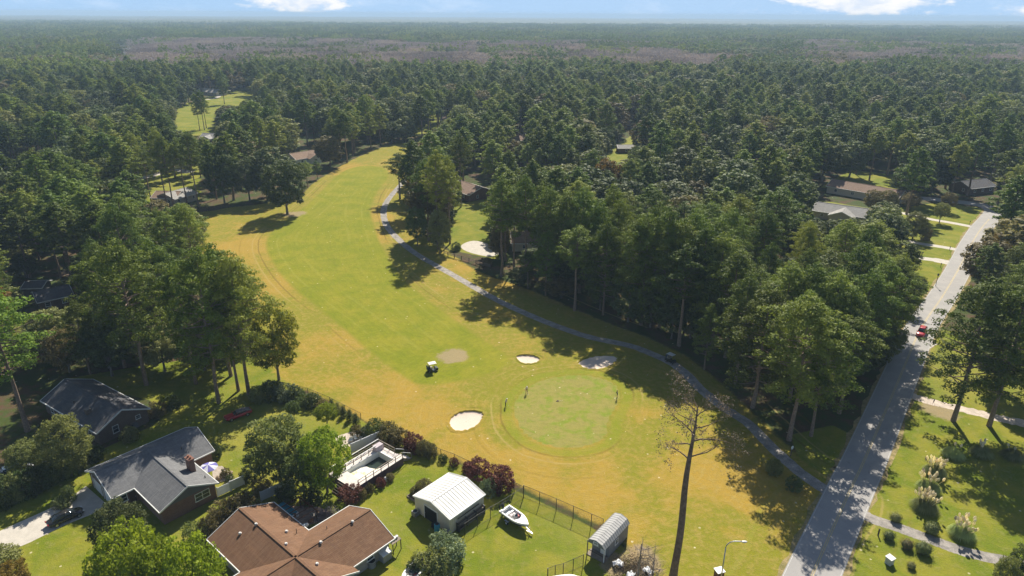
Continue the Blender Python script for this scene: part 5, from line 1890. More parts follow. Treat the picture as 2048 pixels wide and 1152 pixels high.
def ball_variant(seed, flat_):
    r = np.random.default_rng(seed)
    C, N, Sz = puffs([np.array([0, 0, .8 * flat_])], [1.0], 1500, .13, .7, r, flat_, .2, .3)
    sel = C[:, 2] > 0
    V, Fq = leaf_geo(C[sel], N[sel], Sz[sel], .7, r)
    core = MB().ell((0, 0, .75 * flat_), (.78, .78, .7 * flat_), 14, 8)
    me = np_mesh('crown', V, Fq, [FOL['shrub']])
    st = MB().tube([(0, 0, -.1), (0, 0, .5)], [.08, .06], 6)
    me2 = bpy.data.meshes.new('trunk')
    me2.from_pydata(st.v + core.v, [], st.f + [tuple(i + len(st.v) for i in f) for f in core.f])
    me2.materials.append(FOL['oak'])
    return me, me2, 1.8 * flat_, 1.0


TREES['ball'] = [ball_variant(1, .9), ball_variant(2, .95)]
for (bx, by, r_, m, lb) in [(1790, 1042, .95, 'oak', 'clipped ball shrub north of the paved path, close to the road'), (1861, 1066, 1.2, 'oak', 'clipped ball shrub between the path and the pampas clump'),
                            (1777, 1078, .9, 'oak', 'clipped ball shrub nearest the road, south of the paved path'), (1813, 1096, .95, 'hazel', 'brownish clipped ball shrub, middle of the three south of the path'),
                            (1845, 1106, 1.25, 'oak', 'widest clipped ball shrub south of the path'), (1822, 1136, .65, 'hazel', 'small rusty shrub on the lawn by the white box')]:
    x, y = G(bx, by)
    place('ball', x, y, 1.5 * r_, lb, 'bush', None, 'clipped_shrub', rad=r_, mat=FOL[m], variant=0)

# cone shaped evergreens
TREES['cone'] = []
for i in range(2):
    r = np.random.default_rng(70 + i)
    cs = [np.array([0, 0, z]) for z in np.linspace(.3, 2.3, 9)]
    rs = [.85 * (1 - (z - .2) / 2.9) ** .7 for z in np.linspace(.3, 2.3, 9)]
    C, N, Sz = puffs(cs, rs, 420, .16, .6, r, .8, .2, .4)
    V, Fq = leaf_geo(C, N, Sz, .6, r)
    st = MB().tube([(0, 0, -.1), (0, 0, 2)], [.12, .04], 6)
    me2 = bpy.data.meshes.new('trunk')
    me2.from_pydata(st.v, [], st.f)
    me2.materials.append(GBARK)
    TREES['cone'].append((np_mesh('crown', V, Fq, [FOL['oak']]), me2, 2.6, .9))
for i, (bx, by) in enumerate([(664, 818), (676, 825), (687, 833), (700, 841), (712, 850)]):
    x, y = G(bx, by)
    place('cone', x, y, 2.3 + .1 * i, ['farthest', 'second farthest', 'middle', 'second nearest', 'nearest'][i] + ' of the five dark cone shaped evergreens beside the rough', 'bush', 'row of cone shaped evergreens', 'cone_evergreen', rad=.95)

# pampas grass: blades + plumes
def pampas(bx, by, h, r_, label, plumes=22, seed=0):
    x, y = G(bx, by)
    root = thing('pampas_grass', label, 'plant', x, y)
    r = np.random.default_rng(seed)
    V, Fq = [], []
    for i in range(1300):
        a = r.uniform(0, 6.28)
        o = r.uniform(.0, 1) ** .7
        b = np.array([math.cos(a), math.sin(a), 0])
        t = np.array([-math.sin(a), math.cos(a), 0]) * .035
        hh = h * r.uniform(.5, .85)
        p0 = b * o * r_ * .35
        p1 = b * (o * r_ * .75 + .1) + np.array([0, 0, hh * (1 - .35 * o)])
        p2 = b * (o * r_ * 1.15 + .25) + np.array([0, 0, hh * (.85 - .7 * o) * r.uniform(.6, 1)])
        k = len(V)
        V += [p0 - t, p0 + t, p1 + t, p1 - t, p2]
        Fq += [(k, k + 1, k + 2, k + 3), (k + 3, k + 2, k + 4, k + 4)]
    me = bpy.data.meshes.new('blades')
    me.from_pydata([tuple(v) for v in V], [], [f if f[2] != f[3] else f[:3] for f in Fq])
    me.materials.append(FOL['grassy'])
    link(bpy.data.objects.new('blades', me), root)
    for i in range(plumes):
        a = r.uniform(0, 6.28)
        o = r.uniform(.05, 1.0)
        p = np.array([math.cos(a) * o * r_, math.sin(a) * o * r_, h * r.uniform(.95, 1.25)])
        mb = MB()
        dx = np.array([math.cos(a) * .12, math.sin(a) * .12, .5])
        mb.tube([(p[0] * .4, p[1] * .4, h * .3), tuple(p - dx * .7)], [.02, .02], 4)
        mb.tube([tuple(p - dx * .8), tuple(p - dx * .3), tuple(p + dx * .2), tuple(p + dx * .65)], [.05, .20, .17, .02], 6)
        mb.build('plume', FOL['plume'], root)


pampas(1868, 948, 2.4, 1.7, 'farthest of the three pampas grass clumps in a row', 30, 1)
pampas(1856, 980, 2.4, 1.7, 'middle of the three pampas grass clumps in a row', 30, 2)
pampas(1848, 1018, 2.4, 1.9, 'nearest and widest pampas grass clump of the row of three', 40, 3)
pampas(1922, 1072, 2.5, 1.7, 'lone pampas grass clump beyond the ball shrubs', 32, 4)
pampas(1962, 910, 2.2, 1.8, 'shaded pampas grass clump under the driveway pines', 6, 5)
pampas(1905, 912, 2.0, 1.7, 'dark pampas clump left of the shaded one', 2, 6)
pampas(2025, 915, 2.0, 1.8, 'shaded pampas clump at the right edge', 2, 7)

# ---- dead pine, the tall bare one in front
def limb_tree(mb, p, d, L, r0, depth, r, up=.1, out=None, spread=.6):
    pts, rs = [p], [r0]
    dd = d / np.linalg.norm(d)
    for i in range(4):
        dd = dd + r.normal(size=3) * .16 + np.array([0, 0, up * .3])
        dd /= np.linalg.norm(dd)
        p = p + dd * L / 4
        pts.append(p)
        rs.append(r0 * (1 - .2 * (i + 1)))
    mb.tube([tuple(q) for q in pts], rs, 5 if r0 > .03 else 3, cap=False)
    if depth == 0:
        if out is not None:
            out.append(pts[-1])
            out.append(pts[2])
        return
    for i in range(4 if depth > 1 else 5):
        k = r.integers(1, 5)
        nd = dd + r.normal(size=3) * spread
        limb_tree(mb, pts[k], nd, L * r.uniform(.45, .7), rs[k] * .6, depth - 1, r, up, out, spread)


r = np.random.default_rng(77)
bx_, by_ = 1345, 1160
x, y = G(bx_, by_)
hd = topz(bx_, by_, 812)
root = thing('dead_pine_tree', 'tall dead pine with a bare trunk and brown twigs in the foreground', 'tree', x, y)
mb = MB()
pts = []
for i, t in enumerate(np.linspace(0, 1, 12)):
    pts.append((.28 * math.sin(t * 7) * t * (1 - t) * 3 + .5 * t, .2 * math.sin(t * 5 + 1) * t, hd * t - (.4 if i == 0 else 0)))
mb.tube(pts, [.62, .50, .47, .45, .43, .41, .38, .34, .28, .21, .13, .06], 12, cap=False)
mb.build('trunk', DBARK, root, True)
ends = []
for (t, a, L, r0, dp) in [(.72, 2.9, 3.2, .12, 2), (.735, -.1, 4.2, .11, 1), (.80, 3.4, 3.0, .10, 3), (.82, .3, 4.2, .13, 3), (.86, 2.6, 4.0, .11, 3), (.89, -.4, 3.4, .10, 3), (.92, 3.2, 3.2, .09, 3), (.95, .8, 2.8, .08, 3), (.97, 2.2, 3.2, .08, 3), (.99, 1.6, 2.5, .07, 3), (.84, 1.5, 3.0, .09, 3), (.9, 4.6, 2.8, .09, 3)]:
    i = int(t * 11)
    q = np.array(pts[i]) + (np.array(pts[min(i + 1, 11)]) - np.array(pts[i])) * (t * 11 - i)
    mb = MB()
    limb_tree(mb, q, np.array([math.cos(a), math.sin(a), .35]), L, r0, dp, r, .12, ends, .6)
    mb.build('limb', DBARK, root, True)
E_ = np.array(ends)
E_ = np.repeat(E_, 2, axis=0) + r.normal(size=(len(E_) * 2, 3)) * .10
V, Fq = leaf_geo(E_, (lambda q: q / np.linalg.norm(q, axis=1, keepdims=True))(r.normal(size=E_.shape)), r.uniform(.10, .22, len(E_)), .7, r)
o = link(bpy.data.objects.new('dead_needles', np_mesh('dead_needles', V, Fq, [FOL['dead']])), root)
tag(o, kind='stuff')
# bare tree + brush pile beside the shed
for (bx, by, ty, seed, lb, L) in [(1275, 1155, 1045, 5, 'leafless twiggy tree in front of the grey shed', 2.6), (1300, 1180, 1080, 6, 'leafless bush right of the grey shed with torn plastic', 2.2)]:
    x, y = G(bx, by)
    h = topz(bx, by, ty)
    root = thing('bare_tree', lb, 'tree', x, y)
    r = np.random.default_rng(seed)
    mb = MB()
    mb.tube([(0, 0, -.2), (.1, 0, h * .3), (.15, .1, h * .6)], [.16, .12, .08], 7, cap=False)
    for i in range(11):
        a = r.uniform(0, 6.28)
        limb_tree(mb, np.array([.1, 0, h * r.uniform(.15, .6)]), np.array([math.cos(a), math.sin(a), .6]), L, .06, 3, r, .15, None, .55)
    mb.build('branches', M('bare_twig_bark', (.30, .24, .20), .9, .3, 2), root, True)
# brush heap
x, y = G(1268, 1140)
r = np.random.default_rng(9)
C = np.column_stack([r.normal(size=5000) * 1.5, r.normal(size=5000) * 1.3, np.abs(r.normal(size=5000)) * .35])
Nn = r.normal(size=(5000, 3))
Nn /= np.linalg.norm(Nn, axis=1, keepdims=True)
V, Fq = leaf_geo(C, Nn, r.uniform(.08, .35, 5000), .25, r)
o = link(bpy.data.objects.new('brush_heap', np_mesh('brush_heap', V, Fq, [FOL['dead']])))
o.location = (x, y, 0)
tag(o, 'heap of brown dead leaves and twigs under the bare tree', kind='stuff')
# ------------------------------------------------------------------ vehicles
def loft(mb, secs, m=0, close=True):
    """secs: list of rings (same length)"""
    n = len(secs[0])
    b = len(mb.v)
    for s_ in secs:
        mb.v += [tuple(p) for p in s_]
    for i in range(len(secs) - 1):
        for k in range(n):
            mb.f.append((b + i * n + k, b + i * n + (k + 1) % n, b + (i + 1) * n + (k + 1) % n, b + (i + 1) * n + k))
            mb.m.append(m)
    if close:
        mb.f.append(tuple(b + k for k in range(n - 1, -1, -1)))
        mb.f.append(tuple(b + (len(secs) - 1) * n + k for k in range(n)))
        mb.m += [m, m]


def paintm(name, col, rough=.25, metal=.3):
    m, t_, p_ = base_mat(name)
    p_.inputs['Base Color'].default_value = (*col, 1)
    p_.inputs['Roughness'].default_value = rough
    p_.inputs['Metallic'].default_value = metal
    p_.inputs['Coat Weight'].default_value = .5
    p_.inputs['Coat Roughness'].default_value = .08
    return m


LAMP = M('headlight_glass', (.6, .6, .58), .15, .03)
TAIL = M('tail_lamp', (.25, .01, .01), .3, .05)
RIM = M('alloy_rim', (.55, .55, .56), .35, .05, metal=.8)


def car(x, y, rot, label, paint, L=4.8, Wd=1.85, style='sedan', cat='car', group=None):
    t = thing('parked_car' if cat == 'car' else cat, label, cat, x, y, rot)
    hw = Wd / 2
    if style == 'sedan':
        st = [(-L / 2, .70, .42, .70), (-L / 2 + .15, .86, .30, .90), (-L * .36, .95, .25, 1.00), (-.6, .98, .22, .97), (.6, .98, .22, .94), (L * .30, .97, .24, .88), (L / 2 - .35, .90, .28, .78), (L / 2 - .05, .68, .38, .62)]
        cab = [(-L * .37, .80, 1.0, .99), (-L * .22, .72, 1.0, 1.38), (-.2, .70, .98, 1.46), (.45, .70, .96, 1.43), (L * .27, .78, .92, .93)]
    elif style == 'muscle':
        st = [(-L / 2, .80, .42, .78), (-L / 2 + .12, .92, .32, .92), (-L * .36, .97, .28, .96), (-.6, .98, .25, .92), (.6, .98, .25, .90), (L * .30, .98, .26, .90), (L / 2 - .15, .95, .30, .86), (L / 2, .86, .40, .74)]
        cab = [(-L * .33, .78, .94, .95), (-L * .20, .70, .94, 1.26), (-.25, .68, .93, 1.32), (.2, .68, .92, 1.30), (L * .17, .78, .90, .91)]
    else:
        st = [(-L / 2, .90, .45, 1.0), (-L / 2 + .1, .96, .35, 1.05), (-L * .3, .98, .3, 1.08), (0, .98, .3, 1.08), (L * .3, .98, .3, 1.05), (L / 2 - .2, .92, .34, .95), (L / 2, .78, .45, .75)]
        cab = [(-L * .46, .84, 1.05, 1.12), (-L * .40, .80, 1.05, 1.66), (-.2, .78, 1.06, 1.74), (.35, .77, 1.05, 1.70), (L * .25, .84, 1.03, 1.05)]
    secs = []
    for (sx, k, z0, z1) in st:
        w_ = hw * k
        zm = z0 + (z1 - z0) * .55
        secs.append([(sx, -w_ * .9, z0), (sx, -w_, z0 + .1), (sx, -w_, zm), (sx, -w_ * .90, z1 - .03), (sx, -w_ * .55, z1 + .02), (sx, w_ * .55, z1 + .02), (sx, w_ * .90, z1 - .03), (sx, w_, zm), (sx, w_, z0 + .1), (sx, w_ * .9, z0)])
    mb = MB()
    loft(mb, secs)
    body = mb.build('body', paint, t, True)
    ss_ = body.modifiers.new('smooth', 'SUBSURF')
    ss_.levels = 1
    ss_.render_levels = 1
    secs = []
    for (sx, k, z0, z1) in cab:
        w0, w1 = hw * (k + .10), hw * k * .86
        secs.append([(sx, -w0, z0 - .06), (sx, -w1, z1 - .04), (sx, -w1 * .6, z1), (sx, w1 * .6, z1), (sx, w1, z1 - .04), (sx, w0, z0 - .06)])
    mb = MB()
    loft(mb, secs)
    mb.build('windows', GLASS, t, True)
    rf = MB()
    c1, c2 = cab[1], cab[3]
    cm = cab[2]
    pts_ = []
    rs_ = []
    for (sx, k, z0, z1) in (c1, cm, c2):
        w1 = hw * k * .86
        rs_.append([(sx, -w1 * 1.01, z1 - .03), (sx, -w1 * .6, z1 + .025), (sx, w1 * .6, z1 + .025), (sx, w1 * 1.01, z1 - .03), (sx, w1 * .6, z1 + .004), (sx, -w1 * .6, z1 + .004)])
    loft(rf, rs_)
    rf.build('roof', paint, t, True)
    for s_ in (-1, 1):
        for (sa, sb_) in ((cab[0], cab[1]), (cab[3], cab[4])):
            p = MB()
            wa, wb = (hw * sa[1] * .86 if sa in (cab[1], cab[3]) else hw * (sa[1] + .02)), (hw * sb_[1] * .86 if sb_ in (cab[1], cab[3]) else hw * (sb_[1] + .02))
            p.bar((sa[0], s_ * wa, sa[3] + .0), (sb_[0], s_ * wb, sb_[3] + .0), .07, .05)
            p.build('pillar', paint, t)
        xm = (cab[2][0] + .05)
        p = MB()
        p.bar((xm, s_ * hw * cab[2][1] * .87, cab[2][3] - .05), (xm, s_ * hw * (cab[2][1] + .10), cab[2][2] - .03), .08, .05)
        p.build('pillar', paint, t)
        MB().box(.70, s_ * (hw + .02) - .05, .92, .86, s_ * (hw + .14), 1.04).build('mirror', paint, t, bevel=.02) if s_ > 0 else MB().box(.70, s_ * (hw + .14), .92, .86, s_ * (hw + .02) + .05, 1.04).build('mirror', paint, t, bevel=.02)
        MB().box(L / 2 - .30, s_ * hw * .62 - .17, .60, L / 2 - .055, s_ * hw * .62 + .17, .72).build('headlight', LAMP, t, bevel=.03)
        MB().box(-L / 2 - .03, s_ * hw * .60 - .2, .70, -L / 2 + .12, s_ * hw * .60 + .2, .84).build('tail_light', TAIL, t, bevel=.03)
        for xx in (L * .31, -L * .29):
            wh = MB().tube([(xx, s_ * (hw - .20), .33), (xx, s_ * (hw + .015), .33)], .33, 18).build('wheel', BLACK, t)
            MB().tube([(xx, s_ * (hw + .0), .33), (xx, s_ * (hw + .03), .33)], .20, 12).build('rim', RIM, wh)
    return t


def between(p, q):
    a_, b_ = np.array(G(*p)), np.array(G(*q))
    c = (a_ + b_) / 2
    return c[0], c[1], math.atan2(b_[1] - a_[1], b_[0] - a_[0])


x, y, an = between((105, 1052), (160, 1027))
car(x, y, an, 'dark sedan parked on the sunlit concrete driveway', paintm('dark_bronze_paint', (.045, .042, .042), .25, .5), 4.9)
x, y, an = between((503, 824), (450, 843))
car(x, y, an, 'old red coupe with a dark leaf covered roof in the shaded garden', paintm('faded_red_paint', (.36, .012, .02), .35, .1), 4.9, style='muscle')
t_c = COL.objects[-1]
# dark tarp on its roof and boot
x, y, an = between((503, 824), (450, 843))
tp = MB()
n_ = 8
for i in range(n_):
    for j in range(n_):
        u, v = i / 7, j / 7
        zz = (1.36 if u < .62 else 1.36 - (u - .62) * .9) - .22 * (abs(v - .5) * 2) ** 3
        tp.v.append((-u * 2.6 + .35, (v - .5) * 1.5, zz + .02 * math.sin(i * 2.3 + j * 1.7)))
for i in range(n_ - 1):
    for j in range(n_ - 1):
        tp.f.append((i * n_ + j, (i + 1) * n_ + j, (i + 1) * n_ + j + 1, i * n_ + j + 1))
        tp.m.append(0)
o = tp.build('car_cover', M('dusty_tarp', (.16, .14, .13), .7, .4, 3), None, True)
o.location = (x, y, .0)
o.rotation_euler = (0, 0, an)
o.modifiers.new('thickness', 'SOLIDIFY').thickness = .02
tag(o, 'crumpled dark cover lying over the roof of the old red coupe', 'cover')
SILV = paintm('silver_paint', (.50, .51, .53), .3, .6)
x, y, an = between((-12, 962), (28, 950))
car(x, y, an, 'silver car at the left edge beyond the hedge, the left one of two', SILV, 4.6)
x, y, an = between((22, 950), (52, 940))
car(x, y, an, 'silver white car at the left edge beyond the hedge, the right one of two', paintm('pearl_paint', (.62, .62, .62), .3, .3), 4.6, style='suv')
x, y, an = between((96, 932), (128, 924))
car(x, y, an, 'pale car half hidden behind the pale brownish tree', paintm('white_paint_car', (.7, .7, .7), .3, .1), 4.5)
x, y, an = between((1852, 655), (1832, 684))
car(x, y, an + .05, 'red car driving down the road under the right hand pines', paintm('red_paint', (.42, .02, .03), .3, .1), 4.7, style='suv')
x, y, an = between((428, 175), (470, 168))
for i, (px_, py_) in enumerate([(478, 176), (490, 172)]):
    x, y = G(px_, py_)
    car(x, y, .2 + i, ['dark distant vehicle parked by the far yellow lawn', 'second dark distant vehicle by the far yellow lawn'][i], paintm('dark_paint_%d' % i, (.06, .07, .09), .3, .2), 5, style='suv')
x, y = G(1782, 421 + 6)
car(x, y, .5, 'white car beside the cream walled house', paintm('white_far_paint', (.7, .7, .7), .3, .1), 4.6)


def golf_cart(x, y, rot, label, roofc, body):
    t = thing('golf_cart', label, 'golf cart', x, y, rot)
    secs = []
    for (sx, w_, z0, z1) in [(-1.2, .50, .45, .70), (-1.1, .58, .35, .85), (-.5, .60, .30, .88), (-.15, .60, .28, .60), (.05, .58, .26, .36), (.5, .58, .26, .36), (.62, .58, .28, .80), (1.0, .54, .30, .78), (1.22, .42, .38, .60)]:
        secs.append([(sx, -w_, z0), (sx, -w_, z1 - .08), (sx, -w_ * .8, z1), (sx, w_ * .8, z1), (sx, w_, z1 - .08), (sx, w_, z0)])
    mb = MB()
    loft(mb, secs)
    mb.build('body', body, t, bevel=.02)
    MB().box(-.55, -.52, .885, .0, .52, 1.0).build('seat', M('cart_seat', (.30, .27, .22), .7), t, bevel=.04)
    MB().box(-.68, -.52, .92, -.56, .52, 1.38).build('backrest', M('cart_seat', (.30, .27, .22), .7), t, bevel=.04)
    MB().slab([(-.85, -.62, 1.93), (.78, -.62, 1.93), (.78, .62, 1.93), (-.85, .62, 1.93)], .07).slab([(-.7, -.5, 1.96), (.62, -.5, 1.96), (.62, .5, 1.96), (-.7, .5, 1.96)], .03).build('roof', roofc, t, bevel=.02)
    for s_ in (-1, 1):
        MB().bar((.66, s_ * .52, .80), (.62, s_ * .56, 1.87), .045).build('strut', DMETAL, t)
        MB().bar((-.70, s_ * .52, .86), (-.75, s_ * .56, 1.87), .045).build('strut', DMETAL, t)
        for xx in (-.80, .82):
            wh = MB().tube([(xx, s_ * .42, .24), (xx, s_ * .62, .24)], .24, 14).build('wheel', BLACK, t)
            MB().tube([(xx, s_ * .61, .24), (xx, s_ * .635, .24)], .12, 10).build('rim', RIM, wh)
    MB().slab([(.665, -.52, .84), (.665, .52, .84), (.625, .52, 1.6), (.625, -.52, 1.6)], .0).build('windscreen', GLASS, t) if False else None
    MB().tube([(.45, -.25, .8), (.28, -.25, 1.08)], .025, 6).build('steering_column', BLACK, t)
    MB().tube([(.29, -.25, 1.05), (.27, -.25, 1.09)], .19, 12).build('steering_wheel', BLACK, t)
    for s_ in (-.25, .25):
        bg_ = MB().tube([(-.98, s_, .72), (-1.12, s_, 1.35), (-1.14, s_, 1.45)], [.16, .17, .12], 10).build('golf_bag', M('bag_blue', (.05, .07, .12), .6), t)
        MB().bar((-1.12, s_ - .03, 1.4), (-1.2, s_ - .05, 1.72), .03).bar((-1.12, s_ + .05, 1.4), (-1.18, s_ + .08, 1.68), .03).build('club', GMETAL, bg_)
    return t


CBODY = paintm('black_green_paint', (.012, .022, .020), .35, .1)
x, y = G(865, 742)
golf_cart(x, y, math.radians(25), 'dark golf cart with a cream white roof standing on the fairway', M('cream_roof', (.72, .68, .60), .5, .04), CBODY)
x, y = G(1341, 724)
golf_cart(x, y, math.radians(-50), 'dark golf cart with a pale roof driving on the shaded cart path', M('pale_roof', (.55, .54, .52), .5, .04), CBODY)

# ------------------------------------------------------------------ boats
HULLW = M('white_gelcoat', (.80, .80, .78), .3, .03)
NAVY = M('navy_hull', (.03, .035, .10), .35, .1)


def boat(x, y, rot, label, L=5.2, bow_rail=True, bimini=True):
    t = thing('motor_boat', label, 'boat', x, y, rot)
    zb = .55

    def ring(s_, k):      # station s_ 0..1 stern to bow; half width
        xx = -L / 2 + L * s_
        hw = 1.08 * (1 if s_ < .45 else max(.02, 1 - ((s_ - .45) / .55) ** 2.3))
        zk = zb + (.0 if s_ < .6 else ((s_ - .6) / .4) ** 2 * .42)
        zg = zb + .78 + .18 * s_
        return xx, hw, zk, zg
    S_ = np.linspace(0, 1, 13)
    mb = MB()
    outer = []
    for s_ in S_:
        xx, hw, zk, zg = ring(s_, 0)
        outer.append([(xx, -hw, zg), (xx, -hw * .97, zg - .30), (xx, -hw * .82, zk + .2), (xx, 0, zk), (xx, hw * .82, zk + .2), (xx, hw * .97, zg - .30), (xx, hw, zg)])
    n = 7
    b = 0
    for r_ in outer:
        mb.v += r_
    for i in range(12):
        for k in range(6):
            mb.f.append((i * n + k, i * n + k + 1, (i + 1) * n + k + 1, (i + 1) * n + k))
            mb.m.append(1 if k in (1, 4) else 0)
    mb.f.append(tuple(range(6, -1, -1)))
    mb.m.append(0)
    mb.build('hull', [HULLW, NAVY], t, True)
    # gunwale, deck and cockpit
    dk = MB()
    for i in range(12):
        a_, b_ = ring(S_[i], 0), ring(S_[i + 1], 0)
        for sg in (-1, 1):
            wi_a = max(0, a_[1] - .22) if S_[i] < .66 else 0
            wi_b = max(0, b_[1] - .22) if S_[i + 1] < .66 else 0
            q = [(a_[0], sg * a_[1], a_[3]), (b_[0], sg * b_[1], b_[3]), (b_[0], sg * wi_b, b_[3] + .03), (a_[0], sg * wi_a, a_[3] + .03)]
            dk.add(q, [(0, 1, 2, 3) if sg < 0 else (3, 2, 1, 0)])
            if S_[i] < .66:
                dk.add([(a_[0], sg * wi_a, a_[3] + .03), (b_[0], sg * (wi_b if S_[i + 1] < .66 else wi_a), b_[3] + .03), (b_[0], sg * (wi_b if S_[i + 1] < .66 else wi_a), zb + .36), (a_[0], sg * wi_a, zb + .36)], [(0, 1, 2, 3) if sg < 0 else (3, 2, 1, 0)])
    dk.add([(-L / 2 + .4, -.86, zb + .36), (L * .16, -.86, zb + .36), (L * .16, .86, zb + .36), (-L / 2 + .4, .86, zb + .36)], [(0, 1, 2, 3)])
    dk.box(L * .16, -.80, zb + .36, L * .19, .80, zb + .93)
    dk.box(-L / 2 + .02, -1.0, zb + .5, -L / 2 + .42, 1.0, zb + .80)
    dk.build('deck', HULLW, t)
    MB().box(-.35, -.3, zb + .37, .15, .25, zb + .95).build('console', M('console_grey', (.25, .25, .25), .5), t, bevel=.05)
    MB().slab([(.0, -.3, zb + 1.2), (.16, -.3, zb + .95), (.16, .25, zb + .95), (.0, .25, zb + 1.2)], .02).build('windscreen', GLASS, t)
    MB().box(-.95, -.45, zb + .37, -.55, .0, zb + .75).build('seat', M('boat_seat', (.62, .56, .55), .6), t, bevel=.04)
    MB().box(-.95, .1, zb + .37, -.55, .5, zb + .72).build('seat', M('boat_seat', (.62, .56, .55), .6), t, bevel=.04)
    MB().box(-.4, .35, zb + .37, .1, .75, zb + .66).build('cool_box', M('faded_red', (.45, .14, .14), .6), t, bevel=.03)
    MB().box(-1.5, -.8, zb + .37, -1.2, .8, zb + .70).build('bench', HULLW, t, bevel=.03)
    om = MB().ell((-L / 2 - .28, 0, zb + 1.0), (.30, .22, .30), 12, 8)
    om.box(-L / 2 - .36, -.07, zb - .2, -L / 2 - .12, .07, zb + .8)
    om.build('outboard_motor', M('outboard_black', (.03, .03, .035), .3), t, True)
    if bimini:
        pts_ = [(-L / 2 + .15, -1.0, zb + 1.05), (-L / 2 - .05, -.95, zb + 1.55), (-L / 2 - .1, .0, zb + 1.68), (-L / 2 - .05, .95, zb + 1.55), (-L / 2 + .15, 1.0, zb + 1.05)]
        MB().tube(pts_, .10, 8).build('folded_canopy', BLACK, t, True)
    # trailer
    tr = MB()
    tr.bar((-L / 2 + .3, -.55, .42), (L / 2 - .6, -.25, .42), .10)
    tr.bar((-L / 2 + .3, .55, .42), (L / 2 - .6, .25, .42), .10)
    tr.bar((L / 2 - .6, -.25, .42), (L / 2 + .9, 0, .40), .10)
    tr.bar((L / 2 - .6, .25, .42), (L / 2 + .9, 0, .40), .10)
    tr.bar((-L * .15, -1.05, .36), (-L * .15, 1.05, .36), .10)
    tr.bar((L / 2 + .35, 0, .4), (L / 2 + .25, 0, 1.15), .09)
    tr.bar((L / 2 + .8, 0, 0), (L / 2 + .8, 0, .5), .07)
    tr.build('trailer_frame', GMETAL, t)
    for s_ in (-1, 1):
        wh = MB().tube([(-L * .15, s_ * 1.06, .30), (-L * .15, s_ * 1.26, .30)], .30, 16).build('wheel', BLACK, t)
        MB().tube([(-L * .15, s_ * 1.25, .30), (-L * .15, s_ * 1.275, .30)], .16, 10).build('rim', WHITE, wh)
        MB().box(-L * .15 - .38, min(s_ * 1.04, s_ * 1.30), .62, -L * .15 + .38, max(s_ * 1.04, s_ * 1.30), .67).build('mudguard', M('mudguard_grey', (.35, .36, .42), .5), t)
    return t


x, y = G(1032, 1044, .3)
boat(x, y, math.radians(-47), 'white motor boat with an open cockpit on its trailer on the fenced lawn')
x, y = G(824, 1158, .3)
boat(x, y, math.radians(-118), 'small white boat cut by the bottom edge beside the fig bush', 4.2, bimini=False)
x, y = G(1126, 1172, .3)
t = thing('covered_boat', 'white covered boat bow just showing at the bottom edge', 'boat', x, y, math.radians(10))
mb = MB()
secs = []
for s_ in np.linspace(0, 1, 9):
    hw = 1.0 * math.sqrt(max(.001, 1 - (abs(s_ - .45) / .56) ** 2.4))
    xx = -2.2 + 4.4 * s_
    secs.append([(xx, -hw, 1.0), (xx, -hw * .9, 1.35), (xx, -hw * .4, 1.55), (xx, hw * .4, 1.55), (xx, hw * .9, 1.35), (xx, hw, 1.0), (xx, hw * .5, .5), (xx, -hw * .5, .5)])
loft(mb, secs)
mb.build('cover', WHITE, t, True)
for s_ in (-1, 1):
    MB().tube([(0, s_ * .8, .3), (0, s_ * 1.0, .3)], .3, 14).build('wheel', BLACK, t)
MB().bar((-1.8, 0, .45), (3.0, 0, .42), .12).bar((0, -.8, .35), (0, .8, .35), .1).build('trailer_frame', GMETAL, t)


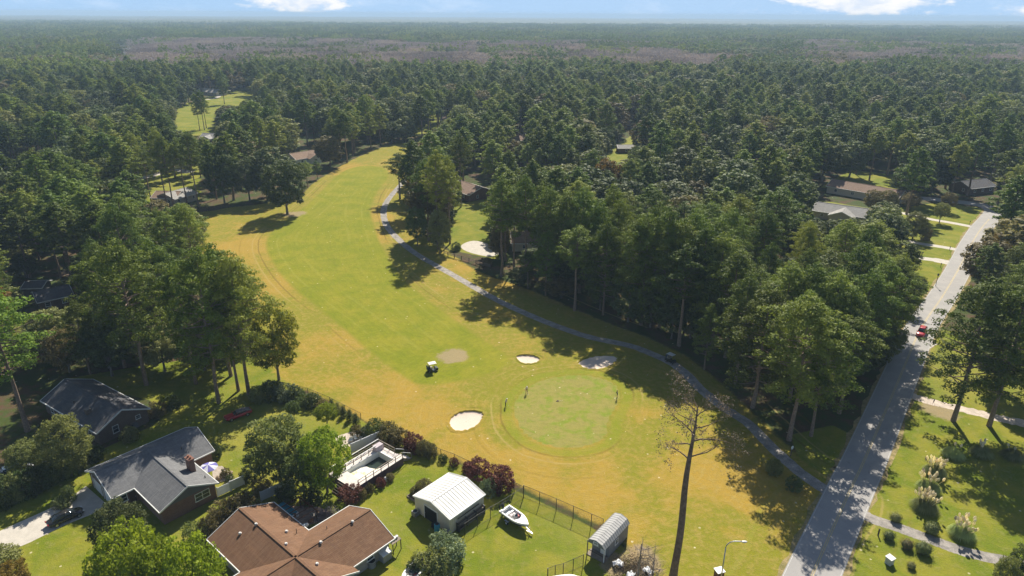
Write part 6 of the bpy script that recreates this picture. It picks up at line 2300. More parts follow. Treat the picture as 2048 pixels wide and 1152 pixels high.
# ------------------------------------------------------------------ people
def skin_person(name, joints, edges, label, x, y, rot, shirt, trouser, skin=(.45, .27, .18), hatc=None, shorts=False, splitz=.95, hemz=.5, neckz=1.5, height=1.76, arms=()):
    me = bpy.data.meshes.new('body')
    names = list(joints)
    idx_ = {k: i for i, k in enumerate(names)}
    me.from_pydata([joints[k][0] for k in names], [(idx_[a_], idx_[b_]) for a_, b_ in edges], [])
    o = bpy.data.objects.new('body', me)
    COL.objects.link(o)
    sk = o.modifiers.new('skin', 'SKIN')
    if not me.skin_vertices:
        bpy.context.view_layer.update()
    lay = me.skin_vertices[0].data if me.skin_vertices else None
    if lay is not None:
        for k in names:
            r_ = joints[k][1]
            lay[idx_[k]].radius = (r_, r_) if not isinstance(r_, tuple) else r_
            lay[idx_[k]].use_root = (k == 'pelvis')
    sb_ = o.modifiers.new('sub', 'SUBSURF')
    sb_.levels = 2
    sb_.render_levels = 2
    dg = bpy.context.evaluated_depsgraph_get()
    m2 = bpy.data.meshes.new_from_object(o.evaluated_get(dg))
    m2.name = 'body'
    o.modifiers.clear()
    o.data = m2
    m2.materials.clear()
    for c_ in (M('shirt_' + label[:12], shirt, .8, .1, 6), M('trousers_' + label[:12], trouser, .8, .1, 6), M('skin_tone', skin, .6, .06, 8), M('shoe_black', (.03, .03, .03), .6)):
        m2.materials.append(c_)
    hd = Vector(joints['neck'][0])
    hands = [Vector(joints[k][0]) for k in joints if k.startswith('hand') or k.startswith('fing')]
    elb = [Vector(joints[k][0]) for k in joints if k.startswith('elbow')]
    pel = Vector(joints['pelvis'][0])
    for p in m2.polygons:
        c = p.center
        p.use_smooth = True
        if c.z < .10:
            p.material_index = 3
        elif min((c - h_).length for h_ in hands) < .34 and min((c - h_).length for h_ in hands) < min((c - e_).length for e_ in elb) + .02:
            p.material_index = 2
        elif (c - Vector(joints['head'][0])).length < .17 or (c - Vector(joints['headtop'][0])).length < .12:
            p.material_index = 2
        elif c.z < pel.z + .04:
            p.material_index = 2 if (shorts and c.z < hemz) else 1
        else:
            p.material_index = 0
    t = thing(name, label, 'person', x, y, rot)
    o.parent = t
    h = Vector(joints['head'][0])
    ht = Vector(joints['headtop'][0])
    up = (ht - h).normalized()
    face = Vector(joints['nose'][0]) - h
    if hatc:
        c = h + up * .06
        hm = MB().ell((c.x - face.x * .1, c.y - face.y * .1, c.z + .03), (.118, .105, .085), 12, 8)
        hm.slab([(c.x + .08, -.08 + c.y, c.z + .01), (c.x + .20, -.07 + c.y, c.z - .03), (c.x + .20, .07 + c.y, c.z - .03), (c.x + .08, .08 + c.y, c.z + .01)], .012)
        hm.build('cap', M('cap_' + label[:10], hatc, .8, .05), t, True)
    else:
        c = h + up * .04
        MB().ell((c.x - .03, c.y, c.z + .03), (.115, .10, .11), 12, 8).build('hair', M('dark_hair', (.03, .02, .015), .8), t, True)
    return t


def pose(lean=0.0, hand=(.35, .0, .75), legs=((.05, .12), (-.05, -.12)), twist=0.0):
    """+x is the way the person faces; lean in radians"""
    def up(d, base=(0, 0, .93)):
        return (base[0] + math.sin(lean) * d, 0, base[2] + math.cos(lean) * d)
    j = {}
    j['pelvis'] = ((0, 0, .93), .125)
    j['waist'] = (up(.18), .115)
    j['chest'] = (up(.38), .145)
    j['shoulders'] = (up(.50), .10)
    nk = up(.58)
    j['neck'] = (nk, .055)
    hl = lean * .6
    hx = (nk[0] + math.sin(hl) * .12 + .01, 0, nk[2] + math.cos(hl) * .12)
    j['head'] = (hx, (.095, .085))
    j['headtop'] = ((hx[0] + math.sin(hl) * .10, 0, hx[2] + math.cos(hl) * .10), .07)
    j['nose'] = ((hx[0] + .10, 0, hx[2] - .02 - lean * .05), .022)
    e = [('pelvis', 'waist'), ('waist', 'chest'), ('chest', 'shoulders'), ('shoulders', 'neck'), ('neck', 'head'), ('head', 'headtop'), ('head', 'nose')]
    sh = up(.47)
    for i, s_ in enumerate((1, -1)):
        k = 'lr'[i]
        hnd = hand if not isinstance(hand[0], tuple) else hand[i]
        j['sh' + k] = ((sh[0], .19 * s_, sh[2]), .062)
        hp = (hnd[0], hnd[1] + .03 * s_, hnd[2])
        mid = ((sh[0] + hp[0]) / 2 - .05, (.19 * s_ + hp[1]) / 2 + .07 * s_, (sh[2] + hp[2]) / 2 - .02)
        j['elbow' + k] = (mid, .042)
        j['hand' + k] = (hp, .035)
        e += [('shoulders', 'sh' + k), ('sh' + k, 'elbow' + k), ('elbow' + k, 'hand' + k)]
        for f_ in range(3):
            j['fing%s%d' % (k, f_)] = ((hp[0] + .045, hp[1] + (f_ - 1) * .022, hp[2] - .07 + .01 * f_), .011)
            e.append(('hand' + k, 'fing%s%d' % (k, f_)))
        fx, fy = legs[i]
        j['hip' + k] = ((0, .095 * s_, .90), .085)
        j['knee' + k] = ((fx * .6 + .03, fy * .9, .50), .062)
        j['ankle' + k] = ((fx - .01, fy, .09), .042)
        j['toe' + k] = ((fx + .17, fy + .02 * s_, .045), .038)
        e += [('pelvis', 'hip' + k), ('hip' + k, 'knee' + k), ('knee' + k, 'ankle' + k), ('ankle' + k, 'toe' + k)]
    return j, e


def club_at(px_, py_, rot, hand, tip, label):
    x_, y_ = px_, py_
    o = MB().tube([hand, tip], [.014, .010], 6).box(tip[0] - .05, tip[1] - .02, tip[2] - .02, tip[0] + .07, tip[1] + .02, tip[2] + .03).build('golf_club', GMETAL, None)
    o.location = (x_, y_, 0)
    o.rotation_euler = (0, 0, rot)
    tag(o, label, 'golf club')


x, y = G(1053, 787)
j, e = pose(.25, ((.30, .10, .95), (.02, -.22, .85)), ((.16, .11), (-.14, -.11)))
skin_person('person', j, e, 'person in a pale shirt, white cap and dark shorts walking onto the green from behind', x, y, math.radians(-70), (.62, .55, .53), (.035, .035, .045), hatc=(.75, .73, .70), shorts=True)
club_at(x, y, math.radians(-70), (.33, .1, .95), (.62, .12, .03), 'golf club carried by the person in the white cap')
x, y = G(1011, 813)
j, e = pose(.35, (.38, .0, .80), ((.02, .14), (-.02, -.14)))
skin_person('person', j, e, 'person in a blue green shirt bending over a putter left of the green', x, y, math.radians(20), (.08, .22, .20), (.08, .10, .06), hatc=(.5, .55, .5))
club_at(x, y, math.radians(20), (.38, 0, .80), (.62, .0, .03), 'putter held by the person in the blue green shirt')
x, y = G(1234, 797)
j, e = pose(.12, ((.10, .26, .85), (.30, -.1, 1.05)), ((.05, .11), (-.08, -.11)))
skin_person('person', j, e, 'person in dark clothes standing at the right edge of the green', x, y, math.radians(190), (.05, .045, .06), (.11, .09, .07))
club_at(x, y, math.radians(190), (.30, -.1, 1.05), (.42, -.12, .03), 'golf club leaned on by the person in dark clothes')

# ------------------------------------------------------------------ small things
x, y = G(1113, 803)
t = thing('hole_marker', 'small dark flag lying by the hole on the putting green', 'flag', x, y)
MB().tube([(0, 0, .012), (0, 0, .04)], .11, 14).build('cup', BLACK, t)
MB().tube([(.1, 0, .05), (1.2, .3, .06)], .015, 6).build('pole', WHITE, t)
MB().slab([(.05, -.12, .10), (.45, -.05, .12), (.42, .28, .10), (.08, .24, .12)], .02).build('cloth', M('dark_flag', (.05, .02, .05), .8), t)
# street lamp
x, y = G(1453, 1086, 7.6)
t = thing('street_lamp', 'curved grey street lamp at the bottom of the rough', 'street lamp', x, y)
xe, ye = G(1488, 1083, 7.9)
dx_, dy_ = xe - x, ye - y
MB().tube([(0, 0, 0), (0, 0, .25)], .20, 10).build('base', GMETAL, t)
MB().tube([(0, 0, .2), (0, 0, 3.5), (0, 0, 6.9)], [.095, .085, .07], 10).build('pole', GMETAL, t, True)
ap = [(dx_ * (1 - math.cos(q)) * .5 if q < 1.6 else dx_ * (.5 + (q - 1.5708) * .30), (dy_ * (1 - math.cos(q)) * .5 if q < 1.6 else dy_ * (.5 + (q - 1.5708) * .30)), 6.9 + 1.0 * math.sin(min(q, 1.5708))) for q in np.linspace(0, 2.8, 12)]
MB().tube(ap, [.065] * 12, 8).build('arm', GMETAL, t, True)
ln = math.hypot(dx_, dy_)
ux, uy = dx_ / ln, dy_ / ln
hx_, hy_ = ap[-1][0], ap[-1][1]
hd = MB().ell((hx_ + ux * .3, hy_ + uy * .3, 7.88), (.42, .18, .10), 14, 6).build('lamp_head', M('lamp_head_white', (.75, .74, .72), .4), t, True)
MB().ell((hx_ + ux * .35, hy_ + uy * .35, 7.80), (.22, .13, .08), 12, 6).build('lens', LAMP, hd, True)
# boxes
x, y = G(1437, 1155)
t = thing('utility_cabinet', 'brown cabinet with a white top at the bottom edge by the street lamp', 'cabinet', x, y, .3)
MB().box(-.5, -.45, 0, .5, .45, 1.2).build('case', M('brown_case', (.16, .075, .05), .7), t, bevel=.02)
MB().box(-.6, -.55, 1.202, .6, .55, 1.32).build('lid', WHITE, t, bevel=.02)
MB().box(-.40, -.475, .15, .40, -.453, 1.1).build('door', M('brown_case', (.16, .075, .05), .7), t)
x, y = G(1778, 1127)
t = thing('utility_box', 'small white cabinet on the lawn south of the paved path', 'cabinet', x, y, .5)
MB().box(-.42, -.42, 0, .42, .42, 1.0).build('case', M('grey_white_case', (.50, .50, .48), .6), t, bevel=.02)
MB().slab([(-.5, -.5, 1.08), (.5, -.5, 1.08), (.5, .5, 1.16), (-.5, .5, 1.16)], .08).build('lid', WHITE, t)
MB().box(-.3, -.445, .2, .3, -.423, .9).build('door', M('grey_white_case', (.50, .50, .48), .6), t)
x, y = G(1581, 912)
t = thing('sign_post', 'white paddle sign on a dark post beside the cart path', 'sign', x, y, .2)
MB().box(-.06, -.06, 0, .06, .06, 1.6).build('post', WOODD, t)
MB().ell((0, -.08, 1.75), (.24, .03, .38), 14, 8).build('sign_plate', WHITE, t, True)
x, y = G(1756, 1071)
t = thing('marker_post', 'short dark post on the grass between the road and the ball shrubs', 'post', x, y)
MB().box(-.08, -.08, 0, .08, .08, 1.1).build('post', WOODD, t)
MB().box(-.1, -.1, 1.1, .1, .1, 1.16).build('cap', BLACK, t)
for (px_, py_, lb) in [(1899, 501, 'mailbox at the middle driveway by the bend'), (1881, 535, 'mailbox at the wide white driveway'), (1939, 449, 'mailbox at the driveway closest to the bend')]:
    x, y = G(px_, py_)
    t = thing('mailbox', 'dark ' + lb, 'mailbox', x, y, .9)
    MB().box(-.06, -.06, 0, .06, .06, 1.1).build('post', WOODD, t)
    MB().tube([(-.28, 0, 1.22), (.28, 0, 1.22)], .14, 10).build('box', BLACK, t)
    MB().box(-.3, -.09, 1.05, .3, .09, 1.12).build('shelf', WOODD, t)
x, y = G(1871, 572)
t = thing('yard_lamp', 'tall dark lamp post at the road edge above the red car', 'lamp post', x, y)
MB().tube([(0, 0, 0), (0, 0, 3.0)], .07, 8).build('pole', BLACK, t)
MB().tube([(0, 0, 3.0), (0, 0, 3.1), (0, 0, 3.5)], [.1, .2, .24], 8).build('lantern', GLASS, t)
MB().tube([(0, 0, 3.5), (0, 0, 3.75)], [.32, .03], 8).build('cap', BLACK, t)
# umbrella on the patio
x, y = G(421, 955)
t = thing('patio_umbrella', 'purple and white patio umbrella at the corner of the grey roofed house', 'umbrella', x, y, .3)
MB().tube([(0, 0, 0), (0, 0, 2.45)], .035, 8).build('pole', WOODG, t)
MB().tube([(0, 0, 0), (0, 0, .12)], .3, 12).build('base', DMETAL, t)
for i in range(8):
    a0, a1_ = i * math.pi / 4, (i + 1) * math.pi / 4
    R1 = 1.45
    MB().add([(0, 0, 2.5), (math.cos(a0) * R1, math.sin(a0) * R1, 2.0), (math.cos((a0 + a1_) / 2) * R1 * .95, math.sin((a0 + a1_) / 2) * R1 * .95, 2.03), (math.cos(a1_) * R1, math.sin(a1_) * R1, 2.0),
              (0, 0, 2.48), (math.cos(a0) * R1, math.sin(a0) * R1, 1.98), (math.cos((a0 + a1_) / 2) * R1 * .95, math.sin((a0 + a1_) / 2) * R1 * .95, 2.01), (math.cos(a1_) * R1, math.sin(a1_) * R1, 1.98)],
             [(0, 1, 2), (0, 2, 3), (4, 6, 5), (4, 7, 6), (1, 5, 6, 2), (2, 6, 7, 3), (0, 4, 5, 1), (3, 7, 4, 0)]).build('canopy_panel', [M('purple_cloth', (.13, .12, .36), .8), M('pale_cloth', (.55, .55, .62), .8)][i % 2], t)
for k, (px_, py_, lb) in enumerate([(438, 958, 'round plant pot edge on the patio'), (447, 950, 'pale boulder by the patio bed'), (462, 948, 'tan rock in the patio bed')]):
    x, y = G(px_, py_)
    mb = MB().ell((0, 0, .25), (.55 - .1 * k, .45, .35), 9, 6)
    rr_ = random.Random(k)
    mb.v = [(a_ * rr_.uniform(.85, 1.1), b_ * rr_.uniform(.85, 1.1), c_ * rr_.uniform(.8, 1.1)) for a_, b_, c_ in mb.v]
    o = mb.build('garden_rock', M('tan_rock', (.42, .33, .23), .9, .3, 2), None)
    o.location = (x, y, 0)
    tag(o, lb.replace('round plant pot edge', 'round tan rock'), 'rock')
bush(452, 952, 936, .8, 'hazel', 'small spiky plant in the bed beside the umbrella')
bush(460, 962, 950, .7, 'oak', 'small dark plant in the bed beside the umbrella')
# garden seats behind the white fence
for k, (px_, py_) in enumerate([(702, 884), (712, 880), (722, 877)]):
    x, y = G(px_, py_)
    t = thing('garden_chair', ['left', 'middle', 'right'][k] + ' white garden chair on the gravel seat', 'chair', x, y, k * .8)
    MB().box(-.28, -.28, .38, .28, .28, .43).build('seat', WHITE, t)
    MB().box(-.28, .26, .43, .28, .31, .95).build('backrest', WHITE, t)
    for q in ((-.25, -.25), (.25, -.25), (-.25, .25), (.25, .25)):
        MB().box(q[0] - .025, q[1] - .025, 0, q[0] + .025, q[1] + .025, .38).build('leg', WHITE, t)
# rocks of the garden bed by the rough
for k in range(9):
    px_, py_ = 606 + k * 6.5 + rnd.uniform(-2, 2), 806 + k * 2.4 + rnd.uniform(-2, 3)
    x, y = G(px_, py_)
    mb = MB().ell((0, 0, .15), (rnd.uniform(.3, .6), rnd.uniform(.3, .5), rnd.uniform(.2, .45)), 8, 5)
    mb.v = [(a_ * rnd.uniform(.85, 1.1), b_ * rnd.uniform(.85, 1.1), c_) for a_, b_, c_ in mb.v]
    o = mb.build('garden_rock', M('pinkish_rock', (.36, .28, .25), .9, .3, 2), None)
    o.location = (x, y, 0)
    tag(o, 'rough stone edging the garden bed beside the rough', 'rock', 'stones edging the garden bed by the rough')
# ------------------------------------------------------------------ the woods: tree positions by a jittered grid on the ground,
# leaving out lawns, roads, houses, and any tree whose crown would stand in front of the openings the place has
OPEN = [  # stretches of ground, in view, that stay open (no crown in front, no trunk on them)
    [(430, 470), (520, 420), (600, 400), (640, 362), (700, 326), (790, 296), (812, 300), (775, 345), (760, 400), (775, 440), (850, 520), (900, 520), (1000, 560), (1060, 590), (1130, 640), (1210, 680), (1300, 700),
     (1330, 715), (1400, 765), (1470, 830), (1540, 900), (1640, 980), (1650, 1152), (1100, 1152), (900, 900), (600, 760), (615, 640), (560, 600), (500, 540), (430, 500)],
    [(355, 262), (352, 220), (380, 208), (420, 212), (440, 200), (455, 184), (510, 178), (505, 200), (440, 210), (425, 240), (420, 260)],
    [(1840, 655), (1845, 560), (1840, 500), (1790, 450), (1840, 405), (1905, 398), (1985, 415), (1985, 440), (1930, 520), (1900, 590), (1870, 660)],
    [(1570, 1152), (1690, 900), (1800, 790), (1840, 850), (2048, 950), (2048, 1152)],
    [(920, 480), (918, 420), (975, 405), (968, 470), (990, 510), (960, 530), (880, 510)],
    [(1215, 325), (1230, 300), (1265, 262), (1280, 262), (1255, 305), (1255, 325)],
    [(690, 268), (700, 262), (700, 275)],
    [(840, 262), (845, 245), (880, 250), (880, 262)],
]
HOUSEV = [  # facades and roofs that stay in view: pixel rectangle
    (295, 365, 395, 410), (395, 258, 440, 278), (912, 355, 975, 400), (1018, 462, 1080, 500), (1615, 400, 1740, 440), (1650, 362, 1802, 398),
    (20, 550, 150, 615), (880, 226, 905, 244), (1236, 280, 1270, 300), (1015, 262, 1060, 282), (395, 165, 430, 190), (590, 285, 640, 320), (475, 162, 505, 178), (700, 300, 640, 310),
    (1945, 345, 1995, 378), (240, 350, 275, 372), (1240, 232, 1262, 252), (735, 205, 720, 212),
]
CELL = 8
KM = np.zeros((1152 // CELL, 2048 // CELL), bool)
cy, cx = np.mgrid[0:1152 // CELL, 0:2048 // CELL]
for p in OPEN:
    KM |= (sdist(p, cx * CELL + 4.0, cy * CELL + 4.0) > -1)
for (a, b, c, d) in HOUSEV:
    KM |= (cx * CELL + 4 > a) & (cx * CELL + 4 < c) & (cy * CELL + 4 > b) & (cy * CELL + 4 < d)
BASEBAN = [GP(p) for p in OPEN] + W_LAWN[:1] + [W_GOLF] + [GP(p) for p in [
    [(-300, 1400), (-300, 900), (0, 760), (60, 730), (330, 760), (560, 700), (640, 800), (900, 900), (900, 1400)],     # foreground gardens: planted by hand
    [(640, 1100), (700, 700), (1500, 790), (1640, 1000), (1500, 1400)],
    [(1480, 1400), (1560, 990), (1640, 870), (1700, 830), (1790, 690), (1830, 640), (2300, 640), (2300, 1400)],
    [(10, 640), (20, 555), (150, 560), (170, 640)],
    [(280, 420), (290, 365), (420, 355), (420, 420)],
    [(560, 330), (570, 296), (660, 290), (660, 330)],
    [(905, 408), (910, 368), (985, 360), (985, 400), (975, 410)],
    [(1015, 520), (1015, 465), (1095, 465), (1095, 515)],
    [(1600, 460), (1600, 395), (1750, 395), (1750, 450)],
    [(1640, 405), (1640, 365), (1810, 365), (1812, 405)],
]]
ROADW = [np.array(q) for q in RC_]
CARTW = [np.array(q) for q in CC]
ROAD_, CART_ = np.array(ROADW), np.array(CARTW)
cand = []
STEP = 5.2
for j, yy in enumerate(np.arange(45, 760, STEP * .87)):
    half = yy * .80 + 25
    for xx in np.arange(-half, half, STEP):
        cand.append((xx + (j % 2) * STEP / 2 + rng.uniform(-2.2, 2.2), yy + rng.uniform(-2.2, 2.2)))
cand = np.array(cand)
ok = np.ones(len(cand), bool)
for p in BASEBAN:
    ok &= sdist(p, cand[:, 0], cand[:, 1]) < 1.0
for line, dmin in ((ROADW, 6.0), (CARTW, 4.5)):
    L_ = np.array(line)
    dd = np.min(np.hypot(cand[:, None, 0] - L_[None, :, 0], cand[:, None, 1] - L_[None, :, 1]), axis=1)
    ok &= dd > dmin
NP_ = np.array(NPL)
dd = np.min(np.hypot(cand[:, None, 0] - NP_[None, :, 0], cand[:, None, 1] - NP_[None, :, 1]) - NP_[None, :, 2] * .55, axis=1)
ok &= dd > 2.4
cand = cand[ok]


def smooth_field(x, y):
    return (math.sin(x * .021 + 1.3) + math.sin(y * .017 - .6 + x * .009) + math.sin(x * .05 + y * .043) * .6) / 2.6


picked = []
order = list(range(len(cand)))
rnd.shuffle(order)
GRID = {}


def crowded(x, y, R_):
    gx, gy = int(x // 12), int(y // 12)
    for i in (-2, -1, 0, 1, 2):
        for j in (-2, -1, 0, 1, 2):
            for (a_, b_, c_) in GRID.get((gx + i, gy + j), ()):
                if (a_ - x) ** 2 + (b_ - y) ** 2 < (SPREAD * (R_ + c_)) ** 2:
                    return True
    return False


SPREAD = .70
for ci_ in order:
    x, y = cand[ci_]
    px, py = PJ(x, y, 0)
    if px < -160 or px > 2210 or py > 1300:
        continue
    d = math.hypot(x, y)
    f = smooth_field(x, y)
    # left and near right woods are pine; farther back the broadleaves take over in groups
    ppine = .80 if d < 210 else (.60 if f > .1 else .30)
    if px < 700 and d < 420:
        ppine = max(ppine, .66)
    pine = rnd.random() < ppine
    gap = math.sin(x * .061 + 2.1 + math.sin(y * .02)) + math.sin(y * .047 + .5 + math.sin(x * .03) * 1.5)
    if d > 225 and gap > 1.5:
        continue
    if pine:
        h = rnd.triangular(14, 28.5, 24)
        R_ = h * rnd.uniform(.18, .27)
    else:
        h = rnd.triangular(9, 23, 18)
        R_ = h * rnd.uniform(.34, .52)
    if crowded(x, y, R_):
        continue
    base = .42 * h if pine else .1 * h
    tries = 0
    good = False
    while tries < 4:
        tx, ty = PJ(x, y, h)
        b_x, b_y = PJ(x, y, base)
        rp = R_ * F / math.hypot(d, CAMH) * .85
        x0, x1 = int((min(tx, b_x) - rp) / CELL), int((max(tx, b_x) + rp) / CELL) + 1
        y0, y1 = int((ty) / CELL), int((b_y + rp * .4) / CELL) + 1
        x0, x1, y0, y1 = max(0, x0), min(KM.shape[1], x1), max(0, y0), min(KM.shape[0], y1)
        if x1 <= x0 or y1 <= y0:
            good = True
            break
        frac = KM[y0:y1, x0:x1].mean()
        tc0, tc1 = int(ty / CELL), int(py / CELL)
        cxx = min(max(int(px / CELL), 0), KM.shape[1] - 1)
        trunk_bad = KM[max(0, tc0):max(0, min(KM.shape[0], tc1)), cxx].sum() if not pine else 0
        if frac < .09 and trunk_bad < 2:
            good = True
            break
        h *= .78
        R_ *= .86
        base *= .6
        if h < 7:
            break
        tries += 1
    if good:
        picked.append((x, y, h, R_, pine, d, px, py))
        GRID.setdefault((int(x // 12), int(y // 12)), []).append((x, y, R_))
extra = []
for (x, y, h, R_, pine, d, px, py) in picked:
    # shrubby understorey between the pines
    if pine and d < 260 and rnd.random() < .55:
        for _ in range(3):
            ex, ey = x + rng.uniform(-4, 4), y + rng.uniform(-4, 4)
            bad = any(sdist(p, np.array([ex]), np.array([ey]))[0] > 0 for p in BASEBAN)
            if bad or min(np.hypot(ROAD_[:, 0] - ex, ROAD_[:, 1] - ey).min() - 3, np.hypot(CART_[:, 0] - ex, CART_[:, 1] - ey).min()) < 3.5:
                continue
            hh = rnd.uniform(5, 11)
            epx, epy = PJ(ex, ey, hh * .6)
            ci, cj = int(epx / CELL), int(epy / CELL)
            if 0 <= ci < KM.shape[1] and 0 <= cj < KM.shape[0] and KM[max(0, cj - 2):cj + 2, max(0, ci - 2):ci + 3].any():
                continue
            extra.append((ex, ey, hh, rnd.uniform(2.6, 4.4), False, math.hypot(ex, ey), epx, PJ(ex, ey, 0)[1]))
            break
picked += extra
picked.sort(key=lambda q: q[5])
print('trees', len(picked))
LMK = [((1341, 724), 'the cart parked on the path'), ((1840, 660), 'the red car on the road'), ((955, 500), 'the round pale patio'), ((1680, 440), 'the light grey gabled roof'), ((945, 400), 'the brick bungalow'),
       ((350, 410), 'the brown ranch house'), ((90, 590), 'the low brick outbuilding'), ((400, 240), 'the distant yellow lawn'), ((740, 320), 'the far end of the fairway'), ((1255, 310), 'the tiny far cottage'),
       ((1730, 390), 'the long tan roofed house'), ((1975, 440), 'the bend of the road'), ((1200, 590), 'the front row of the wood'), ((1500, 560), 'the heart of the wood'), ((1000, 300), 'the orange tinted roof'),
       ((140, 720), 'the dark slate roofed house'), ((300, 560), 'the left grove'), ((100, 430), 'the left edge of the view'), ((180, 300), 'the woods at the upper left'), ((1960, 300), 'the upper right woods'), ((2000, 650), 'the right edge of the view')]
LMW = [(np.array(G(*p)), s_) for p, s_ in LMK]


def near_lm(x_, y_):
    return min(LMW, key=lambda q: (q[0][0] - x_) ** 2 + (q[0][1] - y_) ** 2)[1]


LAB = {
    ('pine', 'R'): 'tall dark green pine in the dense wood between the cart path and the road',
    ('pine', 'L'): 'dark green pine in the woods left of the fairway',
    ('pine', 'F'): 'pine in the suburban woods beyond the fairway',
    ('pine', 'E'): 'pine to the right of the road',
    ('oak', 'R'): 'leafy broadleaf tree in the dense wood between the cart path and the road',
    ('oak', 'L'): 'rounded broadleaf tree in the woods left of the fairway',
    ('oak', 'F'): 'rounded broadleaf tree in the suburban woods beyond the fairway',
    ('oak', 'E'): 'broadleaf tree to the right of the road',
}
GRP = {'R': 'trees of the dense wood by the cart path', 'L': 'trees of the woods left of the fairway', 'F': 'trees of the suburban woods beyond the fairway', 'E': 'trees right of the road'}
cnt = {'pine': 0, 'oak': 0}
for o in COL.objects:
    if o.parent is None and o.name.startswith('pine_tree'):
        cnt['pine'] += 1
    if o.parent is None and (o.name.startswith('oak_tree') or o.name.startswith('broadleaf_tree')):
        cnt['oak'] += 1
rest = {'pine': [], 'oak': []}
for (x, y, h, R_, pine, d, px, py) in picked:
    k = 'pine' if pine else 'oak'
    if cnt[k] >= 298 or px < -120 or px > 2170:
        if px > -60 and px < 2110 or d < 260:
            rest[k].append((x, y, h, R_))
        continue
    zone = 'L' if (px < 740 and d < 380) else ('E' if px > 1880 and d < 300 else ('R' if d < 230 else 'F'))
    key = k if d < 205 else k + '_mid'
    if key == 'pine' and rnd.random() < .5:
        key = 'pine_low'
    if k == 'oak' and h < 10 and d < 205:
        mt = FOL[rnd.choice(['shrub', 'hazel', 'oak'])]
    else:
        mt = None
        if k == 'oak' and rnd.random() < .16:
            mt = FOL[rnd.choice(['hazel', 'willow', 'autumn', 'hazel'])]
    lm = near_lm(x, y)
    if pine:
        adj = 'towering' if h > 24.5 else ('tall' if h > 21 else 'shorter')
    else:
        adj = 'tall rounded' if h > 17.5 else ('rounded' if h > 12 else 'low bushy')
    if mt is FOL['autumn']:
        adj += ' autumn tinted'
    elif mt is FOL['hazel']:
        adj += ' brownish'
    elif mt is FOL['willow']:
        adj += ' pale green'
    adj = adj.replace('rounded brownish', 'brownish').replace('rounded pale green', 'pale').replace('rounded autumn', 'autumn').replace('low bushy', 'bushy')
    lab = adj + (' pine' if pine else ' leafy tree') + ' by ' + lm
    place(key, x, y, h, lab, 'tree', adj + (' pines' if pine else ' leafy trees') + ' by ' + lm, 'pine_tree' if pine else 'broadleaf_tree', rad=R_, mat=mt)
    cnt[k] += 1
print(cnt, len(rest['pine']), len(rest['oak']))


def gn_scatter(name, pts, scales, sources, label, seedrot=True):
    """one object: a point cloud whose points carry whole trees"""
    lib = bpy.data.collections.new(name + '_sources')
    for i, s_ in enumerate(sources):
        lib.objects.link(s_)
    me = bpy.data.meshes.new(name)
    me.vertices.add(len(pts))
    me.vertices.foreach_set('co', np.asarray(pts, dtype=np.float32).ravel())
    at = me.attributes.new('tscale', 'FLOAT_VECTOR', 'POINT')
    at.data.foreach_set('vector', np.asarray(scales, dtype=np.float32).ravel())
    at = me.attributes.new('trot', 'FLOAT', 'POINT')
    at.data.foreach_set('value', rng.uniform(0, 6.28, len(pts)).astype(np.float32))
    at = me.attributes.new('tidx', 'INT', 'POINT')
    at.data.foreach_set('value', rng.integers(0, len(sources), len(pts)).astype(np.int32))
    me.update()
    ob = bpy.data.objects.new(name, me)
    link(ob)
    tag(ob, label, kind='stuff')
    ng = bpy.data.node_groups.new(name + '_nodes', 'GeometryNodeTree')
    ng.interface.new_socket('Geometry', in_out='INPUT', socket_type='NodeSocketGeometry')
    ng.interface.new_socket('Geometry', in_out='OUTPUT', socket_type='NodeSocketGeometry')
    n = ng.nodes
    gi, go = n.new('NodeGroupInput'), n.new('NodeGroupOutput')
    ip = n.new('GeometryNodeInstanceOnPoints')
    ci = n.new('GeometryNodeCollectionInfo')
    ci.inputs['Collection'].default_value = lib
    ci.inputs['Separate Children'].default_value = True
    ci.inputs['Reset Children'].default_value = True
    ip.inputs['Pick Instance'].default_value = True

    def attr(nm, ty):
        q = n.new('GeometryNodeInputNamedAttribute')
        q.data_type = ty
        q.inputs['Name'].default_value = nm
        return q.outputs['Attribute']
    cx_ = n.new('ShaderNodeCombineXYZ')
    L = ng.links
    L.new(attr('trot', 'FLOAT'), cx_.inputs[2])
    L.new(gi.outputs[0], ip.inputs['Points'])
    L.new(ci.outputs[0], ip.inputs['Instance'])
    L.new(attr('tidx', 'INT'), ip.inputs['Instance Index'])
    L.new(cx_.outputs[0], ip.inputs['Rotation'])
    L.new(attr('tscale', 'FLOAT_VECTOR'), ip.inputs['Scale'])
    L.new(ip.outputs[0], go.inputs[0])
    md = ob.modifiers.new('scatter', 'NODES')
    md.node_group = ng
    return ob


def join_np(parts, name, mats):
    """parts: list of (verts, faces4, material index)"""
    V, Fq, mi, b = [], [], [], 0
    for v, f, m in parts:
        V.append(v)
        Fq.append(np.asarray(f) + b)
        mi.append(np.full(len(f), m))
        b += len(v)
    return np_mesh(name, np.concatenate(V), np.concatenate(Fq), mats, midx=np.concatenate(mi))


def mesh_arrays(me):
    v = np.empty(len(me.vertices) * 3, np.float32)
    me.vertices.foreach_get('co', v)
    lv = np.empty(len(me.loops), np.int32)
    me.loops.foreach_get('vertex_index', lv)
    return v.reshape(-1, 3), lv.reshape(-1, 4)


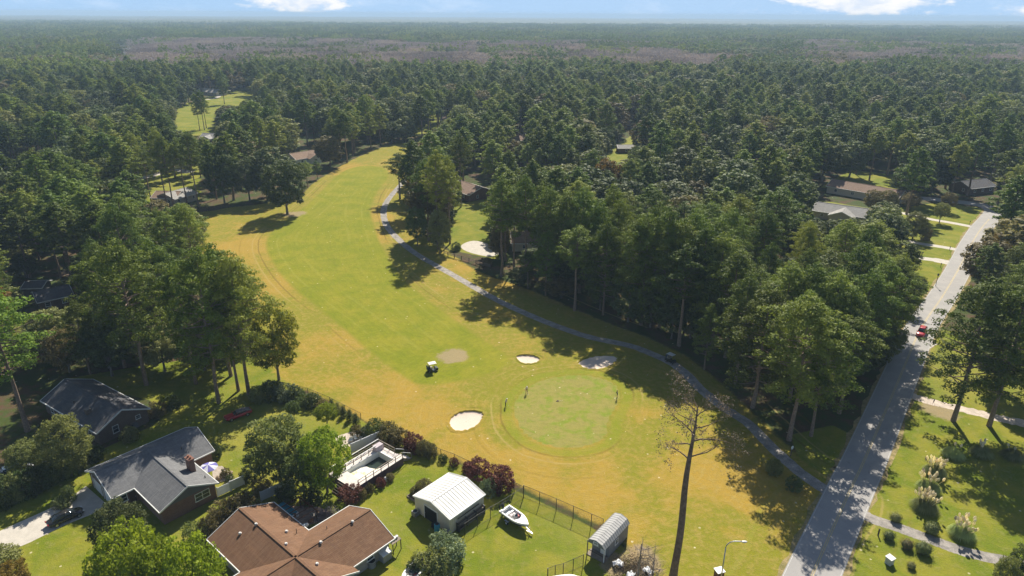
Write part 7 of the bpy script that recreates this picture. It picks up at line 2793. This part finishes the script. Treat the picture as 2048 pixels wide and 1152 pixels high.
for k in ('pine', 'oak'):
    src = []
    for i, (crown, tr, H_, Rr) in enumerate(TREES[k + '_mid']):
        v1, f1 = mesh_arrays(crown)
        v2, f2 = mesh_arrays(tr)
        me = join_np([(v1 / [Rr, Rr, H_], f1, 0), (v2 / [Rr, Rr, H_], f2, 1)], 'tree', [FOL[k], BARK])
        src.append(bpy.data.objects.new('tree', me))
    # a few other leaf colours among the broadleaves
    if k == 'oak':
        for mname, q in (('hazel', 0), ('willow', 1)):
            v1, f1 = mesh_arrays(TREES['oak_mid'][q][0])
            src.append(bpy.data.objects.new('tree', np_mesh('tree', v1 / [6.2, 6.2, 19], f1, [FOL[mname]])))
    R0 = rest[k]
    gn_scatter('far_%s_wood' % ('pine' if k == 'pine' else 'broadleaf'), [(a, b, 0) for a, b, c, d in R0], [(d, d, c) for a, b, c, d in R0], src,
               'wood of %s trees filling the suburb beyond the fairway' % ('pine' if k == 'pine' else 'broadleaf'))

# ---- beyond 700 m: patches of forest
def patch(seed, kind):
    r = np.random.default_rng(seed)
    cs, rs = [], []
    n = 34
    P = r.uniform(-26, 26, (n, 2))
    parts = []
    if kind == 'swamp':
        # bare swamp trees: upright thin twig faces
        m = 2200
        t = P[r.integers(0, n, m)] + r.normal(size=(m, 2)) * 2.4
        z = r.uniform(1, 1, m) * (3 + 15 * r.uniform(0, 1, m) ** .7)
        C = np.column_stack([t, z])
        Nn = np.column_stack([r.normal(size=(m, 2)), r.normal(size=m) * .3])
        Nn /= np.linalg.norm(Nn, axis=1, keepdims=True)
        V, Fq = leaf_geo(C, Nn, r.uniform(1.0, 2.6, m), .35, r)
        return V, Fq
    for p in P:
        h = r.uniform(15, 25) if kind == 'pine' else r.uniform(12, 19)
        R_ = r.uniform(3.2, 4.6) if kind == 'pine' else r.uniform(4.5, 7)
        q = 7
        for i in range(q):
            a = r.uniform(0, 6.28)
            o = R_ * r.uniform(.2, .75)
            u = r.uniform(.5, 1)
            cs.append(np.array([p[0] + math.cos(a) * o, p[1] + math.sin(a) * o, h * u - 1]))
            rs.append(R_ * r.uniform(.35, .55))
    C, N, Sz = puffs(cs, rs, 7, 1.25, .75, r, .8, .5, .25)
    return leaf_geo(C, N, Sz, .75, r)


PS = {}
for kind, fk, sd0 in (('pine', 'pine', 500), ('mixed', 'oak', 520), ('swamp', 'swamp', 540)):
    lst = []
    for i in range(4):
        V, Fq = patch(sd0 + i, 'pine' if kind == 'pine' else ('swamp' if kind == 'swamp' else 'oak'))
        lst.append(bpy.data.objects.new('patch', np_mesh('patch', V, Fq, [FOL[fk]])))
    PS[kind] = lst
# autumn and olive toned patches among the mixed forest
for mname in ('hazel', 'hazel'):
    V, Fq = patch(560, 'oak')
    PS['mixed'].append(bpy.data.objects.new('patch', np_mesh('patch', V, Fq, [FOL[mname]])))
pts = {'pine': [], 'mixed': [], 'swamp': []}
y = 700.0
while y < 4300:
    st = 34 + (y - 700) * .012
    half = y * .80 + 40
    x = -half
    while x < half:
        gx, gy = x + rng.uniform(-9, 9), y + rng.uniform(-9, 9)
        px, py = PJ(gx, gy, 0)
        n = math.sin(gx * .0041 + 2) * .5 + math.sin(gx * .011 + gy * .006) * .3 + math.sin(gy * .013) * .25
        # swamp belt of bare trees, about 950 to 1500 m out, bending towards the right
        lo = 158 + 5 * n + (0 if px < 1200 else (px - 1200) * .008)
        hi = 93 + 8 * n + max(0, px - 1000) * .012
        sw = (hi < py < lo) and (230 < px < 1150 or px > 1600 or (n > .1)) and n > -.75
        if px < 230:
            sw = False
        if sw and rng.uniform() < .74 + .2 * math.sin(gx * .017 + gy * .004):
            k = 'swamp'
        else:
            k = 'pine' if (math.sin(gx * .006 + gy * .004) + rng.uniform(-1, 1) > -.3 and py < 86 or rng.uniform() < .45) else 'mixed'
        if not (215 < px < 285 and 93 < py < 140):
            pts[k].append((gx, gy, 0))
        x += st
    y += st * .9
for k, nm, lb in (('pine', 'distant_pine_forest', 'distant pine forest stretching to the horizon'), ('mixed', 'distant_mixed_forest', 'distant mixed forest beyond the suburb'), ('swamp', 'distant_bare_swamp_woods', 'belt of bare grey purple swamp trees in the distance')):
    P_ = pts[k]
    gn_scatter(nm, P_, [(1, 1, rng.uniform(.85, 1.2)) for _ in P_], PS[k], lb)
print({k: len(v) for k, v in pts.items()})
# ---- canopy to the horizon
rad = [4100.0]
while rad[-1] < 11800:
    rad.append(rad[-1] + 14 + (rad[-1] - 4000) * .010)
ang = np.radians(np.linspace(-46, 46, 900))
rad = np.array(rad)
AA, RR = np.meshgrid(ang, rad)
Xc, Yc = RR * np.sin(AA), RR * np.cos(AA)
from mathutils import noise as mn
Zc = np.empty(Xc.size)
xf, yf = Xc.ravel(), Yc.ravel()
big = 6 * np.sin(xf * .0013 + 1) * np.sin(yf * .0011) + 3 * np.sin(xf * .004 + yf * .002)
Zc = 15 + big * .6 + np.random.default_rng(3).normal(size=xf.size) * 3.0
nx, ny = len(ang), len(rad)
idx = np.arange(nx * ny).reshape(ny, nx)
Fq = np.stack([idx[:-1, :-1], idx[:-1, 1:], idx[1:, 1:], idx[1:, :-1]], -1).reshape(-1, 4)
CAN, t_, p_ = base_mat('far_canopy')
_g = t_.new('ShaderNodeNewGeometry')
_n = t_.noise(_g.outputs['Position'], .0016, 5, .6)
_n2 = t_.noise(_g.outputs['Position'], .02, 4, .6)
_c = t_.mix(_n2, (.030, .050, .018), (.075, .095, .035))
_c = t_.mix(t_.math('MULTIPLY', t_.ss(_n, .54, .66), .6), _c, (.17, .14, .08))
t_.put(p_.inputs['Base Color'], _c)
p_.inputs['Roughness'].default_value = .9
me = np_mesh('horizon_forest', np.column_stack([xf, yf, Zc]), Fq, [CAN])
o = link(bpy.data.objects.new('horizon_forest', me))
tag(o, 'forest canopy running out to the horizon', kind='structure')
# pond in the swamp
WAT, t_, p_ = base_mat('pond_water')
p_.inputs['Base Color'].default_value = (.35, .38, .40, 1)
p_.inputs['Roughness'].default_value = .25
flat('pond', [(222, 103), (228, 98), (255, 96), (275, 98), (272, 105), (240, 108)], .5, WAT, 'small bright pond in the swamp woods', n=3)

# ------------------------------------------------------------------ labels: trees that share one get their place in the group
ORD = ['first', 'second', 'third', 'fourth', 'fifth', 'sixth', 'seventh', 'eighth', 'ninth', 'tenth', 'eleventh', 'twelfth', 'thirteenth', 'fourteenth', 'fifteenth', 'sixteenth', 'seventeenth', 'eighteenth',
       'nineteenth', 'twentieth', 'twenty-first', 'twenty-second', 'twenty-third', 'twenty-fourth', 'twenty-fifth', 'twenty-sixth', 'twenty-seventh', 'twenty-eighth', 'twenty-ninth', 'thirtieth']
bucket = {}
for o in COL.objects:
    if o.parent is None and 'label' in o and 'group' in o:
        bucket.setdefault((o['label'], o['group']), []).append(o)
for (lb, gp), lst in bucket.items():
    if 1 < len(lst) <= len(ORD):
        lst.sort(key=lambda q: PJ(q.location.x, q.location.y, 0)[0])
        for i, o in enumerate(lst):
            o['label'] = ORD[i] + ' from left of ' + gp

# ------------------------------------------------------------------ air
hb = MB().box(-13500, -250, -1.8, 13500, 13500, 78)
HZ = bpy.data.materials.new('haze')
HZ.use_nodes = True
h_ = NT(HZ.node_tree)
h_.n.clear()
ou = h_.new('ShaderNodeOutputMaterial')
pv = h_.new('ShaderNodeVolumePrincipled')
pv.inputs['Color'].default_value = (.53, .73, 1.0, 1)
pv.inputs['Density'].default_value = .00017
pv.inputs['Anisotropy'].default_value = 0.0
h_.l.new(pv.outputs[0], ou.inputs['Volume'])
hz = hb.build('haze', HZ)
tag(hz, 'thin blue haze in the air', kind='stuff')
